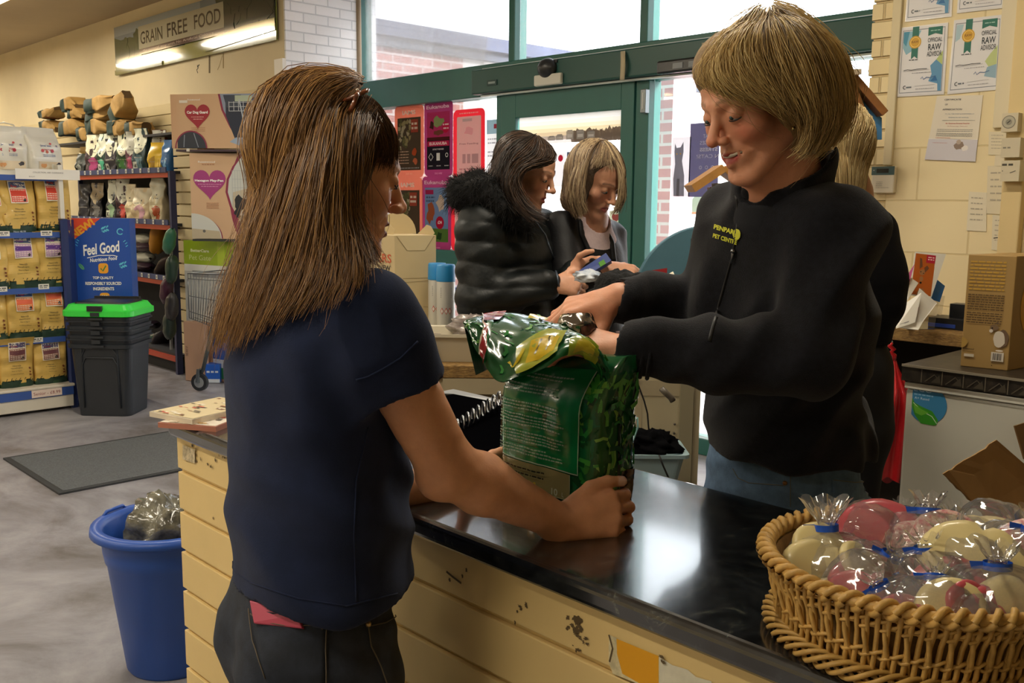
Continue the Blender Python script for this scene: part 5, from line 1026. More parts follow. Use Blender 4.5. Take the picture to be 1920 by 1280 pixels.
# hamster carton
a = onZ(1889,695,FZ); l = onZ(1800,686,FZ); r_ = onZ(1965,681,FZ); zt5 = float(at(1891,480, (RW.T@a)[1])[2]-FZ); hm = P('#a98850', .55)
t = thing('hamster_carton', 'tall brown carton with hamster picture standing on the freezer', 'carton', (a+l)/2); b = MB(hm); f4 = l+r_-a; b.hull8([a,r_,f4,l]+[v+(0,0,zt5) for v in (a,r_,f4,l)]); b.build('carton', t, bevel=.002)
b = MB(); A = Art(b, l, a-l, (0,0,zt5), lift=.001); tx = P('#5d4526',.6)
for k in range(9): A.words(.06,.8,.94-k*.03,.014,P('#c79c3c',.6),random.Random(k))
for k in range(7): A.words(.06,.82,.65-k*.021,.009,tx,random.Random(k+9))
for k in range(5): A.words(.06,.8,.49-k*.021,.009,tx,random.Random(k+20))
A.blob(.84,.28,.14,P('#6e5640',.6),16,.1,seed=3,ry=.2); A.blob(.78,.27,.12,P('#d8cdbb',.6),16,.08,seed=4,ry=.2); A.disc(.66,.37,.09,P('#7d6448',.6),16,ry=.07); A.disc(.62,.365,.02,P('#1d1612',.4),8); A.disc(.72,.41,.03,P('#6e5640',.6),8); A.disc(.6,.34,.04,P('#e0d6c8',.6),10); A.disc(.8,.17,.08,P('#e3d9cc',.6),10,ry=.02)
A.text('Rosewood', .15,.165,.015,tx,bold=.05,wid=.24); A.rect(.07,.095,.28,.12,P('#d9cdb8',.6)); A.rect(.64,.075,.9,.155,P('#d9d0c0',.6)); rr = random.Random(2); u = .68
while u < .86: w = rr.uniform(.006,.018); A.rect(u,.085,u+w,.145,P('#2b2622',.6)); u += w*2
A.disc(.67,.06,.012,tx,6); A.disc(.67,.035,.014,tx,6); A.disc(0,.22,.12,P('#b8944a',.6),20,a0=-90,a1=90)
A2 = Art(b, a, r_-a, (0,0,zt5), lift=.001); A2.disc(.62,.56,.44,P('#d99f10',.5),30); A2.text('All', .42,.58,.05,P('#3a2a14',.6),bold=.02,wid=.24)
b.build('print', t)
# open cardboard box on the floor at the right
c = at(1960, 1000, 2.25); kb = P('#a98554', .8, vs=.06, sc=20); t = thing('open_carton', 'open brown cardboard box with raised flaps in front of the freezer', 'carton', (c[0],c[1],0))
f1 = [at(1770,888,2.08),at(1868,826,2.2),at(1985,925,2.3),at(1860,980,2.12)]
z0 = f1[3][2]-.02; P0 = at(1850,980,2.14); P1 = at(2010,930,2.4)
b = MB(kb); p0 = f1[3]*(1,1,0); p1 = f1[2]*(1,1,0); dv = nrm(np.cross(p1-p0,(0,0,1)))*.34
for q0,q1 in ((p0,p1),(p1,p1+dv),(p1+dv,p0+dv),(p0+dv,p0)):
    n6 = nrm(np.cross(q1-q0,(0,0,1)))*.004; b.hull8([q0,q1,q1+n6,q0+n6]+[v+(0,0,z0) for v in (q0,q1,q1+n6,q0+n6)])
b.hull8([p0+(0,0,.002),p1+(0,0,.002),p1+dv+(0,0,.002),p0+dv+(0,0,.002)]+[v+(0,0,.006) for v in (p0,p1,p1+dv,p0+dv)]); b.build('carton', t)
rr = random.Random(3); e0 = [f1[0]+(f1[3]-f1[0])*k/14+RW@np.array([rr.uniform(-.002,.002),0,rr.uniform(-.0025,.0025)]) for k in range(15)]; e1 = [f1[0]+(f1[1]-f1[0])*k/14+RW@np.array([rr.uniform(-.002,.002),0,rr.uniform(-.0025,.0025)]) for k in range(14,0,-1)]
b = MB(P('#a07c4c',.8,vs=.07,sc=12)); thick(b, e0+[f1[2]]+e1, .004); b.build('flap', t)
b = MB(P('#8d6c40',.8)); thick(b, [at(1900,798,2.35),at(1990,770,2.5),at(1990,900,2.42),at(1918,860,2.36)], .004); b.build('flap', t)
b = MB(P('#b89060',.8)); thick(b, [f1[3],f1[2],at(1990,1030,2.1),at(1880,1035,2.02)], .004); b.build('flap', t)
# red bag on a hook
rm = P('#b3181f', .3, coat=.4, vs=.15, sc=10); t = thing('hanging_bag', 'shiny red plastic bag hanging from the bench edge behind the blonde woman', 'bag', at(1672,900,3.2))
def fn(u, v):
    y = 668+v*232; pr = np.interp(v,[0,.1,.3,.5,1],[3,8,28,40,42]); cx = np.interp(v,[0,.3,1],[1676,1682,1664]); a = 2*pi*u; k = 1+.16*sin(a*7+v*3)+.1*sin(a*11)
    return at(cx+pr*cos(a)*k*.8, y+6*sin(a*5)*v, 3.2+.06*sin(a)*min(1,v*3)*k)
b = MB(rm); b.grid(fn, 60, 20, wrap=True); b.build('bag', t, smooth=True)
b = MB(rm); b.tube([at(x,y,3.2) for x,y in ((1672,642),(1668,648),(1676,655),(1670,660),(1677,666),(1676,676))], .008, 8); b.build('knot', t)
MB(P('#777777',.3,metal=.8)).tube([at(1672,640,3.22), at(1672,646,3.2)], .004, 6).build('hook', t)
# leaflets on the bench
def leaf(lab, pts, Z, m, art=None, th=.002, cat='leaflet', name='leaflet'):
    q = [at(x,y,z) for (x,y),z in zip(pts, Z)]; b = MB(m); thick(b, q, th)
    if art: A = Art(b, q[0], q[1]-q[0], q[3]-q[0], lift=.001); art(A)
    return tag(b.build(name), lab, cat, 'leaflets on the bench')
def dogcard(A):
    A.rect(.04,.03,.96,.97,P('#b0591e',.4)); A.rect(.55,.78,.96,.97,P('#b02038',.4)); A.words(.62,.9,.91,.025,P('#f0c9c9',.4)); A.words(.62,.9,.86,.025,P('#f0c9c9',.4))
    f = P('#a07048',.4); A.disc(.44,.55,.13,f,16,ry=.14,rot=-.3); A.disc(.43,.4,.09,f,12,ry=.12); A.poly([(.3,.62),(.25,.88),(.35,.86),(.42,.68)],P('#6b4630',.4)); A.poly([(.5,.66),(.62,.72),(.72,.66),(.56,.55)],P('#6b4630',.4)); A.disc(.42,.31,.05,P('#16100e',.4),10); A.disc(.37,.56,.025,P('#1d1210',.4),8); A.disc(.5,.53,.025,P('#1d1210',.4),8); A.blob(.5,.1,.2,f,10,.3,seed=4)
cd_ = P('#e0ddd2',.35)
leaf('orange dog card standing tallest in the leaflet holder', ((1705,553),(1746,558),(1774,476),(1716,472)), (3.42,3.42,3.46,3.46), cd_, dogcard)
leaf('white and magenta leaflet fanned left in the holder', ((1676,600),(1703,560),(1722,530),(1700,515)), (3.36,3.36,3.4,3.4), cd_, lambda A: A.rect(.15,.1,.6,.95,P('#a01f66',.4)))
leaf('white leaflet with magenta animal panel in the middle of the fan', ((1680,616),(1716,604),(1728,548),(1694,570)), (3.31,3.31,3.35,3.35), cd_, lambda A: (A.rect(.0,.30,.95,.62,P('#a01f66',.4)), A.blob(.7,.4,.15,P('#4a3a44',.4),10,.4,seed=3), A.words(.1,.6,.8,.04,P('#9a9a9a',.4)), A.blob(.4,.15,.2,P('#8d8a88',.4),9,.5,seed=5,ry=.08)))
leaf('blank white leaflet curling at the front of the fan', ((1700,616),(1728,606),(1757,568),(1724,540)), (3.33,3.33,3.38,3.38), P('#e6e4dc',.4))
leaf('white leaflet lying lowest at the front edge of the bench', ((1672,612),(1722,618),(1732,600),(1690,598)), (3.34,3.3,3.34,3.38), cd_, lambda A: A.words(.1,.8,.5,.2,P('#a8a49a',.4)))
leaf('blue card tucked behind the orange dog card', ((1744,560),(1762,566),(1772,536),(1752,520)), (3.47,3.47,3.5,3.5), P('#2d6fb8',.4))
hd = clear_mat('clear_plastic', (.8,.8,.8), .08, .12); b = MB(hd); q = [onZ(1700,617,bz+.003),onZ(1752,617,bz+.003),onZ(1764,603,bz+.003),onZ(1715,602,bz+.003)]; b.hull8(q+[v+np.array([0,.02,.10]) for v in q]); b.box(q[0],q[0]+(.004,.004,.1),P('#3a3c3c',.3)); tag(b.build('leaflet_holder'), 'clear plastic leaflet holder on the bench under the fanned leaflets', 'leaflet holder')
b = MB(P('#16181c',.35)); c = onZ(1796,608,bz+.02); b.box(c+(-.10,-.02,-.02),c+(.03,.1,.02)).box(c+(-.05,.04,.02),c+(.03,.1,.07)); b.box(c+(-.1,-.022,-.014),c+(.0,-.02,.0),P('#1c3f9a',.4)); tag(b.build('black_case', bevel=.006), 'small black and blue case on the bench beside the hamster carton', 'case')
# ================================================================ papers and fittings on the right wall
def wq(name, lab, cat, pts, art, m='#e3e1e0', grp=None, r=.35, coat=0., dy=.004):
    q = [onY(x,y,RIGHT-dy) for x,y in pts]; q = [q[3],q[2],q[1],q[0]]; b = MB(P(m,r,coat=coat)); thick(b, q, .002)
    o0, a1, a2, a3 = q; S = lambda u, v: ((o0*(1-u)+a1*u)*(1-v)+(a3*(1-u)+a2*u)*v, np.array([0,-1.,0])); A = Art(b, S=S, lift=.0009); A.clip = True
    if art: art(A)
    return tag(b.build(name), lab, cat, grp)
def cert(var):
    def f(A):
        A.rect(.02,.015,.98,.985,P('#dfdfe2',.25)); 
        for u0,v0,u1,v1 in ((.05,.05,.95,.06),(.05,.94,.95,.95),(.05,.05,.062,.95),(.938,.05,.95,.95)): A.rect(u0,v0,u1,v1,P('#77808c',.3))
        t = '#3f8fae'
        if var == 0: A.poly([(.07,.93),(.45,.93),(.36,.8),(.3,.66),(.15,.6),(.07,.7)], P('#86b6c9',.3)); A.poly([(.07,.93),(.2,.93),(.14,.72),(.07,.78)],P(t,.3)); A.poly([(.93,.55),(.8,.5),(.68,.42),(.72,.3),(.66,.2),(.85,.16),(.86,.06),(.93,.06)], P('#5a94bd',.3)); A.poly([(.93,.62),(.8,.5),(.93,.42)],P('#b6c77a',.3)); A.poly([(.7,.2),(.85,.2),(.9,.1),(.8,.28)],P('#2f6fa8',.3))
        else: A.poly([(.07,.93),(.22,.93),(.16,.74),(.07,.7)], P('#a8c4cf',.3)); A.poly([(.93,.6),(.8,.5),(.7,.4),(.8,.3),(.93,.28)], P('#bccb8a',.3)); A.poly([(.93,.35),(.75,.32),(.7,.2),(.93,.16)], P('#8fb0c4',.3))
        g = P('#0f6b5a',.3); A.rect(.26,.6,.40,.99,g); A.poly([(.26,.6),(.40,.6),(.40,.53),(.33,.57),(.26,.53)],g); A.disc(.33,.77,.13,P('#cf9e22',.3),20); A.ring(.33,.77,.105,.012,P('#f0d070',.3)); A.text('RAW', .33,.775,.035,P('#8a5f10',.3),bold=.04,wid=.15)
        A.poly([(.60,.96),(.9,.96),(.9,.84),(.75,.87),(.60,.84)],g); A.words(.65,.85,.91,.012,P('#9ac9bc',.3)); k = P('#26323a',.4)
        A.text('OFFICIAL', .75,.78,.06,k,bold=.01,wid=.30); A.text('RAW', .75,.68,.09,k,bold=.02,wid=.27); A.text('ADVISOR', .75,.585,.07,k,bold=.01,wid=.31)
        A.words(.22,.42,.52,.014,P('#555a60',.4)); A.line([(.12,.36),(.66,.37)],.006,P('#9a9aa0',.4)); A.line([(.12,.375),(.2,.385),(.28,.375),(.45,.385),(.62,.38)],.012,P('#3a4048',.4)); A.words(.3,.7,.33,.01,P('#a9a9b0',.4))
        A.line([(.5,.24),(.53,.27),(.56,.23),(.62,.26),(.7,.25),(.8,.27)],.014,P('#44689a',.4)); A.ring(.17,.13,.04,.014,k,a0=60,a1=300); A.words(.2,.32,.13,.02,P('#66707a',.4)); A.line([(.38,.14),(.8,.15)],.005,P('#8a8a90',.4)); A.words(.4,.8,.1,.01,P('#a9a9b0',.4))
    return f
cg = 'laminated certificates on the right wall'
wq('certificate','laminated raw advisor certificate with blue corners, lower left of the four','certificate',((1690,52),(1778,42),(1770,177),(1681,182)),cert(0),grp=cg,r=.15,coat=.8)
wq('certificate','laminated raw advisor certificate with shiny bottom edge, lower right of the four','certificate',((1789,38),(1881,27),(1873,168),(1776,177)),cert(1),grp=cg,r=.15,coat=.8)
wq('certificate','laminated certificate cut off by the top of the frame, upper left','certificate',((1706,-95),(1792,-105),(1784,31),(1697,41)),cert(0),grp=cg,r=.15,coat=.8)
wq('certificate','laminated certificate cut off by the top of the frame, upper right','certificate',((1803,-108),(1890,-118),(1882,15),(1794,25)),cert(1),grp=cg,r=.15,coat=.8)
def appr(A):
    for v, t, w in ((.94,'CERTIFICATE',.36),(.865,'OF',.06),(.79,'APPRECIATION',.42)): A.text(t, .22+w/2*.8,v,.025,P('#444a52',.5),bold=.02,wid=w)
    A.text('TO ALL THE STAFF & CUSTOMERS AT', .56,.72,.016,P('#7a8aa0',.5),wid=.62); A.text('PENPARCAU PET SUPPLIES', .55,.665,.016,P('#7a8aa0',.5),wid=.42); A.line([(.22,.62),(.9,.62)],.006,P('#555555',.5))
    A.text('for Generous Donated Food for', .55,.575,.02,P('#c0554a',.5),bold=.02,wid=.5); A.text('the Rescue dogs. Thank you!', .55,.53,.018,P('#b0655a',.5),wid=.42)
    for v in (.48,.455,.42,.4,.38): A.words(.14,.88,v,.008,P('#8a8a8a',.5))
    for v in (.35,.32,.3): A.words(.14,.45,v,.007,P('#c07a7a',.5))
    A.rect(0,0,1,.33,P('#cfccd4',.5)); A.line([(0,.33),(1,.335)],.006,P('#f4f2ee',.4)); A.blob(.66,.24,.1,P('#8d7a6c',.5),12,.3,seed=4,ry=.09); A.disc(.63,.29,.05,P('#b3a294',.5),10); A.blob(.76,.2,.06,P('#e6e0dc',.5),10,.3,seed=6); A.words(.1,.4,.27,.008,P('#c09090',.5))
wq('thank_you_notice','white certificate of appreciation taped below the laminated certificates','notice',((1757,180),(1843,178),(1829,303),(1734,299)),appr,m='#e4dccb',r=.6)
hand = lambda s_: (lambda A: [A.words(.15,.8,.85-.14*k,.03,P('#b3ab98',.6),random.Random(k+s_)) for k in range(5)])
ng = 'paper notes on the right wall'
wq('paper_note','small blank paper note left of the white socket box','note',((1854,247),(1888,247),(1890,291),(1853,290)),hand(1),m='#e0d6bb',grp=ng,r=.7)
wq('paper_note','long paper note on the pale trunking','note',((1852,311),(1893,309),(1893,403),(1849,400)),hand(2),m='#ddd3b8',grp=ng,r=.7)
wq('paper_note','paper note lower left with faint writing','note',((1817,359),(1850,361),(1849,434),(1812,432)),hand(3),m='#e3dac2',grp=ng,r=.7)
def sm(A): hand(4)(A); A.line([(.1,.34),(.5,.38),(.95,.34)],.05,P('#1c1c1c',.6)); A.blob(.8,.33,.08,P('#1c1c1c',.6),8,.4,ry=.03)
wq('paper_note','lowest paper note with black ink smudge above the hamster carton','note',((1861,403),(1895,404),(1893,472),(1859,468)),sm,m='#dcd4bc',grp=ng,r=.7)
wq('paper_note','narrow paper note between the blank one and the long one','note',((1866,291),(1892,291),(1891,311),(1864,311)),None,m='#ded4ba',grp=ng,r=.7,dy=.006)
tr = P('#d8cba6',.5)
b = MB(tr); p, q = onY(1690,-20,RIGHT), onY(1664,310,RIGHT); x = (p[0]+q[0])/2; b.box((x-.018,RIGHT-.02,q[2]),(x+.02,RIGHT,CEIL)); o = b.build('trim_5', bevel=.004); o['kind'] = 'structure'
b = MB(P('#dcd1b2',.5)); p = onY(1885,150,RIGHT); b.box((p[0]-.028,RIGHT-.018,onY(1880,240,RIGHT)[2]),(p[0]+.03,RIGHT,CEIL)); o = b.build('trim_6', bevel=.004); o['kind'] = 'structure'
b = MB(cream_w); p = onY(1912,200,RIGHT); b.box((p[0]-.025,RIGHT-.05,bz),(p[0]+.05,RIGHT,CEIL)); o = b.build('trim_7', bevel=.006); o['kind'] = 'structure'
a, c = onY(1638,362,RIGHT), onY(1684,312,RIGHT); t = thing('thermostat', 'white wall thermostat with dark display beside the window pier', 'thermostat', ((a[0]+c[0])/2,RIGHT-.02,a[2]))
MB(P('#ddd6c2',.4)).box((a[0],RIGHT-.03,a[2]),(c[0],RIGHT-.002,c[2])).build('case', t, bevel=.005)
b = MB(); A = Art(b,(a[0],RIGHT-.03,a[2]),(c[0]-a[0],0,0),(0,0,c[2]-a[2])); A.rect(.0,.68,1,1,P('#3c5a5c',.35)); A.rect(.22,.76,.75,.92,P('#101617',.2)); A.disc(.1,.86,.02,P('#e3e3e3',.4),8)
for v in (.42,.37,.32,.27): A.words(.22,.5,v,.015,P('#8a867a',.5))
A.words(.22,.8,.2,.015,P('#8a867a',.5)); b.build('face', t)
def wbox(name, lab, x0, y0_, x1, y1_, d, art=None):
    a, c = onY(x0,y1_,RIGHT), onY(x1,y0_,RIGHT); b = MB(P('#d3c9ae',.45)); b.box((a[0],RIGHT-d,a[2]),(c[0],RIGHT,c[2])); A = Art(b,(a[0],RIGHT-d,a[2]),(c[0]-a[0],0,0),(0,0,c[2]-a[2]))
    if art: art(A)
    return tag(b.build(name, bevel=.0), lab, 'switch')
wbox('timer_switch','round dial timer switch on the right wall',1893,214,1926,250,.09,lambda A:(A.disc(.45,.52,.42,P('#b5b09c',.4),28),A.ring(.45,.52,.42,.05,P('#7d796a',.4)),A.disc(.45,.52,.2,P('#8f8b7c',.4),20),A.line([(.35,.45),(.55,.6)],.06,P('#3a382f',.4))))
wbox('socket_box','cream electrical box just below the dial timer',1892,260,1930,297,.09,lambda A:A.words(.1,.5,.5,.08,P('#8a8676',.5)))
wbox('mains_switch','cream mains switch box lowest on the right wall',1892,302,1930,341,.095,lambda A:(A.words(.05,.7,.8,.1,P('#4a473c',.5)),A.disc(.1,.5,.03,P('#5a574a',.5),8),A.line([(.5,.4),(.8,.5)],.05,P('#6a675a',.5))))
# ---------------------------------------------------------------- hanging wooden bird houses at the window
wdm = P('#8f5f33',.6,vs=.2,sc=14)
t = thing('bird_house', 'tall wooden bird house with blue roof panel beside the window pier', 'bird house', at(1600,300,3.9)); 
def plank(b, x0,y0_,x1,y1_,w,Z=3.9,d=.12,m=None): b.bar(at(x0,y0_,Z), at(x1,y1_,Z), w, d, up=RW@np.array([0,1,0]), m=m)
b = MB(wdm); plank(b,1583,150,1629,268,.03); plank(b,1588,142,1650,215,.03); b.build('roof_frame', t, bevel=.003)
b = MB(P('#4f8fc9',.5)); thick(b,[at(1590,160,3.92),at(1650,222,3.92),at(1650,262,3.92),at(1626,262,3.92)],.02); b.build('roof_panel', t)
b = MB(P('#4a4a48',.7)); thick(b,[at(1560,190,3.95),at(1590,170,3.95),at(1622,262,3.95),at(1600,330,3.95),at(1540,330,3.95)],.08); b.build('side_wall', t)
b = MB(P('#c9b8a0',.5)); b.bar(at(1560,141,3.88), at(1602,139,3.88), .02,.16,up=RW@np.array([0,1,0])); b.build('ridge_cap', t)
b = MB(wdm); b.bar(at(1605,262,3.95)-(0,0,.0), at(1605,262,3.95)*(1,1,0), .05,.05,up=(1,0,0)); b.build('post', t)
b = MB(P('#7a5a44',.6)); b.ball(at(1560,80,3.85), .018).ball(at(1566,96,3.85), .014).ball(at(1571,109,3.85), .018); b.tube([at(1560,80,3.85),at(1573,115,3.85),at(1580,141,3.88)], .005, 6); b.build('hanger', t)
t = thing('bird_house', 'wooden bird house with orange brown roof edge left of the smiling woman', 'bird house', at(1345,420,3.7))
b = MB(P('#b3803f',.6,vs=.2,sc=14)); b.bar(at(1293,354,3.7), at(1350,316,3.7), .03,.16,up=RW@np.array([0,1,0])); b.bar(at(1350,316,3.7), at(1405,356,3.7), .02,.14,up=RW@np.array([0,1,0])); b.build('roof', t)
b = MB(wdm); b.bar(at(1334,350,3.7), at(1344,392,3.7), .025,.05,up=RW@np.array([0,1,0])); thick(b,[at(1334,344,3.73),at(1390,344,3.73),at(1390,420,3.73),at(1345,420,3.73)],.08,P('#a3a097',.6)); b.bar(at(1365,420,3.76), at(1365,420,3.76)*(1,1,0), .05,.05,up=(1,0,0)); b.build('wall', t)
# ================================================================ wicker basket of wrapped treats
bc = RW @ np.array([.490,1.115,CT]); BR = .178; wk = P('#c39a52', .5, vs=.18, sc=40, bp=.15, bs=120, coat=.1)
bs_ = thing('wicker_basket', 'round wicker basket full of wrapped treats on the counter right end', 'basket', bc)
def ringp(r, z, n=160, wob=0, ph=0, k=30): return [bc+np.array([(r+wob*cos(k*a+ph))*cos(a),(r+wob*cos(k*a+ph))*sin(a),z+wob*sin(k*a+ph)]) for a in np.linspace(0,2*pi,n,endpoint=False)]
b = MB(wk)
for j in range(60):
    pts = []
    for s_ in np.linspace(0,1,14): a = 2*pi*(j+s_*2.2)/60; q = 2*pi*s_; pts.append(bc+np.array([(BR-.004+.0085*cos(q))*cos(a),(BR-.004+.0085*cos(q))*sin(a),.098+.0085*sin(q)]))
    b.tube(pts, .0042, 6, caps=False)
b.tube(ringp(BR-.004,.098,120), .0065, 8, closed=True); b.build('rim', bs_)
b = MB(wk); Rb = .150
for j in range(96):
    a0 = 2*pi*j/96; 
    for sg in (1,-1):
        if sg == -1 and j%2: continue
        pts = [bc+np.array([(Rb+(BR-.006-Rb)*s_**.8+.003*sg*sin(s_*9))*cos(a0+sg*.05*(s_-.5)),(Rb+(BR-.006-Rb)*s_**.8+.003*sg*sin(s_*9))*sin(a0+sg*.05*(s_-.5)),.008+.088*s_]) for s_ in np.linspace(0,1,6)]
        b.tube(pts, .0031, 5, caps=False)
b.build('side_stakes', bs_)
b = MB(wk)
for z, k_ in ((.036,0),(.041,pi),(.072,0),(.078,pi),(.083,0)): s_ = (z-.008)/.088; b.tube(ringp(Rb+(BR-.006-Rb)*s_**.8, z, 240, .0022, k_, 48), .0024, 5, closed=True)
b.build('weavers', bs_)
b = MB(P('#b8934f',.5,vs=.2,sc=40))
for k_ in range(5):
    b.tube([bc+np.array([(Rb+.012+.011*cos(12*a+k_*1.257))*cos(a),(Rb+.012+.011*cos(12*a+k_*1.257))*sin(a),.012+.009*sin(12*a+k_*1.257)]) for a in np.linspace(0,2*pi,300,endpoint=False)], .0032, 5, closed=True)
b.build('foot_braid', bs_)
MB(P('#a17a3c',.7)).lathe([(0,.006),(Rb-.002,.006),(Rb-.002,.012),(0,.012)], bc, 48, caps=False).build('base', bs_)
MB(P('#8d6a38',.7,vs=.3,sc=60)).lathe([(Rb-.006,.01),(BR-.014,.09),(BR-.016,.09),(Rb-.009,.012)], bc, 64, caps=False).build('lining', bs_)
film = clear_mat('cellophane', (.97,.97,.97), .10, .10, haze=.08); tape = P('#1f56c4', .3)
pinkm = P('#c0525a', .35, sss=.1, coat=.3, vs=.08, sc=30); creamm = P('#e0cf94', .38, coat=.3, vs=.04, sc=20); spk = P('#e2cdbb', .5, vs=.5, sc=160, c2='#c46a70', det=2.); brownm = P('#6b5148', .4, coat=.3)
BASISW = lambda r: r
def treat_bag(lab, c, up, size, pieces, seed, tie=1., frill=1., film_on=True):
    tie, frill = (1.,1.) if seed == 1 else (.86,.6)
    "c plan centre, up: plan direction of the neck; pieces: (kind, colour, offset, normal, radius)"
    c = np.array(c,float); up = nrm(up); t = thing('treat_bag', lab, 'treat bag', RW@(c-np.array([0,0,size*.6])), 'wrapped treats in the wicker basket')
    u = nrm(np.cross(up, (0.1,1,0))); w = np.cross(up,u); ro = random.Random(seed)
    for kind, m, off, nn, r in pieces:
        p = c + (u*off[0]+w*off[1]+up*off[2])*size; nn = nrm(nn); b = MB(m); a_ = nrm(np.cross(nn,(.3,.2,1))); b_ = np.cross(nn,a_); V = []
        n, th = 28, (.30 if kind=='disc' else .36)
        prof = [(.0,-th),(.8,-th),(.95,-th*.8),(1,-th*.3),(1,th*.3),(.95,th*.8),(.8,th),(0,th)]; n1 = len(prof)
        for q, h in prof:
            for k in range(n):
                a = 2*pi*k/n; e = 1 + .04*mnoise.noise(Vector((cos(a)*2+seed,sin(a)*2,h)));
                if kind == 'bone': e *= .62+.38*abs(cos(a))**.7*(1+.12*cos(4*a))
                if kind == 'wedge': e *= (.55 if sin(a) < 0 else 1)
                V.append(RW@(p + (a_*cos(a)*q*e + b_*sin(a)*q*e + nn*h*.8)*r*size))
        b.add(V, [(i*n+k,i*n+(k+1)%n,(i+1)*n+(k+1)%n,(i+1)*n+k) for i in range(n1-1) for k in range(n)], m, True); b.build('treat', t)
    off = Vector((seed*2.3,seed,0))
    def fn(a_u, v):
        a = 2*pi*a_u
        if v < .72: ph = v/.72; z = -.75+ph*1.45; r = .92*sin(pi*(.08+.92*ph*.86))**.55
        elif v < .78: z = .70+(v-.72)*4*tie; r = .14
        else: s_ = (v-.78)/.22; z = .94*tie+s_*.5*frill; r = .14+.34*s_*frill
        k = 1 + .10*mnoise.noise(Vector((cos(a)*2,sin(a)*2,z*2))+off) + .07*abs(mnoise.noise(Vector((cos(a)*6,sin(a)*6,z*5))+off)) + (.35*sin(a*9+seed)*min(1,max(0,(v-.5)*3)) if v > .5 else 0)*.4
        return RW@(c + (u*r*cos(a)*k + w*r*sin(a)*k + up*(z + .06*sin(a*7+seed)*(v>.9)))*size)
    b = MB(film); b.grid(fn, 54, 30, wrap=True); b.build('wrapper', t, smooth=True)
    zt = .84*tie; r = .2; b = MB(tape)
    b.grid(lambda a_u, v: RW@(c+(u*r*cos(2*pi*a_u)*1.25+w*r*sin(2*pi*a_u)*.9+up*(zt-.07+.14*v))*size), 16, 2, wrap=True)
    q = c+(up*zt+u*.24)*size; b.add([RW@(q+(up*h+u*s_+w*.0)*size) for h,s_ in ((-.07,0),(-.07,.2),(.07,.24),(.07,0))], [(0,1,2,3)]); b.build('tie_tape', t, smooth=True)
    return t
D = lambda px_, py_, Z: J(px_, py_+8, Z)
camv = np.array([0,-1,.45])
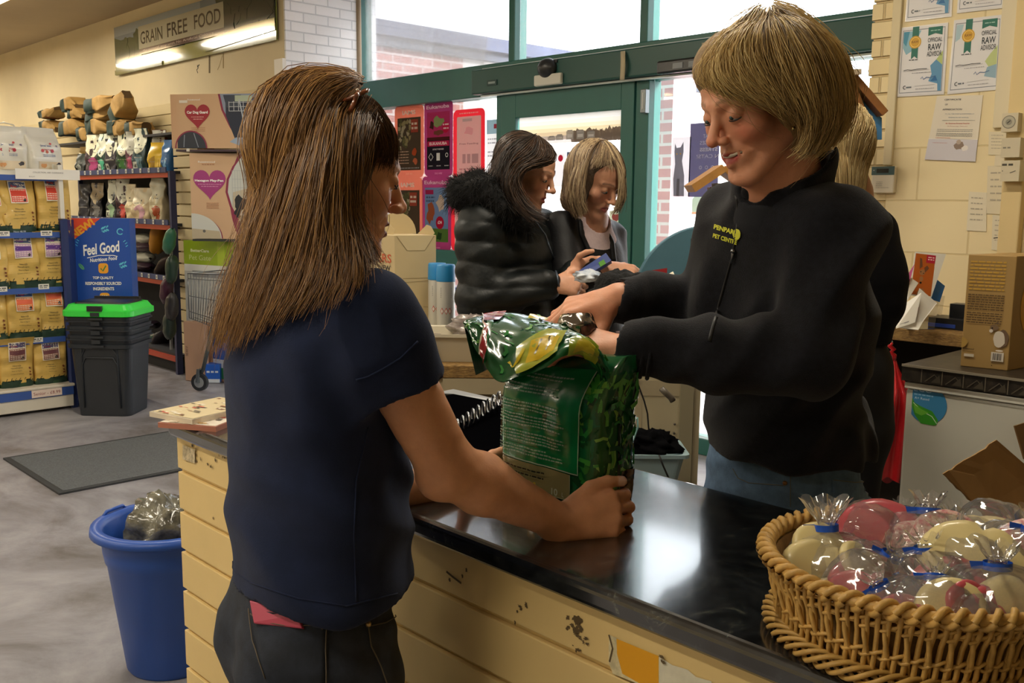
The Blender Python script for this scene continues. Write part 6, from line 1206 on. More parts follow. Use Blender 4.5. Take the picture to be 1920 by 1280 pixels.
TB = [
('pink and cream treats in the bag leaning on the left rim, frilly top', D(1553,1056,1.19), (-.05,.15,1), .062, [('disc',pinkm,(-.45,.0,-.1),(-.8,-.6,.1),.75),('bone',creamm,(-.15,.55,-.1),(-.3,-1,.4),.8),('bone',creamm,(.3,.5,.1),(.2,-1,.5),.75),('disc',creamm,(.2,.1,.45),(0,-1,.8),.55)]),
('large pink round treat in its bag at the back left', D(1622,1010,1.24), (-.8,.1,.5), .062, [('disc',pinkm,(-.3,.35,-.1),(-.15,-.75,.75),.95),('disc',creamm,(.3,-.3,-.4),(0,-1,.3),.6)]),
('bag of dark and pink chunks at the back rim', D(1690,1000,1.28), (.3,.6,.6), .05, [('disc',pinkm,(0,.3,0),(0,-1,.4),.7),('disc',brownm,(.3,-.1,.3),(.3,-.8,.6),.6)]),
('speckled round cookie bag with frilly neck at the back middle', D(1742,1015,1.2), (.05,.3,1), .062, [('disc',spk,(-.25,.35,.0),(-.2,-.8,.6),.8),('disc',spk,(.35,.1,-.2),(.1,-1,.4),.7)]),
('stack of pink and brown slices at the back right', D(1862,1010,1.2), (.9,.3,.2), .062, [('disc',pinkm,(-.4,.2,.4),(-.3,-.4,.9),.85),('disc',brownm,(-.2,.2,.1),(-.3,-.4,.9),.85),('disc',creamm,(0,.2,-.25),(-.3,-.4,.9),.85)]),
('pale speckled round cookie bag at the right edge of the frame', D(1915,1050,1.1), (.2,-.1,1), .062, [('disc',spk,(-.2,.2,.1),(-.2,-.9,.5),.95),('disc',pinkm,(.4,.4,-.4),(0,-1,.2),.6)]),
('pink chunks with blue tape in the middle left', D(1640,1082,1.13), (.3,-.2,.75), .056, [('disc',pinkm,(-.4,.3,-.2),(-.3,-1,.3),.7),('disc',pinkm,(.4,.2,-.3),(.4,-.9,.3),.65),('disc',creamm,(.5,-.1,.2),(.6,-.6,.6),.5)]),
('pink treats below a blue tape at the basket centre', D(1745,1085,1.09), (-.15,.1,1), .058, [('disc',pinkm,(-.25,.4,-.15),(-.5,-.8,.3),.8),('disc',pinkm,(.35,.3,-.4),(.4,-.9,.3),.7),('disc',creamm,(-.6,.1,-.1),(-.8,-.5,.2),.6)]),
('big shiny oval cream treat right of centre', D(1812,1062,1.1), (-.2,.5,.8), .06, [('bone',creamm,(-.1,.45,.1),(-.25,-.8,.7),1.0),('disc',creamm,(.4,.2,-.4),(.3,-.9,.4),.6)]),
('pink bone shapes in the tied bag at the right front', D(1868,1128,1.03), (.0,.1,1), .064, [('disc',pinkm,(-.5,.3,-.45),(-.4,-1,.2),.5),('bone',creamm,(-.15,.45,.1),(-.1,-1,.2),.7),('bone',pinkm,(.3,.5,-.15),(.3,-.9,.3),.8),('disc',pinkm,(.7,.1,-.3),(.7,-.6,.2),.6)]),
('flat bag with pink and cream lumps at the left front rim', D(1616,1108,1.10), (.85,-.35,.2), .058, [('disc',creamm,(-.2,.2,-.6),(-.4,-.7,.7),.7),('disc',pinkm,(.1,.5,-.1),(-.2,-.8,.7),.65),('disc',creamm,(-.5,.4,.0),(-.2,-.6,.8),.6)]),
('cream lump bag at the front centre of the rim', D(1758,1138,1.02), (.1,.5,.8), .052, [('disc',creamm,(-.1,.5,-.1),(-.2,-.9,.4),.75),('disc',pinkm,(-.7,.2,-.2),(-.6,-.7,.4),.65),('disc',pinkm,(.5,.4,-.5),(.3,-.9,.3),.55)]),
('pink bag low at the front left of the rim', D(1680,1140,1.04), (-.5,.2,.8), .048, [('disc',pinkm,(0,.3,-.2),(-.1,-.9,.5),.7),('disc',creamm,(.5,.1,.0),(.2,-.8,.6),.6)]),
('pink treat bag wedged low at the front right', D(1815,1160,1.0), (.7,.2,.5), .044, [('disc',pinkm,(0,.3,-.1),(-.1,-.9,.5),.7),('disc',pinkm,(.5,.2,.2),(.2,-.9,.4),.6)]),
('bag hidden deep in the basket with brown and cream pieces', D(1800,1020,1.22), (.1,.5,.8), .055, [('disc',creamm,(-.2,.3,0),(-.2,-.9,.5),.75),('disc',creamm,(.2,.35,-.2),(.1,-.9,.5),.75)]),
]
for k, (lab, c, up, sz_, pc) in enumerate(TB): treat_bag(lab, c, up, sz_, pc, k+1)
b = MB(film); c = D(1458,1100,1.12); b.grid(lambda u,v: RW@(c+np.array([-.005+.02*u*(1-v)-.004*v, -.02+.04*u*(1-v*.7), .03-.095*v])), 4, 10); tag(b.build('film_scrap', smooth=True), 'loose clear cellophane tail hanging over the left rim of the basket', 'cellophane')
# ================================================================ organic surfaces: smooth unions of round cones and ellipsoids, meshed on a fine grid
import openvdb
V3 = lambda *a: np.array(a, float)
def smin(a, b, k):
    if k <= 0: return np.minimum(a, b)
    h = np.clip(.5+.5*(b-a)/k, 0, 1); return b*(1-h)+a*h - k*h*(1-h)
def smax(a, b, k): return -smin(-a, -b, k)
class Sdf:
    def __init__(s): s.ops = []; s.lo = V3(9,9,9); s.hi = -s.lo; s.disp = []
    def _bb(s, *pr):
        for p, r in pr: s.lo = np.minimum(s.lo, np.array(p)-r); s.hi = np.maximum(s.hi, np.array(p)+r)
    def rc(s, a, b, ra, rb=None, k=.01, ax=None, sq=1., op='+'):
        a, b = np.array(a,float), np.array(b,float); rb = ra if rb is None else rb; ab = b-a; L2 = max(ab@ab, 1e-12)
        if ax is not None: ax = nrm(ax)
        def f(P):
            q = P-a; t = np.clip((q@ab)/L2, 0, 1); w = q - t[:,None]*ab; r = ra+(rb-ra)*t
            if ax is not None: w = w + (w@ax)[:,None]*ax*(1/sq-1); return (np.linalg.norm(w,axis=1)-r)*(.5+.5*sq)
            return np.linalg.norm(w,axis=1)-r
        s.ops.append((op, f, k)); 
        if op == '+': s._bb((a, ra*1.0), (b, rb))
        return s
    def el(s, c, r, R=None, k=.01, op='+'):
        c, r = np.array(c,float), np.broadcast_to(np.array(r,float),(3,)); R = np.eye(3) if R is None else R
        def f(P):
            q = (P-c)@R; k0 = np.linalg.norm(q/r,axis=1); k1 = np.linalg.norm(q/(r*r),axis=1); return k0*(k0-1)/np.maximum(k1,1e-9)
        s.ops.append((op, f, k)); 
        if op == '+': s._bb((c, r.max()))
        return s
    def plane(s, p, n, k=.004, op='&'):
        p, n = np.array(p,float), nrm(n); s.ops.append((op, lambda P: (P-p)@n, k)); return s
    def __call__(s, P):
        P = np.atleast_2d(P); d = None
        for op, f, k in s.ops:
            v = f(P)
            if d is None: d = v
            elif op == '+': d = smin(d, v, k)
            elif op == '-': d = smax(d, -v, k)
            else: d = smax(d, v, k)
        for g in s.disp: d = d + g(P)
        return d
    def grad(s, P, e=.002):
        P = np.atleast_2d(P); g = np.stack([s(P+e*np.eye(3)[i])-s(P-e*np.eye(3)[i]) for i in range(3)],1); return g/np.maximum(np.linalg.norm(g,axis=1,keepdims=True),1e-9)
    def mesh(s, h=.005, lo=None, hi=None, pad=.02):
        lo = (s.lo if lo is None else np.array(lo))-pad; hi = (s.hi if hi is None else np.array(hi))+pad; c = 4
        n = (np.ceil((hi-lo)/(h*c)).astype(int)+1); g = [lo[i]+np.arange(n[i])*h*c+h*c/2-h/2 for i in range(3)]
        G = np.stack(np.meshgrid(*g,indexing='ij'),-1).reshape(-1,3); D = np.concatenate([s(q) for q in np.array_split(G, max(1,len(G)//200000))]).reshape(n)
        m = np.abs(D) < h*c*1.7; A = np.repeat(np.repeat(np.repeat(np.sign(D)*h*3,c,0),c,1),c,2).astype('f4'); M = np.repeat(np.repeat(np.repeat(m,c,0),c,1),c,2)
        I = np.argwhere(M); Q = lo+I*h; v = np.concatenate([s(q) for q in np.array_split(Q, max(1,len(Q)//200000))]); A[M] = np.clip(v,-h*3,h*3)
        gr = openvdb.FloatGrid(h*3); gr.copyFromArray(np.ascontiguousarray(A)); P, Fq = gr.convertToQuads(0.); P = np.array(P,float)*h+lo; Fq = np.array(Fq,int)
        a,b,cc = P[Fq[:,0]],P[Fq[:,1]],P[Fq[:,2]]; nn = np.cross(b-a,cc-a); ce = P[Fq].mean(1); k = np.arange(0,len(Fq),max(1,len(Fq)//500))
        if (np.einsum('ij,ij->i', nn[k], s.grad(ce[k])) < 0).mean() > .5: Fq = Fq[:,::-1]
        return P, Fq
    def march(s, px, py, Z0=.5, Z1=6.):
        "first surface point seen at picture point(s)"
        px, py = np.atleast_1d(px).astype(float), np.atleast_1d(py).astype(float)
        d = (RC @ np.stack([(px-960)/FPX,(640-py)/FPX,-np.ones_like(px)])).T; d /= np.linalg.norm(d,axis=1,keepdims=True); t = np.full(len(px), Z0); o = V3(0,0,CAMH)
        best = np.full(len(px), 9.); bt = t.copy()
        for _ in range(110):
            v = s(o+d*t[:,None]); m = np.abs(v) < best; best[m] = np.abs(v[m]); bt[m] = t[m]; t = np.minimum(t+np.clip(v,-.05,.2)*.8, Z1)
        Q = o+d*bt[:,None]; far = best > .003
        if far.any():
            for _ in range(6): Q[far] = Q[far]-s.grad(Q[far])*s(Q[far])[:,None]*.9
        return Q
def emit_sdf(name, S, mat, parent, h=.005, colfn=None, lo=None, hi=None, extra=None):
    P, Fq = S.mesh(h, lo, hi); cols = colfn(P) if colfn else None
    if extra:
        n = len(P)
        for P2, F2, c2 in extra: Fq = np.vstack([Fq, F2+len(P)]); P = np.vstack([P, P2]); cols = np.vstack([cols, c2]) if cols is not None else None
    return link_mesh(name, P@RW.T, Fq, [mat], None, parent, True, False, cols)
def frame(f, up=(0,0,1)):
    "columns: person's left, forward, up"
    f = nrm(f); l = nrm(np.cross(up, f)); u = np.cross(f, l); return np.stack([l, f, u], 1)
def nz(P, s, seed=0.):
    a = np.sin(P@V3(1.3,.7,.4)*s+seed+1.3*np.sin(P@V3(-.4,1.1,.8)*s*.7+seed*2)); b = np.sin(P@V3(-.6,.5,1.4)*s*1.3+seed*3+1.1*np.sin(P@V3(1.2,.3,-.9)*s*.9)); return (a+b)*.5
def folds(amp, kd, w, seed=0, mask=None):
    kd = nrm(kd)
    def g(P):
        ph = (P@kd)*w + 1.6*nz(P, 9, seed); v = amp*(np.abs(np.sin(ph))**1.5-.5)*(.5+.5*nz(P, 6, seed+2))
        return v*(mask(P) if mask else 1)
    return g
# ---------------------------------------------------------------- head
def head(S, c, R, s=1., smile=0., nose=1., ear=True, jawopen=0.):
    T = lambda x,y,z: c + R@(V3(x,y,z)*s)
    def el(p, r, k=.012, op='+'): S.el(T(*p), np.array(r)*s, R, k*s, op)
    def rc(a, b, ra, rb=None, k=.01, op='+'): S.rc(T(*a), T(*b), ra*s, (ra if rb is None else rb)*s, k*s, op=op)
    el((0,-.018,.045),(.073,.096,.083)); el((0,.034,.045),(.060,.054,.058),.02); el((0,.036,-.015),(.058,.052,.068),.02)
    for x in (1,-1):
        rc((x*.050,.0,-.045),(x*.018,.066,-.094),.020,.018,.02); el((x*(.040+.003*smile),.056,-.018+.004*smile),(.023+.004*smile,.020+.003*smile,.022),.016)
        rc((x*.010,.088,.030),(x*.044,.070,.030),.0085,.007,.012)
    el((0,.072,-.096),(.018,.016,.015),.014); el((0,.072,-.056),(.030,.020,.028),.014)
    for x in (1,-1): el((x*.032,.099,.010),(.016,.012,.012),.010,'-')
    rc((0,.088,.020),(0,.110*nose+.0,-.020),.0075,.0095,.010); el((0,.1135*nose,-.022),(.0105,.010,.0095),.006)
    for x in (1,-1): el((x*.0125,.099,-.0265),(.0075,.011,.0075),.005); el((x*.0065,.105,-.034),(.0035,.006,.003),.002,'-')
    for x in (1,-1): el((x*.031,.076,.011),(.0155,.0130,.0125),.003)
    w = .022+.008*smile; zc = -.058+.006*smile; yc = .0795-.006*smile
    for x in (1,-1):
        rc((x*w,yc,zc),(0,.0925,-.0525),.0032,.0052,.004); rc((x*w,yc,zc),(0,.0905,-.0645-.004*smile),.0032,.0062,.004)
        if smile: rc((x*.017,.094,-.026),(x*(w+.006),yc-.001,zc+.004),.0022,.003,.007,'-')
    if smile:
        for x in (1,-1): rc((0,.097,-.0575),(x*(w-.004),yc+.003,zc),.0042,.0022,.002,'-')
    else:
        for x in (1,-1): rc((0,.099,-.0585),(x*(w-.002),yc+.002,zc),.0012,.0008,.002,'-')
    if ear:
        for x in (1,-1): el((x*.074,-.006,.004),(.007,.017,.029),.004); el((x*.081,-.002,.006),(.006,.010,.018),.004,'-')
    return T
def head_paint(P, c, R, s, skin, lips, brow, cheek=None):
    q = ((P-c)@R)/s; C = np.tile(np.array(skin),(len(P),1)); x, y, z = np.abs(q[:,0]), q[:,1], q[:,2]; front = y > .05
    def mixc(w, col): nonlocal C; w = np.clip(w,0,1)[:,None]; C = C*(1-w)+np.array(col)*w
    if cheek is not None: mixc(.6*np.exp(-(((x-.042)/.02)**2+((z+.02)/.02)**2))*front, cheek); mixc(.5*np.exp(-((x/.012)**2+((z+.025)/.012)**2))*(y>.09), cheek)
    lz = -.058+.0; mixc((1.2-np.sqrt((x/.025)**2+((z-lz)/.0115)**2)*1.2)*4*(y>.074), lips)
    bz_ = .030+.006*np.sin(np.clip(x/.05,0,1)*2.6); mixc((1-((z-bz_)/.0042)**2)*(x>.012)*(x<.05)*(y>.055)*.75, brow)
    return C
def eyes(parent, c, R, s, openness=.25, iris='#3a4a4a', lash='#1c1512'):
    T = lambda x,y,z: RW@(c + R@(V3(x,y,z)*s))
    for x in (1,-1):
        b = MB(P('#d8d2cc',.2)); b.ball(T(x*.031,.0765,.009), .0118*s, n=20, k=14); e = b.build('eye', parent)
        b = MB(P(iris,.15)); cc = T(x*.0305,.0868,.0065); b.ball(cc, .0042*s, n=12, k=8); b.build('iris', e)
        b = MB(P(lash,.6)); b.tube([T(x*(.031+.0155*cos(a)), .0865-.008*abs(cos(a))**2+.002, .0045-.0035*sin(a)) for a in np.linspace(0.1,pi-.1,10)], .0011*s, 6); b.build('eyelash', parent)
# ---------------------------------------------------------------- hand
FL = ((.042,.025,.021),(.046,.029,.022),(.042,.027,.021),(.033,.020,.018)); KP = ((.087,.027),(.090,.008),(.085,-.011),(.076,-.028))
def hand(S, w, d, n, side, curls, thumb, s=1., spread=4., nails=None, wr=.026, tipr=1.):
    "w wrist, d direction, n back-of-hand normal, side +1/-1 picks the thumb side d x n"
    d = nrm(d); n = nrm(np.array(n)-d*np.dot(n,d)); t = np.cross(d,n)*side
    S.rc(w-d*.01*s, w+d*.03*s, wr*s, .026*s, .012, ax=n, sq=.75)
    for i,(fw,lt) in enumerate(KP):
        k = w+(d*fw+t*lt)*s; S.rc(w+(d*.018+t*lt*.55)*s, k, .016*s, .0115*s, .010)
        a = radians(spread*(1.5-i)); fd = d*cos(a)+t*sin(a); ang = 0; p = k
        for j in range(3):
            ang += radians(curls[i][j]); v = fd*cos(ang)-n*sin(ang); q = p+v*FL[i][j]*s; r0 = (.0095,.0085,.0077)[j]*s*(1 if i<3 else .88); r1 = (.0086,.0078,.0066)[j]*s*(1 if i<3 else .88)*tipr
            S.rc(p, q, r0, r1, .0035); 
            if j < 2: S.el(q+(fd*sin(ang)+n*cos(ang))*.001, r1*1.08, None, .003)
            if j == 2 and nails is not None: nails.append((q-v*.004*s+(fd*sin(ang)+n*cos(ang))*r1, .0062*s))
            p = q
    p = w+(d*.022+t*.020-n*.006)*s; S.el(w+(d*.038+t*.022-n*.010)*s, (.018*s,)*3, None, .012)
    for j,(vd,vt,vn) in enumerate(thumb):
        v = nrm(d*vd+t*vt+n*vn); L = (.044,.033,.028)[j]*s; q = p+v*L; S.rc(p, q, (.0155,.0115,.0105)[j]*s, (.0115,.0105,.0085)[j]*s, (.010,.004,.004)[j]); pv = v; p0, p = p, q
    if nails is not None: nn = nrm(np.cross(np.cross(pv, -t*0.3+n), pv)); nails.append((p-pv*.006*s+nn*.0085*s, .0075*s))
    return t
def paint_nails(P, C, nails, col=(.80,.52,.42)):
    for q, r in nails: w = np.clip(1.3-np.linalg.norm(P-q,axis=1)/r,0,1)[:,None]; w = np.minimum(w*3,1); C = C*(1-w)+np.array(col)*w
    return C
# ---------------------------------------------------------------- hair
def resample(pts, K):
    pts = np.array(pts,float); 
    # catmull-rom
    q = np.vstack([2*pts[0]-pts[1], pts, 2*pts[-1]-pts[-2]]); out = []
    for i in range(1,len(q)-2):
        for t in np.linspace(0,1,8,endpoint=False):
            a,b,c,d = q[i-1],q[i],q[i+1],q[i+2]; out.append(.5*((2*b)+(-a+c)*t+(2*a-5*b+4*c-d)*t*t+(-a+3*b-3*c+d)*t**3))
    out.append(pts[-1]); out = np.array(out); L = np.r_[0,np.cumsum(np.linalg.norm(np.diff(out,axis=0),axis=1))]; s = np.linspace(0,L[-1],K); return np.stack([np.interp(s,L,out[:,i]) for i in range(3)],1)
def strands(name, parent, guides, N, mat, K=20, rad=.0009, jit=.006, clump=24, ctight=.6, wav=.003, seed=1, keep=None, lift=(.001,.010), tipvar=.25, cols=None, taper=.25, flat=1.):
    r = np.random.default_rng(seed); G = np.array([resample(g, K) for g in guides]); M = len(G)
    u = r.uniform(0,M-1.001,N); cl = (np.floor(u/(M-1)*clump)+r.uniform(.2,.8,N)*.0+.5)/clump*(M-1)
    s = np.linspace(0,1,K)[None,:]; ue = u[:,None]*(1-ctight*s**1.5)+cl[:,None]*ctight*s**1.5; ue = np.clip(ue+r.normal(0,.10,(N,1))*s,0,M-1.001)
    i = np.floor(ue).astype(int); f = (ue-i)[...,None]; kk = np.arange(K)[None,:].repeat(N,0)
    cut = 1-r.uniform(0,tipvar,N)**1.0; sk = np.linspace(0,1,K)[None,:]*cut[:,None]*(K-1); k0 = np.clip(np.floor(sk).astype(int),0,K-2); fk = (sk-k0)[...,None]
    def g(ii): return G[ii,k0]*(1-fk)+G[ii,k0+1]*fk
    Pn = g(i)*(1-f)+g(np.minimum(i+1,M-1))*f
    off = r.normal(0,1,(N,1,3))*jit*(.35+.65*s[...,None]); ph = r.uniform(0,6.3,(N,1)); fr = r.uniform(4,9,(N,1)); wv = wav*np.sin(s*fr+ph)[...,None]*r.normal(0,1,(N,1,3)); Pn = Pn+off+wv*s[...,None]
    if keep is not None:
        lf = r.uniform(lift[0],lift[1],(N,1)); F = Pn.reshape(-1,3)
        for _ in range(2):
            d = keep(F); L = np.broadcast_to(lf,(N,K)).reshape(-1); m = d < L
            if m.any(): F[m] += keep.grad(F[m])*(L[m]-d[m])[:,None]
        Pn = F.reshape(N,K,3)
    t = np.gradient(Pn,axis=1); t /= np.maximum(np.linalg.norm(t,axis=2,keepdims=True),1e-9); a = np.cross(t, V3(.3,-.9,.25)); a /= np.maximum(np.linalg.norm(a,axis=2,keepdims=True),1e-9); b = np.cross(t,a)
    R_ = rad*(1-(1-taper)*s**2)*r.uniform(.7,1.3,(N,1)); V = []
    for j in range(3): an = 2*pi*j/3; V.append(Pn+R_[...,None]*(cos(an)*a+sin(an)*b*flat))
    V = np.stack(V,2).reshape(-1,3); n0 = np.arange(N)[:,None,None]*K*3; kk = np.arange(K-1)[None,:,None]*3; jj = np.arange(3)[None,None,:]
    A = n0+kk+jj; B = n0+kk+(jj+1)%3; Fq = np.stack([A,B,B+3,A+3],-1).reshape(-1,4)
    C = None
    if cols is not None:
        cols = np.array(cols); cn = r.uniform(0,len(cols)-1.001,clump+1); ci = np.clip(cn[np.clip((u/(M-1)*clump).astype(int),0,clump)]+r.normal(0,.8,N),0,len(cols)-1.001); k1 = ci.astype(int); fc = (ci-k1)[:,None]; c_ = cols[k1]*(1-fc)+cols[k1+1]*fc; C = np.repeat(c_,K*3,0)
    return link_mesh(name, V@RW.T, Fq, [mat], None, parent, True, False, C)
def hair_mat(r=.42): return P('#806040', r, att='Col', spec=.45)
SKM = P('#c98f6e', .48, att='Col', sss=.12, vs=.05, sc=60, bp=.06, bs=300, spec=.4)
def Ls(*h): return [lin(x) for x in h]
def decalS(S, quad, Z0=.5, Z1=6.):
    "surface coordinates over a picture quad (tl, tr, br, bl) wrapped on S"
    tl,tr,br,bl = [V3(*q,0)[:2] for q in quad]
    def f(u, v):
        p = (bl*(1-u)+br*u)*(1-v)+(tl*(1-u)+tr*u)*v; q = S.march(p[0],p[1],Z0,Z1); return RW@q[0], RW@S.grad(q)[0]
    return f
def ribbon(S, name, mat, parent, pts, r=.0012, lift=.0005, Z0=.5, n=6, sq=1., dash=None):
    pts = np.array(pts,float); q = []
    for i in range(len(pts)-1):
        for t in np.linspace(0,1,7,endpoint=False): q.append(pts[i]*(1-t)+pts[i+1]*t)
    q.append(pts[-1]); q = np.array(q); W_ = S.march(q[:,0],q[:,1],Z0); W_ = W_+S.grad(W_)*lift
    return MB(mat).tube(W_@RW.T, r, n, sq=sq).build(name, parent)
def patch(S, name, mat, parent, quad, lift=.002, nu=14, nv=10, Z0=.5, art=None):
    f = decalS(S, quad, Z0); b = MB(mat)
    def g(u, v): p, n = f(u, v); e = min(u,1-u,v,1-v); return p + n*(lift if e > .001 else -.002)
    us = [0]+list(np.linspace(0.002,.998,nu))+[1]; vs = [0]+list(np.linspace(.002,.998,nv))+[1]
    b.add([g(u,v) for v in vs for u in us], [(j*len(us)+i,j*len(us)+i+1,(j+1)*len(us)+i+1,(j+1)*len(us)+i) for j in range(len(vs)-1) for i in range(len(us)-1)], None, True); return b.build(name, parent)
# ================================================================ long haired woman in front of the counter
def person(name_lab, px_, Z, group=None):
    p = J(px_, 600, Z); return thing('person', name_lab, 'person', RW@(p*(1,1,0)), group)
lw = person('woman with long brown hair in navy t-shirt holding the green bag', 585, 1.42)
f = nrm((.87,.49,0)); r_ = V3(.49,-.87,0); B0 = J(584,600,1.42)*(1,1,0)
L = lambda fw, rt, z: B0 + f*fw + r_*rt + V3(0,0,z)
T = Sdf()   # t-shirt
T.rc(L(.0,0,.84), L(-.005,0,1.0), .178, .168, .03, ax=f, sq=.70).rc(L(-.005,0,1.0), L(-.01,0,1.2), .168, .178, .04, ax=f, sq=.64)
T.rc(L(-.01,-.125,1.285), L(-.01,.125,1.285), .075, .075, .07, ax=f, sq=.85).rc(L(-.02,-.05,1.335), L(-.02,.05,1.335), .055, .055, .05)
for sgn in (1,-1): T.rc(L(.07,.07*sgn,1.19), L(.06,.05*sgn,1.12), .062, .055, .05)
T.rc(L(.05,0,1.02), L(.045,0,.90), .10, .11, .06); T.rc(L(-.04,.07,.90), L(-.03,.06,1.0), .07,.06,.05)
SR, ER, WR_ = J(692,596,1.27), J(838,876,1.345), J(1054,980,1.455)
slv = J(736,692,1.285); adir0 = nrm(slv-J(700,610,1.272))
Sv = Sdf(); Sv.rc(SR, J(712,640,1.275), .068, .065, .035).rc(J(712,640,1.275), slv+adir0*.12, .065, .060, .02).plane(slv+adir0*.028, adir0, .002); T.ops.append(('+', Sv, .03))
SLf, ELf = L(.03,-.165,1.30), J(712,915,1.60)
T.rc(SLf, SLf+(ELf-SLf)*.45, .066, .056, .03)
adir = nrm(slv-J(700,610,1.272)); 
T.plane(J(560,1143,1.30), (-.0,0,-1))
sleevecut = Sdf(); sleevecut.rc(slv+adir*.09, slv+adir*.3, .09, .09)
pass
T.disp.append(folds(.016, (.55,.25,.8), 34, 1.3, lambda P: np.clip((1.24-P[:,2])*6,0,1))); T.disp.append(folds(.008, (.9,-.1,.42), 26, 4.1)); T.disp.append(lambda P: .003*nz(P, 16, 2.))
# body
Bd = Sdf(); hc = J(622,333,1.405); Rh = frame((.88,.43,-.18)); Bd.el(hc+Rh@V3(0,-.018,.045),(.073,.096,.083),Rh)
HT = head(Bd, hc, Rh, 1.0, smile=.15, nose=.97, ear=True)
Bd.rc(hc+Rh@V3(0,-.03,-.045), L(-.03,0,1.36), .053, .056, .02).rc(L(-.02,-.10,1.30), L(-.02,.10,1.30), .05, .05, .04).rc(L(-.01,0,1.28), L(0,0,1.1), .12, .12, .05, ax=f, sq=.6)
Bd.rc(SR, ER, .050, .0405, .02).rc(ER, ER+(WR_-ER)*.28, .0405, .0425, .02).rc(ER+(WR_-ER)*.28, WR_, .0425, .0275, .02).el(ER+V3(-.014,.0,-.020), .024, None, .022)
Bd.rc(SLf, ELf, .046, .038, .02); WL = J(862,915,1.69); Bd.rc(ELf, WL, .039, .026, .02)
nails = []
hd_ = nrm(V3(1,.28,.10)); hand(Bd, WR_, hd_, (-.22,-.86,.34), 1 if np.dot(np.cross(hd_, V3(-.22,-.86,.34)), (0,0,1)) > 0 else -1, [(38,72,38),(42,74,38),(44,74,40),(46,72,40)], [(.75,.55,.10),(1,.15,-.12),(1,-.06,-.35)], 1.02, 3, nails, .029)
hd2 = nrm(V3(.75,.55,.25)); n2 = V3(-.25,.85,-.1); hand(Bd, WL, hd2, n2, 1 if np.dot(np.cross(hd2,n2),(0,0,1)) > 0 else -1, [(20,30,20)]*4, [(.1,1,.0),(-.3,1,-.0),(-.45,.9,-.1)], 1., 3, nails)
Bd.disp.append(lambda P: .0008*nz(P, 90, 1.))
skinA = lin('#d49a74'); 
def colLW(P):
    C = head_paint(P, hc, Rh, 1., skinA, lin('#a85a50'), lin('#5a4030'), lin('#c0705a')); C = paint_nails(P, C, nails)
    for q, rr in ((J(752,790,1.25),.004),(J(758,858,1.28),.003),(J(700,800,1.22),.003)): C[np.linalg.norm(P-q,axis=1) < rr*2] *= .7
    w = np.clip(1-np.linalg.norm(P-J(845,850,1.29),axis=1)/.05,0,1)[:,None]*.15; return C*(1-w)+np.array(lin('#96603c'))*w
emit_sdf('body', Bd, SKM, lw, .0036, colLW)
eyes(lw, hc, Rh, 1.)
navy_t = P('#1c2642', .95, vs=.12, sc=30, bp=.12, bs=500, sheen=.04, spec=.25)
emit_sdf('t_shirt', T, navy_t, lw, .0055)
hemS = Sdf(); hemS.ops = T.ops[:]; hemS.disp = T.disp[:]
ribbon(T, 'sleeve_hem', navy_t, lw, [(668,712),(690,706),(720,690),(750,672),(783,640)], .0016, .0003)
ribbon(T, 'side_seam', navy_t, lw, [(668,1128),(664,1000),(668,900),(690,800)], .0013, .0003)
ribbon(T, 'hem_stitch', navy_t, lw, [(415,1052),(470,1092),(560,1122),(650,1136),(745,1112)], .0011, .0002)
# jeans
Jn = Sdf(); Jn.rc(L(-.01,0,.80), L(0,0,1.0), .170, .150, .03, ax=f, sq=.70)
for sgn in (1,-1):
    Jn.el(L(-.055,.075*sgn,.80), (.085,.085,.10), None, .04).rc(L(0,.085*sgn,.78), L(.02,.085*sgn,.47), .098, .064, .03).rc(L(.02,.085*sgn,.47), L(-.01,.09*sgn,.09), .064, .048, .02)
Jn.plane(L(0,0,.99), (0,0,1)); Jn.disp.append(folds(.006, (.3,.3,.9), 60, 2.)); Jn.disp.append(lambda P: .002*nz(P,30,3.))
den = P('#1c2330', .85, vs=.35, sc=40, bp=.15, bs=600); emit_sdf('jeans', Jn, den, lw, .006); stc = P('#5c5244', .8)
for sgn in (1,-1):
    s_ = Sdf(); s_.rc(L(-.02,.09*sgn,.045), L(.14,.10*sgn,.035), .048, .036, .02).plane((0,0,.002),(0,0,-1)); emit_sdf('shoe', s_, P('#1d1d20',.5), lw, .006)
pk_ = patch(Jn, 'back_pocket', den, lw, [(470,1140),(612,1166),(608,1300),(500,1290)], .003)
ribbon(Jn, 'pocket_stitch', stc, lw, [(474,1150),(490,1164),(540,1172),(608,1172)], .0009, .004); ribbon(Jn, 'pocket_stitch', stc, lw, [(612,1166),(610,1220),(612,1290)], .0009, .0035); ribbon(Jn, 'pocket_stitch', stc, lw, [(470,1140),(476,1200),(500,1270)], .0009, .0035); ribbon(Jn, 'side_stitch', stc, lw, [(686,1160),(694,1210),(712,1250),(726,1290)], .001, .003)
for x, y in ((605,1173),(685,1158),(687,1170)):
    q = Jn.march(x,y)[0]; q = q+Jn.grad(q)[0]*.004; MB(P('#b59a6a',.3,metal=.8)).ball(RW@q, .0045, n=12, k=8).build('rivet', lw)
ribbon(Jn, 'pocket_stitch', stc, lw, [(690,1174),(720,1168),(752,1150)], .0009, .003)
ph = MB(P('#b04058',.45)); q = [Jn.march(x,y)[0]+Jn.grad(Jn.march(x,y))[0]*.010 for x,y in ((486,1168),(570,1176),(562,1150),(478,1126))]; thick(ph, [RW@v for v in q], .009); tag(ph.build('phone', bevel=.002), 'pink cased phone sticking out of the jeans back pocket', 'phone')
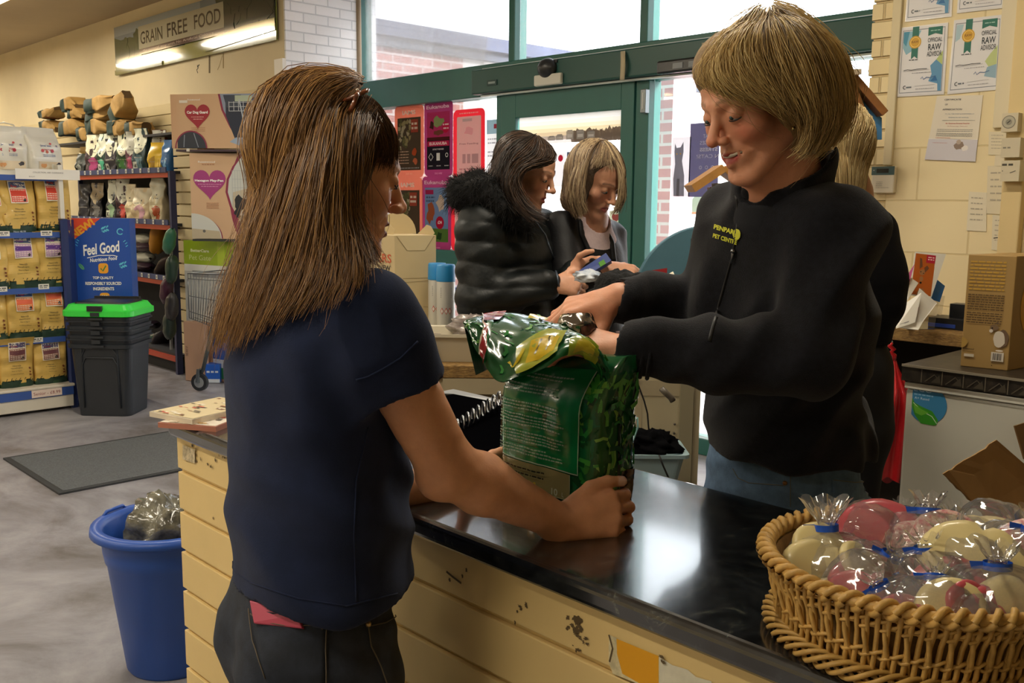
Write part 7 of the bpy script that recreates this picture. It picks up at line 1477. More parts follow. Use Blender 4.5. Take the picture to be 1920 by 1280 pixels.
# hair
cap = Sdf(); cap.el(hc+Rh@V3(0,-.020,.050),(.080,.099,.086),Rh); cap.rc(hc+Rh@V3(0,-.026,.0), hc+Rh@V3(0,-.035,-.11), .074, .052, .04); cap.rc(hc+Rh@V3(0,-.035,-.11), J(492,560,1.37), .052, .036, .05, ax=(.3,-.95,0), sq=.7)
cap.el(hc+Rh@V3(-.055,-.005,-.02),(.035,.05,.085),Rh,.02); cap.rc(hc+Rh@V3(-.06,-.03,-.06), J(640,500,1.25), .032,.02,.03)
cap.plane(hc+Rh@V3(0,.058,.06), Rh@V3(0,1,-.35), .01); cap.el(hc+Rh@V3(-.03,.075,-.05),(.055,.055,.088),Rh,.012,'-'); cap.disp.append(lambda P: .002*nz(P,40,1.))
hcol = Ls('#3c2919','#5c3f24','#7c582f','#8f6737','#654628','#ab8048')
emit_sdf('hair_base', cap, P('#4a301a',.6,vs=.4,sc=30,bp=.4,bs=120), lw, .005)
keep = Sdf(); keep.ops = [('+', lambda P: cap(P), 0), ('+', lambda P: T(P), 0), ('+', lambda P: Bd(P), 0)]
Gs = [
 [(655,192,1.42),(600,186,1.47),(556,215,1.50),(514,290,1.48),(484,400,1.45),(432,530,1.42),(388,668,1.40)],
 [(652,192,1.41),(590,187,1.44),(545,235,1.44),(506,330,1.42),(466,450,1.40),(420,570,1.37),(392,672,1.36)],
 [(648,192,1.40),(585,190,1.40),(528,262,1.36),(490,360,1.34),(456,480,1.33),(430,590,1.33),(410,672,1.33)],
 [(646,192,1.39),(592,196,1.36),(548,280,1.31),(515,390,1.30),(485,500,1.30),(455,590,1.30),(432,655,1.31)],
 [(648,193,1.38),(606,205,1.33),(578,300,1.28),(552,400,1.27),(525,490,1.27),(498,570,1.27),(470,640,1.28)],
 [(652,195,1.37),(622,215,1.31),(604,310,1.26),(590,400,1.25),(572,480,1.25),(548,545,1.24),(512,610,1.25)],
 [(660,197,1.36),(642,225,1.30),(632,310,1.26),(626,400,1.25),(622,470,1.24),(610,530,1.22),(575,590,1.22)],
 [(675,200,1.36),(662,235,1.31),(652,310,1.27),(650,400,1.26),(660,460,1.24),(665,520,1.21),(650,570,1.20)],
 [(695,208,1.36),(685,240,1.32),(668,300,1.29),(660,370,1.28),(670,430,1.28),(688,475,1.26),(702,512,1.23)],
 [(712,225,1.36),(700,252,1.33),(678,300,1.31),(666,360,1.31),(672,420,1.31),(690,462,1.30),(712,500,1.29)]]
GG = [[J(*p) for p in g] for g in Gs]
strands('hair_strands', lw, GG, 5200, hair_mat(), K=24, rad=.00095, jit=.0045, clump=44, ctight=.75, wav=.004, keep=keep, lift=(.001,.012), tipvar=.42, cols=hcol)
strands('hair_wisps', lw, GG, 300, hair_mat(), K=24, rad=.0006, jit=.013, clump=20, ctight=.2, wav=.014, seed=3, keep=keep, lift=(.002,.02), tipvar=.2, cols=hcol)
fr_ = [[J(668,200,1.38),J(700,205,1.39),J(722,235,1.40),J(730,280,1.40),J(727,320,1.39)],[J(672,200,1.36),J(700,212,1.36),J(716,245,1.36),J(722,285,1.37),J(712,318,1.37)],[J(680,205,1.35),J(700,225,1.34),J(706,255,1.34),J(700,285,1.34),J(690,300,1.34)]]
strands('fringe', lw, fr_, 420, hair_mat(), K=16, rad=.0008, jit=.004, clump=10, ctight=.5, wav=.004, seed=5, keep=keep, lift=(.001,.006), cols=Ls('#3f2a18','#5c3d20','#6b4726'))
# glasses on the hair
_J0 = J; J = lambda *a: _J0(*a)+V3(.004,-.020,.010)
gt = thing('sunglasses', 'tortoiseshell glasses pushed up on the long haired head', 'glasses', RW@J(665,200,1.38)); tort = P('#3b1c14',.2,coat=.6,vs=.5,sc=60,c2='#8a4a2a')
def lens(c, u, v, w, h): return [RW@(c+u*w*cos(a)*(abs(cos(a))**-.2 if abs(cos(a))>1e-3 else 1)+v*h*sin(a)) for a in np.linspace(0,2*pi,24,endpoint=False)]
gu = nrm(Rh@V3(1,0,0)); gv = nrm(Rh@V3(0,-.25,.9)); gc = J(668,190,1.385)
c1 = J(664,196,1.36); c2_ = c1+gu*.062; 
for cc in (c1, c2_):
    q = lens(cc, gu, nrm(Rh@V3(0,.75,.55)), .026, .018); MB(tort).tube(q, .0028, 8, closed=True).build('rim', gt); MB(P('#57606a',.05,coat=1.)).add(q, [tuple(range(24))]).build('lens', gt)
MB(tort).tube([RW@(c1+gu*.026), RW@(c1+gu*.031+Rh@V3(0,.004,.004)), RW@(c2_-gu*.026)], .0026, 8).build('bridge', gt)
MB(tort).tube([RW@J(671,188,1.335), RW@J(668,196,1.32), RW@J(662,212,1.312), RW@J(655,226,1.315)], .0032, 8, sq=.6).build('arm', gt); MB(tort).tube([RW@(c2_+gu*.026), RW@(c2_+gu*.03+Rh@V3(0,-.05,-.02))], .003, 8).build('arm', gt)
b = MB(P('#e8e4d8',.2,metal=.9)); b.ball(RW@J(669,186,1.333), .0022).ball(RW@J(673,190,1.332), .0018); b.build('hinge', gt); J = _J0
# ================================================================ smiling blonde woman behind the counter
rw = person('smiling blonde woman in black fleece standing behind the counter', 1465, 1.84)
f = nrm(V3(-.78,-.62,0)); l_ = V3(.62,-.78,0)
hip = J(1462,930,1.86); ch = J(1470,600,1.75); nb = J(1462,352,1.675)
Fl = Sdf(); upa = nrm(nb-hip)
Fl.rc(hip, hip+(ch-hip)*.5, .158, .152, .03, ax=f, sq=.80).rc(hip+(ch-hip)*.5, ch, .152, .172, .03, ax=f, sq=.74)
Fl.rc(ch, ch+(nb-ch)*.45, .172, .15, .03, ax=f, sq=.70)
sL, sR = J(1572,432,1.60), J(1372,418,1.80)
Fl.rc(sL, sR, .066, .062, .05).rc(nb-upa*.06, nb-upa*.01, .085, .072, .04)
Fl.el(ch+f*.07+l_*.07+V3(0,0,.02), .065, None, .05).el(ch+f*.07-l_*.07+V3(0,0,.02), .065, None, .05)
eL, wL = J(1512,668,1.545), J(1205,655,1.60); Fl.rc(sL, eL, .074, .066, .03).rc(eL, J(1350,668,1.57), .066, .060, .03).rc(J(1350,668,1.57), wL, .060, .046, .02)
Fl.rc(J(1300,640,1.58), J(1240,628,1.59), .035, .03, .03).rc(wL, J(1188,652,1.603), .044, .045, .006)
eR, wR = J(1325,580,1.90), J(1185,562,1.80); Fl.rc(sR, eR, .066, .058, .03).rc(eR, J(1240,560,1.84), .058, .052, .02).rc(J(1240,560,1.84), wR, .052, .040, .02).rc(wR, J(1166,561,1.79), .040, .041, .006)
Fl.rc(J(1590,790,1.86), J(1560,850,1.84), .05, .06, .09); Fl.plane(J(1460,886,1.69), (0,.02,-1))
adL = nrm(J(1188,652,1.603)-wL); Fl.rc(J(1188,652,1.603)+adL*.008, J(1188,652,1.603)+adL*.2, .038, .06, .003, op='-'); adR = nrm(J(1166,561,1.79)-wR); Fl.rc(J(1166,561,1.79)+adR*.008, J(1166,561,1.79)+adR*.2, .034, .06, .003, op='-')
Fl.disp.append(folds(.022, (.35,.5,.8), 32, 2.2, lambda P: np.clip((1.30-P[:,2])*5,.25,1))); Fl.disp.append(folds(.014, (.9,-.1,-.5), 36, 5.)); Fl.disp.append(lambda P: .003*nz(P,22,4.))
# collar
co = Sdf(); co.rc(nb-upa*.02+f*.0, nb+upa*.045-f*.012, .082, .088, .0).rc(nb-upa*.1, nb+upa*.10-f*.02, .074, .080, .004, op='-').plane(nb+upa*.045-f*.0, upa*.9+f*.45, .006); co.rc(nb+f*.05, nb+f*.15+V3(0,0,.02), .022, .05, .01, op='-'); co.disp.append(lambda P: .002*nz(P,40,1.))
fleece = P('#15161c', .97, vs=.3, sc=90, bp=.35, bs=700, sheen=.12, spec=.2)
Fl.rc(nb-upa*.005+V3(0,0,.015), nb+upa*.2, .066, .070, .006, op='-')
emit_sdf('fleece_jacket', Fl, fleece, rw, .0055); emit_sdf('collar', co, fleece, rw, .004)
# body
hs = .99; Rr = frame((-.83,-.44,-.37), up=(.03,.06,1)); ear_ = J(1490,208,1.565); hr = ear_-Rr@V3(.072*hs,-.004,-.018)
Bw = Sdf(); Bw.el(hr+Rr@V3(0,-.018,.045)*hs,np.array((.073,.096,.083))*hs,Rr); head(Bw, hr, Rr, hs, smile=1., nose=1.0)
Bw.rc(hr+Rr@V3(0,-.035,-.04)*hs, nb, .054, .058, .025).rc(nb, ch, .06, .10, .05).rc(ch, ch+(hip-ch)*.4, .11, .11, .04)
nailsR = []; hw = J(1180,662,1.605); Bw.rc(J(1270,660,1.59), hw, .036, .031, .02)
dL = nrm(V3(-.95,.22,.22)); nL = V3(.25,-.45,.86); sg = 1 if np.dot(np.cross(dL,nL),(0,1,0)) > 0 else -1
hand(Bw, hw, dL, nL, sg, [(22,26,14),(26,28,14),(28,30,16),(30,30,16)], [(.8,.6,-.2),(1,.3,-.2),(1,.1,-.3)], 1.08, 3, nailsR, .031)
hw2 = J(1158,560,1.785); Bw.rc(J(1240,562,1.83), hw2, .034, .029, .02)
dR = nrm(V3(-.90,-.10,-.20)); nR = V3(-.10,-.25,.96); sg = 1 if np.dot(np.cross(dR,nR),(0,-1,0)) > 0 else -1
hand(Bw, hw2, dR, nR, sg, [(38,34,20),(34,36,22),(30,36,22),(28,38,24)], [(.55,.55,-.65),(.35,.25,-.95),(.22,.0,-1)], 1.10, 3, nailsR, .029)
Bw.disp.append(lambda P: .0008*nz(P,90,2.)+.0)
def colRW(P):
    C = head_paint(P, hr, Rr, hs, lin('#d79a7a'), lin('#b0524a'), lin('#8a6848'), lin('#d0705c')); return paint_nails(P, C, nailsR, (.72,.40,.30))
emit_sdf('body', Bw, SKM, rw, .0036, colRW); eyes(rw, hr, Rr, hs)
tb = MB(P('#e2dccb',.25)); tb.tube([RW@(hr+Rr@V3(x*.024,.0905-.012*abs(x)**2,-.0545+.004*abs(x)**1.5)*hs) for x in np.linspace(-1,1,13)], .0034*hs, 8, sq=1.); tb.build('teeth', rw)
MB(P('#e8d9a0',.15,metal=1.)).ball(RW@(ear_+V3(-.004,-.012,-.028)), .0038).build('earring', rw)
# polo collar under the fleece
pc = Sdf(); pc.rc(nb-upa*.05+f*.015, nb+upa*.004+f*.012, .075, .066, .0).rc(nb+upa*.0+f*.02, nb+upa*.12+f*.05, .060, .07, .004, op='-'); emit_sdf('polo_collar', pc, P('#0e1119',.9,bp=.15,bs=600), rw, .004)
# jeans
Jr = Sdf(); 
for sg in (1,-1):
    kn = hip*(1,1,0)+f*.03+l_*.09*sg+V3(0,0,.47); Jr.rc(hip*(1,1,0)+l_*.085*sg+V3(0,0,.80), kn, .098, .064, .03).rc(kn, hip*(1,1,0)-f*.02+l_*.10*sg+V3(0,0,.09), .062, .047, .02).el(hip*(1,1,0)-f*.07+l_*.08*sg+V3(0,0,.84), (.085,.085,.10), None, .04)
Jr.rc(hip*(1,1,0)+V3(0,0,.82), hip*(1,1,0)+V3(0,0,1.07), .168, .150, .03, ax=f, sq=.8).plane(V3(0,0,1.08),(0,0,1)); Jr.disp.append(folds(.005,(.2,.3,.9),60,3.))
denr = P('#5a7696', .85, vs=.3, sc=30, bp=.15, bs=600); emit_sdf('jeans', Jr, denr, rw, .006)
for sg in (1,-1):
    s_ = Sdf(); b0 = hip*(1,1,0)+l_*.10*sg; s_.rc(b0-f*.04+V3(0,0,.045), b0+f*.13+V3(0,0,.035), .046, .036, .02).plane((0,0,.002),(0,0,-1)); emit_sdf('shoe', s_, P('#1d1d20',.5), rw, .006)
stw = P('#6e6a5c',.7); ribbon(Jr,'pocket_stitch',stw,rw,[(1374,878),(1384,896),(1404,905),(1472,910)],.0008,.0005); ribbon(Jr,'side_stitch',stw,rw,[(1482,884),(1482,950)],.0008,.0005)
patch(Jr,'back_pocket',denr,rw,[(1560,896),(1638,902),(1636,975),(1564,972)],.003); ribbon(Jr,'pocket_stitch',stw,rw,[(1562,898),(1600,903),(1636,903)],.0008,.0038)
q = Jr.march(1472,905)[0]; MB(P('#b07f54',.3,metal=.9)).ball(RW@(q+Jr.grad(q)[0]*.002), .0045).build('button', rw)
# zip, logo
zm = P('#08090b',.5); ribbon(Fl,'zip',zm,rw,[(1375,340),(1384,380),(1384,420),(1375,480),(1352,560),(1330,640)],.0035,.0,sq=.5)
zp = [Fl.march(x,y)[0]+Fl.grad(Fl.march(x,y))[0]*.005 for x,y in ((1378,469),(1377,480),(1375,492))]; MB(P('#8d9196',.25,metal=.9)).tube([RW@p for p in zp], .0022, 8).ball(RW@zp[0],.0045).build('zip_pull', rw)
ylw = P('#cfd23a',.7); lb = MB(); A = Art(lb, S=decalS(Fl, [(1340,417),(1392,432),(1386,468),(1334,452)]), lift=.0022); A.text('PENPARC', .46,.80,.25,ylw,bold=.06,wid=.85); A.text('PET CENTRE', .48,.34,.23,ylw,bold=.06,wid=.85); A.disc(.86,.74,.13,ylw,16); A.poly([(.72,.66),(.86,.82),(1,.66),(.86,.56)],ylw); A.line([(.84,1.0),(.88,1.0)],.05,ylw); lb.build('embroidered_logo', rw)
for y, dx in ((0,0),(1,.012),(2,.024)):
    pp = J(1196,652,1.602)-adL*dx; MB(fleece).tube([RW@(pp+nrm(np.cross(adL,(0,0,1)))*.0485*cos(a)+np.cross(nrm(np.cross(adL,(0,0,1))),adL)*.0485*sin(a)) for a in np.linspace(0,2*pi,30,endpoint=False)], .0035, 6, closed=True).build('cuff_band', rw)
# hair
capr = Sdf(); capr.el(hr+Rr@V3(0,-.022,.052)*hs,np.array((.086,.106,.090))*hs,Rr); capr.rc(hr+Rr@V3(0,-.070,.0)*hs, hr+Rr@V3(0,-.075,-.060)*hs, .078, .062, .04).el(hr+Rr@V3(.050,-.030,-.02)*hs,(.034,.050,.075),Rr,.03).el(hr+Rr@V3(-.050,-.020,-.02)*hs,(.034,.055,.075),Rr,.03)
capr.el(hr+Rr@V3(0,.040,.085)*hs,(.060,.050,.045),Rr,.03)
capr.plane(hr+Rr@V3(0,.085,.05)*hs, Rr@V3(0,1,-.55), .012); capr.el(hr+Rr@V3(0,.085,-.035)*hs,(.085,.075,.085),Rr,.012,'-'); capr.disp.append(lambda P: .002*nz(P,40,2.))
emit_sdf('hair_base', capr, P('#8d7146',.6,vs=.35,sc=30,bp=.4,bs=120), rw, .005)
keepr = Sdf(); keepr.ops = [('+', lambda P: capr(P), 0), ('+', lambda P: Bw(P), 0), ('+', lambda P: Fl(P), 0), ('+', lambda P: co(P), 0)]
hz = 1.60
Gr = [
 [(1420,40,1.60),(1370,70,1.56),(1335,105,1.54),(1312,140,1.53),(1322,160,1.53),(1345,168,1.525)],
 [(1425,38,1.60),(1380,66,1.54),(1350,105,1.51),(1345,145,1.50),(1385,178,1.50),(1440,190,1.51)],
 [(1430,36,1.59),(1395,62,1.52),(1375,105,1.49),(1395,150,1.48),(1440,185,1.485),(1482,205,1.50)],
 [(1438,34,1.58),(1420,62,1.51),(1418,105,1.48),(1445,160,1.475),(1478,205,1.485),(1500,225,1.50)],
 [(1445,32,1.57),(1448,60,1.50),(1460,110,1.47),(1485,165,1.47),(1508,215,1.48),(1512,262,1.50)],
 [(1450,30,1.57),(1475,55,1.50),(1500,110,1.47),(1520,170,1.47),(1530,225,1.48),(1512,275,1.50),(1488,292,1.52)],
 [(1452,28,1.58),(1500,52,1.52),(1535,105,1.50),(1552,170,1.49),(1552,225,1.50),(1530,270,1.51),(1498,298,1.53)],
 [(1452,26,1.60),(1515,48,1.56),(1560,100,1.55),(1580,165,1.55),(1580,220,1.56),(1556,265,1.56),(1520,290,1.57)],
 [(1448,24,1.63),(1515,40,1.62),(1568,90,1.62),(1592,155,1.62),(1592,210,1.63),(1572,250,1.63),(1545,272,1.63)]]
GR = [[J(*p) for p in g] for g in Gr]; bcol = Ls('#6e5836','#9a7d4c','#bd9e64','#d6ba7c','#ad8f58','#e4cc92')
strands('hair_strands', rw, GR, 3800, hair_mat(.5), K=20, rad=.0010, jit=.0050, clump=34, ctight=.6, wav=.005, keep=keepr, lift=(.001,.012), seed=11, tipvar=.3, cols=bcol)
strands('hair_wisps', rw, GR, 260, hair_mat(.5), K=20, rad=.0006, jit=.012, clump=20, ctight=.2, wav=.012, keep=keepr, lift=(.004,.022), seed=12, cols=bcol)
# ================================================================ green bag
gb0 = onZ(935,905,CT); GYb = float(onZ(1112,985,CT)[1]); xl_ = float(onY(936,900,GYb)[0]); xr_ = float(onY(1116,900,GYb)[0]); gw, gd_, gh = xr_-xl_, .105, .262
gbag = thing('wood_pellet_bag', 'open green plastic pet bag held between the two women on the counter', 'bag', ((xl_+xr_)/2,GYb+gd_/2,CT))
def gring(a, v):
    c, s_ = cos(a), sin(a); e = .28; x = (abs(c)**e)*np.sign(c); y = (abs(s_)**e)*np.sign(s_)
    sh = 1 if v < .72 else 1-((v-.72)/.28)**2.2*.55; bul = 1+.05*sin(pi*min(v,.9)); 
    n = mnoise.noise(Vector((x*2.5+1,y*2.5,v*5)))*.004+mnoise.noise(Vector((x*6,y*6+3,v*12)))*.0015
    X = (xl_+xr_)/2+gw/2*x*(1-.05*max(0,v-.75)/.25)+.02*max(0,v-.75)/.25; Y = GYb+gd_/2+(gd_/2*y*bul+n*np.sign(y))*sh + .02*max(0,v-.7)/.3
    return np.array([X+n*.6, Y, CT+.002+v*gh + (.012*max(0,x)*max(0,v-.7)/.3)])
gpl = P('#0f5c34', .22, coat=.7, vs=.25, sc=9, bp=.25, bs=16)
b = MB(gpl); b.grid(lambda u,v: gring(2*pi*u, v), 110, 44, wrap=True); tr = [gring(2*pi*i/110,1) for i in range(110)]; b.add(tr,[tuple(range(110))]); tr = [gring(2*pi*i/110,0) for i in range(110)]; b.add(tr,[tuple(range(109,-1,-1))]); b.build('sack', gbag, smooth=True)
def gface(u, v):
    x = (u-.5)*2*.985; c = np.sign(x)*abs(x)**(1/.28); a = -math.acos(max(-1,min(1,c))); p = gring(a, v); q = gring(a, min(v+.03,1)); return p, nrm(np.cross((1,0,0), q-p))
def gside(u, v):
    y = (u-.5)*2*.97; s_ = np.sign(y)*abs(y)**(1/.28); a = math.asin(max(-1,min(1,s_))); p = gring(a, v); return p, V3(1,0,0)
b = MB(); A = Art(b, S=gface, lift=.0012, fine=.05); G2 = lambda c: P(c,.25,coat=.6); lt = G2('#8fb59a'); rr = random.Random(6)
A.rect(.0,.0,1,.92,G2('#146b3a')); A.rect(0,0,1,.12,G2('#123d1e'))
def leafs(A, u0, u1, v0, v1, n, seed, cols=('#2a8a38','#3fa03e','#12552a','#6bb848','#1a4a24'), sc=1.):
    r = random.Random(seed)
    dk_old = A.dk; A.dk = .02
    for _ in range(n):
        u, v = r.uniform(u0,u1), r.uniform(v0,v1); a = r.uniform(0,pi); w = r.uniform(.05,.12)*sc; c = G2(r.choice(cols)); A.clip = False
        A.line([(u,v),(u+w*.5*cos(a),v+w*.5*sin(a)*A.asp),(u+w*cos(a+.3),v+w*sin(a+.3)*A.asp)], w*.22, c)
    A.k += .2; A.dk = dk_old
leafs(A,.86,.96,.02,.85,46,3,sc=1.6); leafs(A,.1,.9,.01,.09,30,4); A.disc(.62,.05,.03,G2('#b0486a'),10)
A.poly([(0,.30),(.86,.30),(.86,.92),(0,.92)],G2('#0f7d42')); A.line([(0,.295),(.86,.295),(.865,.92)],.010,G2('#a9c9ae')); 
A.poly([(0,.115),(.78,.115),(.78,.285),(0,.285)],G2('#8a8458')); A.line([(0,.112),(.785,.112),(.785,.285)],.008,G2('#a5ab86'))
for k, v in enumerate((.86,.84,.79,.77,.75,.68,.66,.64,.60,.58,.56,.54,.49,.47,.45,.43,.39,.37,.35)): A.words(.03,.55+.2*rr.random(),v,.009,lt,rr)
for v in (.25,.215,.18): A.words(.03,.55 if v>.2 else .3,v,.010,G2('#2e2f1e'),rr)
A.text('10', .66,.155,.05,G2('#b9c2a8'),bold=.03); A.text('L', .745,.148,.028,G2('#b9c2a8'))
for a in (.6,2.2,3.7,5.3): A.disc(.42+.03*cos(a),.15+.022*sin(a)*A.asp,.026,G2('#c9a93c'),10,ry=.015,rot=a)
A.disc(.3,.075,.03,G2('#b0486a'),8); A.disc(.33,.07,.02,G2('#d98aa0'),8)
b.build('print', gbag)
b = MB(); A = Art(b, S=gside, lift=.0012, fine=.08); A.rect(0,0,1,.9,G2('#1d5a28')); leafs(A,.0,.7,.08,.85,46,8,('#4a9a3c','#68b04a','#1a5a28','#8ac05a'),3.4); A.line([(.52,.02),(.5,.85)],.03,G2('#0a2412')); A.rect(.55,0,1,.3,G2('#4a3a22'))  # leafy print, plus a dark line painting the shade in the gusset crease
for k in range(10): A.blob(.78,.03+k*.028,.16,G2(rr.choice(('#6b4a2c','#3a2a1a','#7d5f3a'))),9,.4,seed=k,ry=.06)
leafs(A,.5,.9,.3,.85,26,9,sc=3.); b.build('side_print_fold_shade', gbag)
# rolled mouth of the bag
Aa = [(868,603,1.60),(902,592,1.66),(945,586,1.70),(985,590,1.70),(1030,603,1.66),(1075,622,1.61),(1112,648,1.575),(1142,690,1.56),(1160,745,1.56)]
Bb = [(872,612,1.585),(898,664,1.52),(934,716,1.475),(975,706,1.45),(1018,692,1.45),(1056,668,1.47),(1088,664,1.49),(1122,700,1.515),(1153,752,1.54)]
RA, RB = resample([J(*p) for p in Aa], 41), resample([J(*p) for p in Bb], 41)
def mouth(u, v):
    k = min(max(u,0),1)*40; i = min(int(k),39); f_ = k-i; a = RA[i]*(1-f_)+RA[i+1]*f_; c = RB[i]*(1-f_)+RB[i+1]*f_; p = c*(1-v)+a*v
    n = V3(.1,-.85,.5); p = p + n*(.030*sin(pi*v)*min(1,4*u)*min(1,5*(1-u)) + .006*mnoise.noise(Vector((u*9,v*4,0))) + .004*mnoise.noise(Vector((u*22,v*9,5)))); return RW@p
b = MB(gpl); b.grid(mouth, 70, 26); 
b.grid(lambda u,v: RW@(RA[min(int(u*40),40)]*(1-v)+ (RA[min(int(u*40),40)]+V3(.02,.05,-.10))*v), 40, 6)
sh_ = b.build('rolled_mouth', gbag, smooth=True)
def mS(u, v): p = mouth(u, v); q = mouth(min(u+.02,1), v); w = mouth(u, min(v+.03,1)); n = nrm(np.cross(q-p, w-p)); return p, (n if np.dot(n, p-V3(0,0,CAMH)) < 0 else -n)
b = MB(); A = Art(b, S=mS, lift=.0015, fine=.04); A.clip = True
A.rect(0,0,1,1,G2('#0b5a2e')); leafs(A,.02,.93,.05,.95,90,12,('#1f7a34','#2f9440','#0a3f20','#5aa03a','#8fc08a'),.8); 
A.poly([(.20,1),(.20,.0),(.235,.0),(.235,1)],G2('#0e6a36')); A.poly([(.165,1),(.30,1),(.27,.72),(.175,.62)],G2('#a3202a')); A.poly([(.175,.6),(.215,.5),(.245,.0),(.20,.0)],G2('#a3202a')); A.line([(.165,1),(.175,.6),(.2,0)],.006,G2('#d9c9b0'))
A.text('RATE', .25,.86,.10,G2('#d8b8a0'),bold=.03,rot=1.3,wid=.03); A.rect(.40,.86,.45,1,G2('#d9c41f')); A.rect(.455,.9,.5,1,G2('#d9c41f'))
A.poly([(.44,.0),(.40,.35),(.52,.62),(.62,.55),(.60,.1)],G2('#a8b03a')); A.poly([(.47,.1),(.46,.4),(.56,.52),(.60,.4),(.58,.15)],G2('#d8b81f')); A.line([(.50,.2),(.50,.42)],.008,G2('#6b5f10')); A.line([(.54,.2),(.54,.46),(.57,.44)],.008,G2('#6b5f10')); A.line([(.39,.18),(.42,.1),(.44,.3)],.014,G2('#e0c81f'))
A.poly([(.64,.0),(.66,.35),(.78,.42),(.80,.1),(.72,.02)],G2('#8fa02a')); A.poly([(.66,.05),(.70,.3),(.76,.3),(.76,.1)],G2('#b8a82a'))
b.build('mouth_print', gbag)
# foil pouch in her hand
fp = thing('foil_pouch', 'small silver foil pouch held over the open green bag', 'pouch', RW@J(1085,612,1.70)); foil = P('#a8a29a', .16, metal=.95, bp=.4, bs=14)
def foilf(u, v):
    p = resample([J(1042,612,1.66),J(1056,592,1.64),J(1078,580,1.63),J(1100,588,1.64),J(1112,606,1.66)],21)[int(round(u*20))]; q = resample([J(1056,628,1.66),J(1070,630,1.64),J(1086,640,1.63),J(1104,642,1.64),J(1122,630,1.66)],21)[int(round(u*20))]
    return RW@(p*(1-v)+q*v+V3(0,-.022*sin(pi*v),.006*sin(u*9))+V3(0,.008*mnoise.noise(Vector((u*6,v*5,2))),0))
b = MB(foil); b.grid(foilf, 20, 14); b.grid(lambda u,v: foilf(u,v)+RW@V3(.004,.028*sin(pi*v)+.004,0), 20, 14); b.build('foil', fp, smooth=True)
b = MB(P('#4a2a26',.35,coat=.3)); b.grid(lambda u,v: foilf(.55+u*.45,.35+v*.65)+RW@V3(0,-.003,0), 14, 8); b.build('label', fp, smooth=True)
b = crumple(at(1148,648,3.05), .055, 21, P('#b9c6d6',.2,coat=.5,vs=.4,sc=20,c2='#3f5f9a'), amp=.4, sq=(1.5,.8,.5)); tag(b.build('treat_packet', smooth=True), 'shiny white and blue packet on the desk behind the green bag', 'packet')
b = crumple(at(1190,638,3.15), .055, 22, P('#4a3540',.3,coat=.4,vs=.5,sc=18,c2='#8a7a78'), amp=.4, sq=(1.5,.8,.5)); tag(b.build('treat_packet', smooth=True), 'dark purple brown packet on the desk right of the white one', 'packet')
# ================================================================ the two customers and the colleague behind
def fur(name, parent, S, box, N, ln, m, seed, rad=.0011):
    r = np.random.default_rng(seed); lo, hi = np.array(box[0]), np.array(box[1]); Q = r.uniform(lo, hi, (N*6,3)); d = S(Q); Q = Q[np.abs(d) < .03][:N]
    for _ in range(3): Q = Q - S.grad(Q)*S(Q)[:,None]
    g = S.grad(Q); v = g+r.normal(0,.5,Q.shape); v /= np.linalg.norm(v,axis=1,keepdims=True); K = 4; t = np.linspace(0,1,K); L_ = ln*r.uniform(.5,1.2,len(Q)); P_ = Q[:,None]+v[:,None]*t[None,:,None]*L_[:,None,None]+V3(0,0,-1)*(t[None,:,None]**2*L_[:,None,None]*.4)
    a = np.cross(v, V3(.3,.4,.8)); a /= np.linalg.norm(a,axis=1,keepdims=True); b_ = np.cross(v,a); R_ = rad*(1-t*.8)
    V = np.stack([P_+(a*cos(x)+b_*sin(x))[:,None]*R_[None,:,None] for x in (0,2.09,4.19)],2).reshape(-1,3); n0 = np.arange(len(Q))[:,None,None]*K*3; kk = np.arange(K-1)[None,:,None]*3; jj = np.arange(3)[None,None,:]; A = n0+kk+jj; B = n0+kk+(jj+1)%3
    return link_mesh(name, V@RW.T, np.stack([A,B,B+3,A+3],-1).reshape(-1,4), [m], None, parent, True)
def legs(S, hip, f, l, top=.95, knee=.48, w=.085, r=.095):
    for sg in (1,-1): a = hip*(1,1,0)+l*w*sg+V3(0,0,top-.15); k = hip*(1,1,0)+l*w*sg+f*.02+V3(0,0,knee); S.rc(a,k,r,.062,.03).rc(k,hip*(1,1,0)+l*w*sg+V3(0,0,.09),.06,.045,.02)
    S.rc(hip*(1,1,0)+V3(0,0,top-.12), hip*(1,1,0)+V3(0,0,top+.02), .165,.15,.03,ax=f,sq=.75)
def shoes(parent, hip, f, l, w=.085):
    for sg in (1,-1): s_ = Sdf(); b0 = hip*(1,1,0)+l*w*sg; s_.rc(b0-f*.04+V3(0,0,.045), b0+f*.13+V3(0,0,.035), .046, .036, .02).plane((0,0,.002),(0,0,-1)); emit_sdf('shoe', s_, P('#16161a',.5), parent, .008)
def paintf(c, R, s, skin, nl, lips='#a8605a', brow='#3a2a20', cheek='#c08066'): return lambda Q: paint_nails(Q, head_paint(Q, c, R, s, lin(skin), lin(lips), lin(brow), lin(cheek)), nl)
side_of = lambda d, n, t: 1 if np.dot(np.cross(nrm(d), nrm(n)), t) > 0 else -1
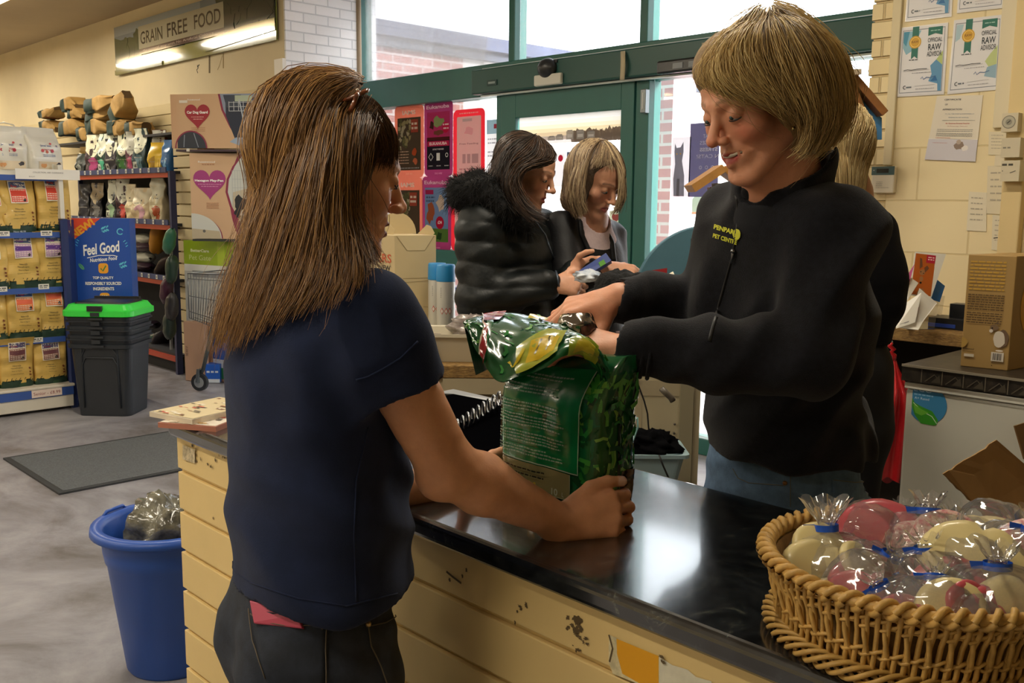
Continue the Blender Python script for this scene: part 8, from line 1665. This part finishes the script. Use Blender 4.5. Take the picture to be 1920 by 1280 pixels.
# --- puffer jacket
c1 = person('dark haired woman in black puffer jacket reading a small blue packet', 965, 3.45); f = nrm(V3(.9,-.38,0)); l_ = V3(.38,.9,0)
hip, ch, nb = J(968,650,3.48), J(962,480,3.47), J(972,398,3.48); hs = 1.04; R1 = frame((.86,-.34,-.30)); h1 = J(969,326,3.40)-R1@V3(-.074,-.004,0)*hs
Jk = Sdf(); Jk.rc(hip, ch, .175, .175, .03, ax=f, sq=.80).rc(ch, ch+V3(0,0,.10), .175, .12, .04, ax=f, sq=.75); sR, sL = J(900,430,3.34), J(1010,430,3.6)
eR, wR = J(902,562,3.30), J(1022,535,3.28); Jk.rc(sR, sL, .08,.07,.04).rc(sR, eR, .085,.080,.03).rc(eR, wR, .080,.052,.025).rc(wR, J(1030,533,3.28), .042,.040,.004)
eL, wL = J(1035,560,3.62), J(1072,512,3.36); Jk.rc(sL, eL, .07,.06,.03).rc(eL, wL, .06,.045,.02); Jk.plane(V3(0,0,.90),(0,0,-1)); Jk.disp.append(lambda P: -.009*np.abs(np.sin((P[:,2]+.10*(P-ch)@f*.3+.01*nz(P,14,1))*42))**.6+.006+.005*nz(P,28,3))
pf = P('#0d1213', .5, spec=.35, bp=.15, bs=60, vs=.1, sc=20); emit_sdf('puffer_jacket', Jk, pf, c1, .007)
B1 = Sdf(); B1.el(h1+R1@V3(0,-.018,.045)*hs,np.array((.073,.096,.083))*hs,R1); head(B1, h1, R1, hs, smile=.1, nose=1.0); B1.rc(h1+R1@V3(0,-.03,-.04)*hs, nb, .05,.055,.02).rc(nb, ch, .055,.08,.04); nl1 = []
B1.rc(eR+(wR-eR)*.7, J(1034,533,3.28), .034,.027,.02); d_, n_ = V3(1,.0,-.02), V3(.0,-.9,.4); hand(B1, J(1036,533,3.28), d_, n_, side_of(d_,n_,(0,0,1)), [(50,80,40),(54,82,40),(58,80,40),(60,80,40)], [(.7,.6,-.1),(1,.25,-.3),(1,.0,-.5)], 1., 2, nl1)
B1.rc(wL, J(1076,508,3.34), .03,.026,.02); d_, n_ = V3(.9,-.2,.25), V3(.3,.9,.3); hand(B1, J(1070,508,3.35), d_, n_, side_of(d_,n_,(0,0,1)), [(40,60,30)]*4, [(.6,.7,-.2),(1,.35,-.4),(1,.1,-.5)], .95, 2, nl1)
emit_sdf('body', B1, SKM, c1, .005, paintf(h1,R1,hs,'#d8a284',nl1)); eyes(c1, h1, R1, hs)
J1 = Sdf(); legs(J1, hip, f, l_); emit_sdf('trousers', J1, P('#15171c',.85), c1, .008); shoes(c1, hip, f, l_)
hd = Sdf(); hd.rc(J(868,362,3.40), J(905,358,3.34), .050,.052,.02).rc(J(905,358,3.34), J(945,385,3.32), .052,.045,.02).rc(J(945,385,3.32), J(985,425,3.33), .045,.028,.02).rc(J(868,362,3.40), J(895,345,3.55), .05,.05,.03); hd.disp.append(lambda P: .006*nz(P,50,1)); furm = P('#060607',.9)
emit_sdf('hood_trim', hd, furm, c1, .007); fur('hood_fur', c1, hd, (hd.lo-.02, hd.hi+.02), 3200, .034, furm, 4)
ribbon(Jk,'zip',P('#5f6a78',.35,metal=.5),c1,[(1000,410),(1022,440),(1036,480),(1045,520),(1052,560)],.0035,.001)
b = MB(P('#9aa0a4',.25,metal=.9))
for x, y in ((914,374),(932,391),(957,401)): b.ball(RW@(Jk.march(x,y)[0]+Jk.grad(Jk.march(x,y))[0]*.004), .007, n=10, k=6)
b.build('snap', c1)
cp = Sdf(); cp.el(h1+R1@V3(0,-.022,.052)*hs,np.array((.080,.102,.086))*hs,R1); cp.rc(h1+R1@V3(0,-.05,-.02)*hs, J(925,372,3.5), .06,.045,.04).plane(h1+R1@V3(0,.078,.05)*hs, R1@V3(0,1,-.35), .01); cp.el(h1+R1@V3(0,.085,-.03)*hs,(.08,.075,.085),R1,.01,'-'); emit_sdf('hair_base', cp, P('#241a14',.6,vs=.3,sc=30,bp=.3,bs=120), c1, .006)
kp = Sdf(); kp.ops = [('+', lambda P: cp(P),0),('+', lambda P: B1(P),0)]
g1 = [[(1000,256,3.42),(965,262,3.46),(935,290,3.48),(918,330,3.46),(895,370,3.42)],[(1002,256,3.40),(968,268,3.36),(945,300,3.34),(940,340,3.33),(948,375,3.30)],[(1005,256,3.38),(985,275,3.32),(962,300,3.30),(952,340,3.29),(965,380,3.27),(990,405,3.24)],[(1008,257,3.37),(1018,275,3.32),(1008,300,3.30),(980,312,3.28),(962,345,3.27),(985,390,3.25),(1018,412,3.23)],[(1010,258,3.37),(1034,275,3.34),(1042,298,3.32),(1018,308,3.30),(985,314,3.27),(968,350,3.26),(996,395,3.24),(1028,408,3.22)]]
strands('hair_strands', c1, [[J(*p) for p in g] for g in g1], 1500, hair_mat(), K=16, rad=.0016, jit=.006, clump=16, wav=.010, keep=kp, lift=(.002,.010), seed=31, cols=Ls('#150e0a','#261912','#38261a','#4a3524'))
# --- highlighted bob
c2 = person('woman with streaked bob and white top under a black jacket', 1100, 3.6); f = nrm(V3(.6,-.75,0)); l_ = V3(.75,.6,0)
hip, ch, nb = J(1098,650,3.68), J(1096,490,3.64), J(1108,412,3.60); hs = 1.03; R2 = frame((.58,-.62,-.45)); h2 = J(1116,342,3.56)
Jc = Sdf(); Jc.rc(hip, ch, .175,.165,.03,ax=f,sq=.72).rc(ch, ch+V3(0,0,.08), .165,.12,.04,ax=f,sq=.7); sR, sL = J(1052,432,3.56), J(1142,445,3.74)
eR, wR = J(1066,530,3.44), J(1128,507,3.30); Jc.rc(sR, sL, .062,.06,.04).rc(sR, eR, .07,.06,.03).rc(eR, wR, .06,.042,.02); eL, wL = J(1150,545,3.70), J(1165,520,3.50); Jc.rc(sL, eL, .064,.055,.03).rc(eL, wL, .05,.04,.02)
op_ = [J(1088,412,3.45),J(1100,470,3.42),J(1120,520,3.42)]; Jc.rc(J(1112,415,3.47), J(1128,480,3.45), .030,.062,.006,op='-').rc(J(1128,480,3.45), J(1136,560,3.46), .062,.05,.006,op='-'); Jc.rc(nb-V3(0,0,.01), nb+V3(0,0,.1), .07,.08,.005,op='-')
Jc.plane(V3(0,0,.85),(0,0,-1)); Jc.disp.append(folds(.007,(.5,.2,.8),40,3.)); jm = P('#0e0e11',.6,spec=.3,bp=.1,bs=80); emit_sdf('jacket', Jc, jm, c2, .007)
for pts in ([(1086,405),(1090,440),(1106,475),(1118,505)],[(1130,420),(1146,455),(1150,490)]): ribbon(Jc,'lapel',jm,c2,pts,.012,.003,sq=.5)
Tc = Sdf(); Tc.rc(hip, ch, .160,.155,.03,ax=f,sq=.72).rc(ch, nb-V3(0,0,.02), .155,.085,.04,ax=f,sq=.74).plane(V3(0,0,.92),(0,0,-1)); Tc.rc(nb+V3(0,0,.0)+f*.02, nb+V3(0,0,.1), .06,.08,.005,op='-'); emit_sdf('top', Tc, P('#b9a4a4',.85,bp=.2,bs=120,vs=.06,sc=40), c2, .007)
B2 = Sdf(); B2.el(h2+R2@V3(0,-.018,.045)*hs,np.array((.073,.096,.083))*hs,R2); head(B2, h2, R2, hs, smile=.15); B2.rc(h2+R2@V3(0,-.03,-.04)*hs, nb, .05,.055,.02).rc(nb, ch, .055,.08,.04); nl2 = []
B2.rc(wR, J(1136,504,3.28), .03,.026,.02); d_, n_ = V3(.95,-.1,-.15), V3(.0,-.6,.8); hand(B2, J(1138,503,3.28), d_, n_, side_of(d_,n_,(0,1,0)), [(30,50,30),(34,52,30),(38,54,30),(40,54,30)], [(.7,.6,-.2),(1,.35,-.4),(1,.1,-.6)], 1., 4, nl2)
emit_sdf('body', B2, SKM, c2, .005, paintf(h2,R2,hs,'#cc9678',nl2)); eyes(c2, h2, R2, hs)
J2 = Sdf(); legs(J2, hip, f, l_); emit_sdf('trousers', J2, P('#1b2230',.85), c2, .008); shoes(c2, hip, f, l_)
cp2 = Sdf(); cp2.el(h2+R2@V3(0,-.022,.052)*hs,np.array((.082,.102,.086))*hs,R2); cp2.rc(h2+R2@V3(0,-.05,-.0)*hs, h2+R2@V3(0,-.05,-.09)*hs, .075,.055,.04)
for sg in (1,-1): cp2.el(h2+R2@V3(.062*sg,.0,-.035)*hs,(.024,.045,.08),R2,.03)
cp2.plane(h2+R2@V3(0,.082,.05)*hs, R2@V3(0,1,-.35), .01); cp2.el(h2+R2@V3(0,.085,-.03)*hs,(.060,.075,.088),R2,.01,'-'); emit_sdf('hair_base', cp2, P('#5a4836',.6,vs=.4,sc=30,bp=.3,bs=120), c2, .006)
kp2 = Sdf(); kp2.ops = [('+', lambda P: cp2(P),0),('+', lambda P: B2(P),0)]
g2 = [[(1126,276,3.62),(1088,286,3.66),(1066,325,3.68),(1058,365,3.66),(1068,402,3.62)],[(1127,276,3.58),(1092,290,3.54),(1074,330,3.50),(1070,370,3.48),(1084,410,3.46)],[(1128,276,3.55),(1104,295,3.48),(1092,335,3.45),(1090,375,3.43),(1102,402,3.43)]]
g2b = [[(1130,276,3.53),(1146,290,3.48),(1160,318,3.46),(1163,350,3.45),(1157,388,3.45),(1146,404,3.46)],[(1131,276,3.56),(1156,292,3.52),(1168,325,3.52),(1170,365,3.52),(1160,398,3.50)]]
strands('hair_strands', c2, [[J(*p) for p in g] for g in g2b], 500, hair_mat(.5), K=16, rad=.0016, jit=.004, clump=8, wav=.005, keep=kp2, lift=(.002,.010), seed=42, cols=Ls('#3f3024','#6b543c','#9a8262','#c4ae88'))
strands('hair_strands', c2, [[J(*p) for p in g] for g in g2], 1300, hair_mat(.5), K=16, rad=.0016, jit=.005, clump=18, wav=.005, keep=kp2, lift=(.002,.010), seed=41, cols=Ls('#3f3024','#6b543c','#9a8262','#c4ae88','#7a6248'))
strands('hair_strands', c2, [[J(*p) for p in g] for g in [[(1127,277,3.56),(1120,288,3.50),(1112,300,3.46),(1106,316,3.44)],[(1129,277,3.56),(1131,290,3.49),(1130,302,3.46),(1124,314,3.44)],[(1131,277,3.56),(1144,290,3.49),(1152,304,3.46),(1157,322,3.45)]]], 420, hair_mat(.5), K=10, rad=.0016, jit=.004, clump=8, keep=kp2, lift=(.003,.008), seed=44, tipvar=.3, cols=Ls('#4f402e','#7a6248','#9a8262','#c4ae88'))
# packet in her hands
q = [J(1078,512,3.22),J(1088,524,3.20),J(1146,488,3.22),J(1136,474,3.24)]; b = MB(P('#2a3f80',.3,coat=.4)); thick(b, [RW@v for v in q], .018); A = Art(b, RW@q[0], RW@(q[3]-q[0]), RW@(q[0]-q[1])*-1 if False else RW@(q[1]-q[0])*1.0, lift=-.0012)
pk1 = b.build('snack_packet'); tag(pk1, 'narrow blue packet held by the woman in the puffer jacket', 'packet')
b = MB(P('#5a9a3a',.4)); thick(b, [RW@(J(*p)) for p in ((1122,492,3.19),(1126,500,3.185),(1136,494,3.19),(1132,486,3.195))], .004); b.build('green_panel', pk1)
b = crumple(RW@J(1102,517,3.20), .045, 31, P('#a9b8d0',.15,coat=.6,vs=.4,sc=30,c2='#e6ecf2'), amp=.35, sq=(1.,1,.45)); tag(b.build('clear_wrapper', smooth=True), 'shiny pale wrapper hanging under the blue packet', 'wrapper')
# --- colleague behind
c3 = person('person with long blonde hair and black jacket seen from behind', 1600, 2.62); f = nrm(V3(.25,.95,0)); l_ = V3(-.95,.25,0)
hip, ch, nb = J(1562,760,2.64), J(1590,520,2.62), J(1590,365,2.6); h3 = J(1568,300,2.6); R3 = frame((.2,.95,-.25))
K3 = Sdf(); K3.rc(hip+V3(0,0,.05), ch, .125,.145,.03,ax=f,sq=.72).rc(ch, ch+V3(0,0,.10), .145,.11,.04,ax=f,sq=.7); sA, sB = J(1630,440,2.62), J(1545,440,2.64); K3.rc(sA,sB,.06,.06,.04); eA, eB = J(1650,570,2.58), J(1520,580,2.6); K3.rc(sA,eA,.062,.056,.03).rc(eA,J(1645,600,2.8),.055,.045,.02).rc(sB,eB,.062,.056,.03).rc(eB,J(1530,600,2.8),.055,.045,.02).plane(J(1612,640,2.62),(0,0,-1)); K3.disp.append(folds(.007,(.4,.3,.8),36,4.))
emit_sdf('jacket', K3, P('#0d0d12',.9,bp=.2,bs=300,spec=.2), c3, .007)
B3 = Sdf(); B3.el(h3+R3@V3(0,-.018,.045),(.073,.096,.083),R3); head(B3, h3, R3, 1.); B3.rc(h3, nb, .05,.055,.02).rc(nb, ch, .055,.08,.04); B3.el(J(1645,600,2.83),.035).el(J(1530,600,2.83),.035)
for w0 in (J(1645,600,2.80), J(1530,600,2.80)): hand(B3, w0, V3(0,1,-.3), V3(0,.3,1), 1, [(20,30,20)]*4, [(.6,.7,-.2),(1,.35,-.4),(1,.1,-.5)])
emit_sdf('body', B3, SKM, c3, .006, paintf(h3,R3,1.,'#c58d6e',[])); J3 = Sdf(); legs(J3, hip, f, l_, top=1.0, r=.085, w=.065); J3.el(J(1590,700,2.60),(.09,.09,.10),None,.06); emit_sdf('trousers', J3, P('#0f1114',.9), c3, .008); shoes(c3, hip, f, l_)
cp3 = Sdf(); cp3.el(h3+R3@V3(0,-.025,.05),(.086,.105,.09),R3).rc(h3+R3@V3(0,-.06,0), J(1574,400,2.5), .068,.050,.04); emit_sdf('hair_base', cp3, P('#a88c5a',.6,vs=.3,sc=30,bp=.3,bs=120), c3, .007); 
g3 = [[(1570,238,2.60),(1542,260,2.55),(1534,320,2.5),(1542,400,2.48)],[(1572,238,2.58),(1562,265,2.5),(1560,330,2.45),(1567,410,2.44)],[(1574,238,2.58),(1584,265,2.5),(1588,330,2.45),(1588,410,2.44)],[(1576,238,2.60),(1602,270,2.56),(1610,330,2.52),(1604,405,2.48)]]
strands('hair_strands', c3, [[J(*p) for p in g] for g in g3], 1200, hair_mat(.5), K=14, rad=.0014, jit=.005, clump=14, keep=cp3, lift=(.001,.008), seed=51, cols=Ls('#a48a5a','#c9ae78','#e0cb98','#8a6f45'))
# ---------------------------------------------------------------- ceiling lamps
lp = thing('ceiling_light', 'white twin tube ceiling light fitting above the shop floor', 'ceiling light', (0,0,0), 'ceiling light fittings', local=True)
MB(P('#e8e6e0', .4)).box((-.78,-.09,-.05),(.78,.09,0)).build('housing', lp, bevel=.006)
b = MB(P('#ffe2b0', .4, emit=6.))
for y in (-.045,.045): b.tube([(-.75,y,-.075),(.75,y,-.075)], .014, 10)
b.build('tube', lp)
for i, (x, y) in enumerate(LAMPS):
    o = lp if i == 0 else copy_tree(lp); o.location = (x, y, CEIL)
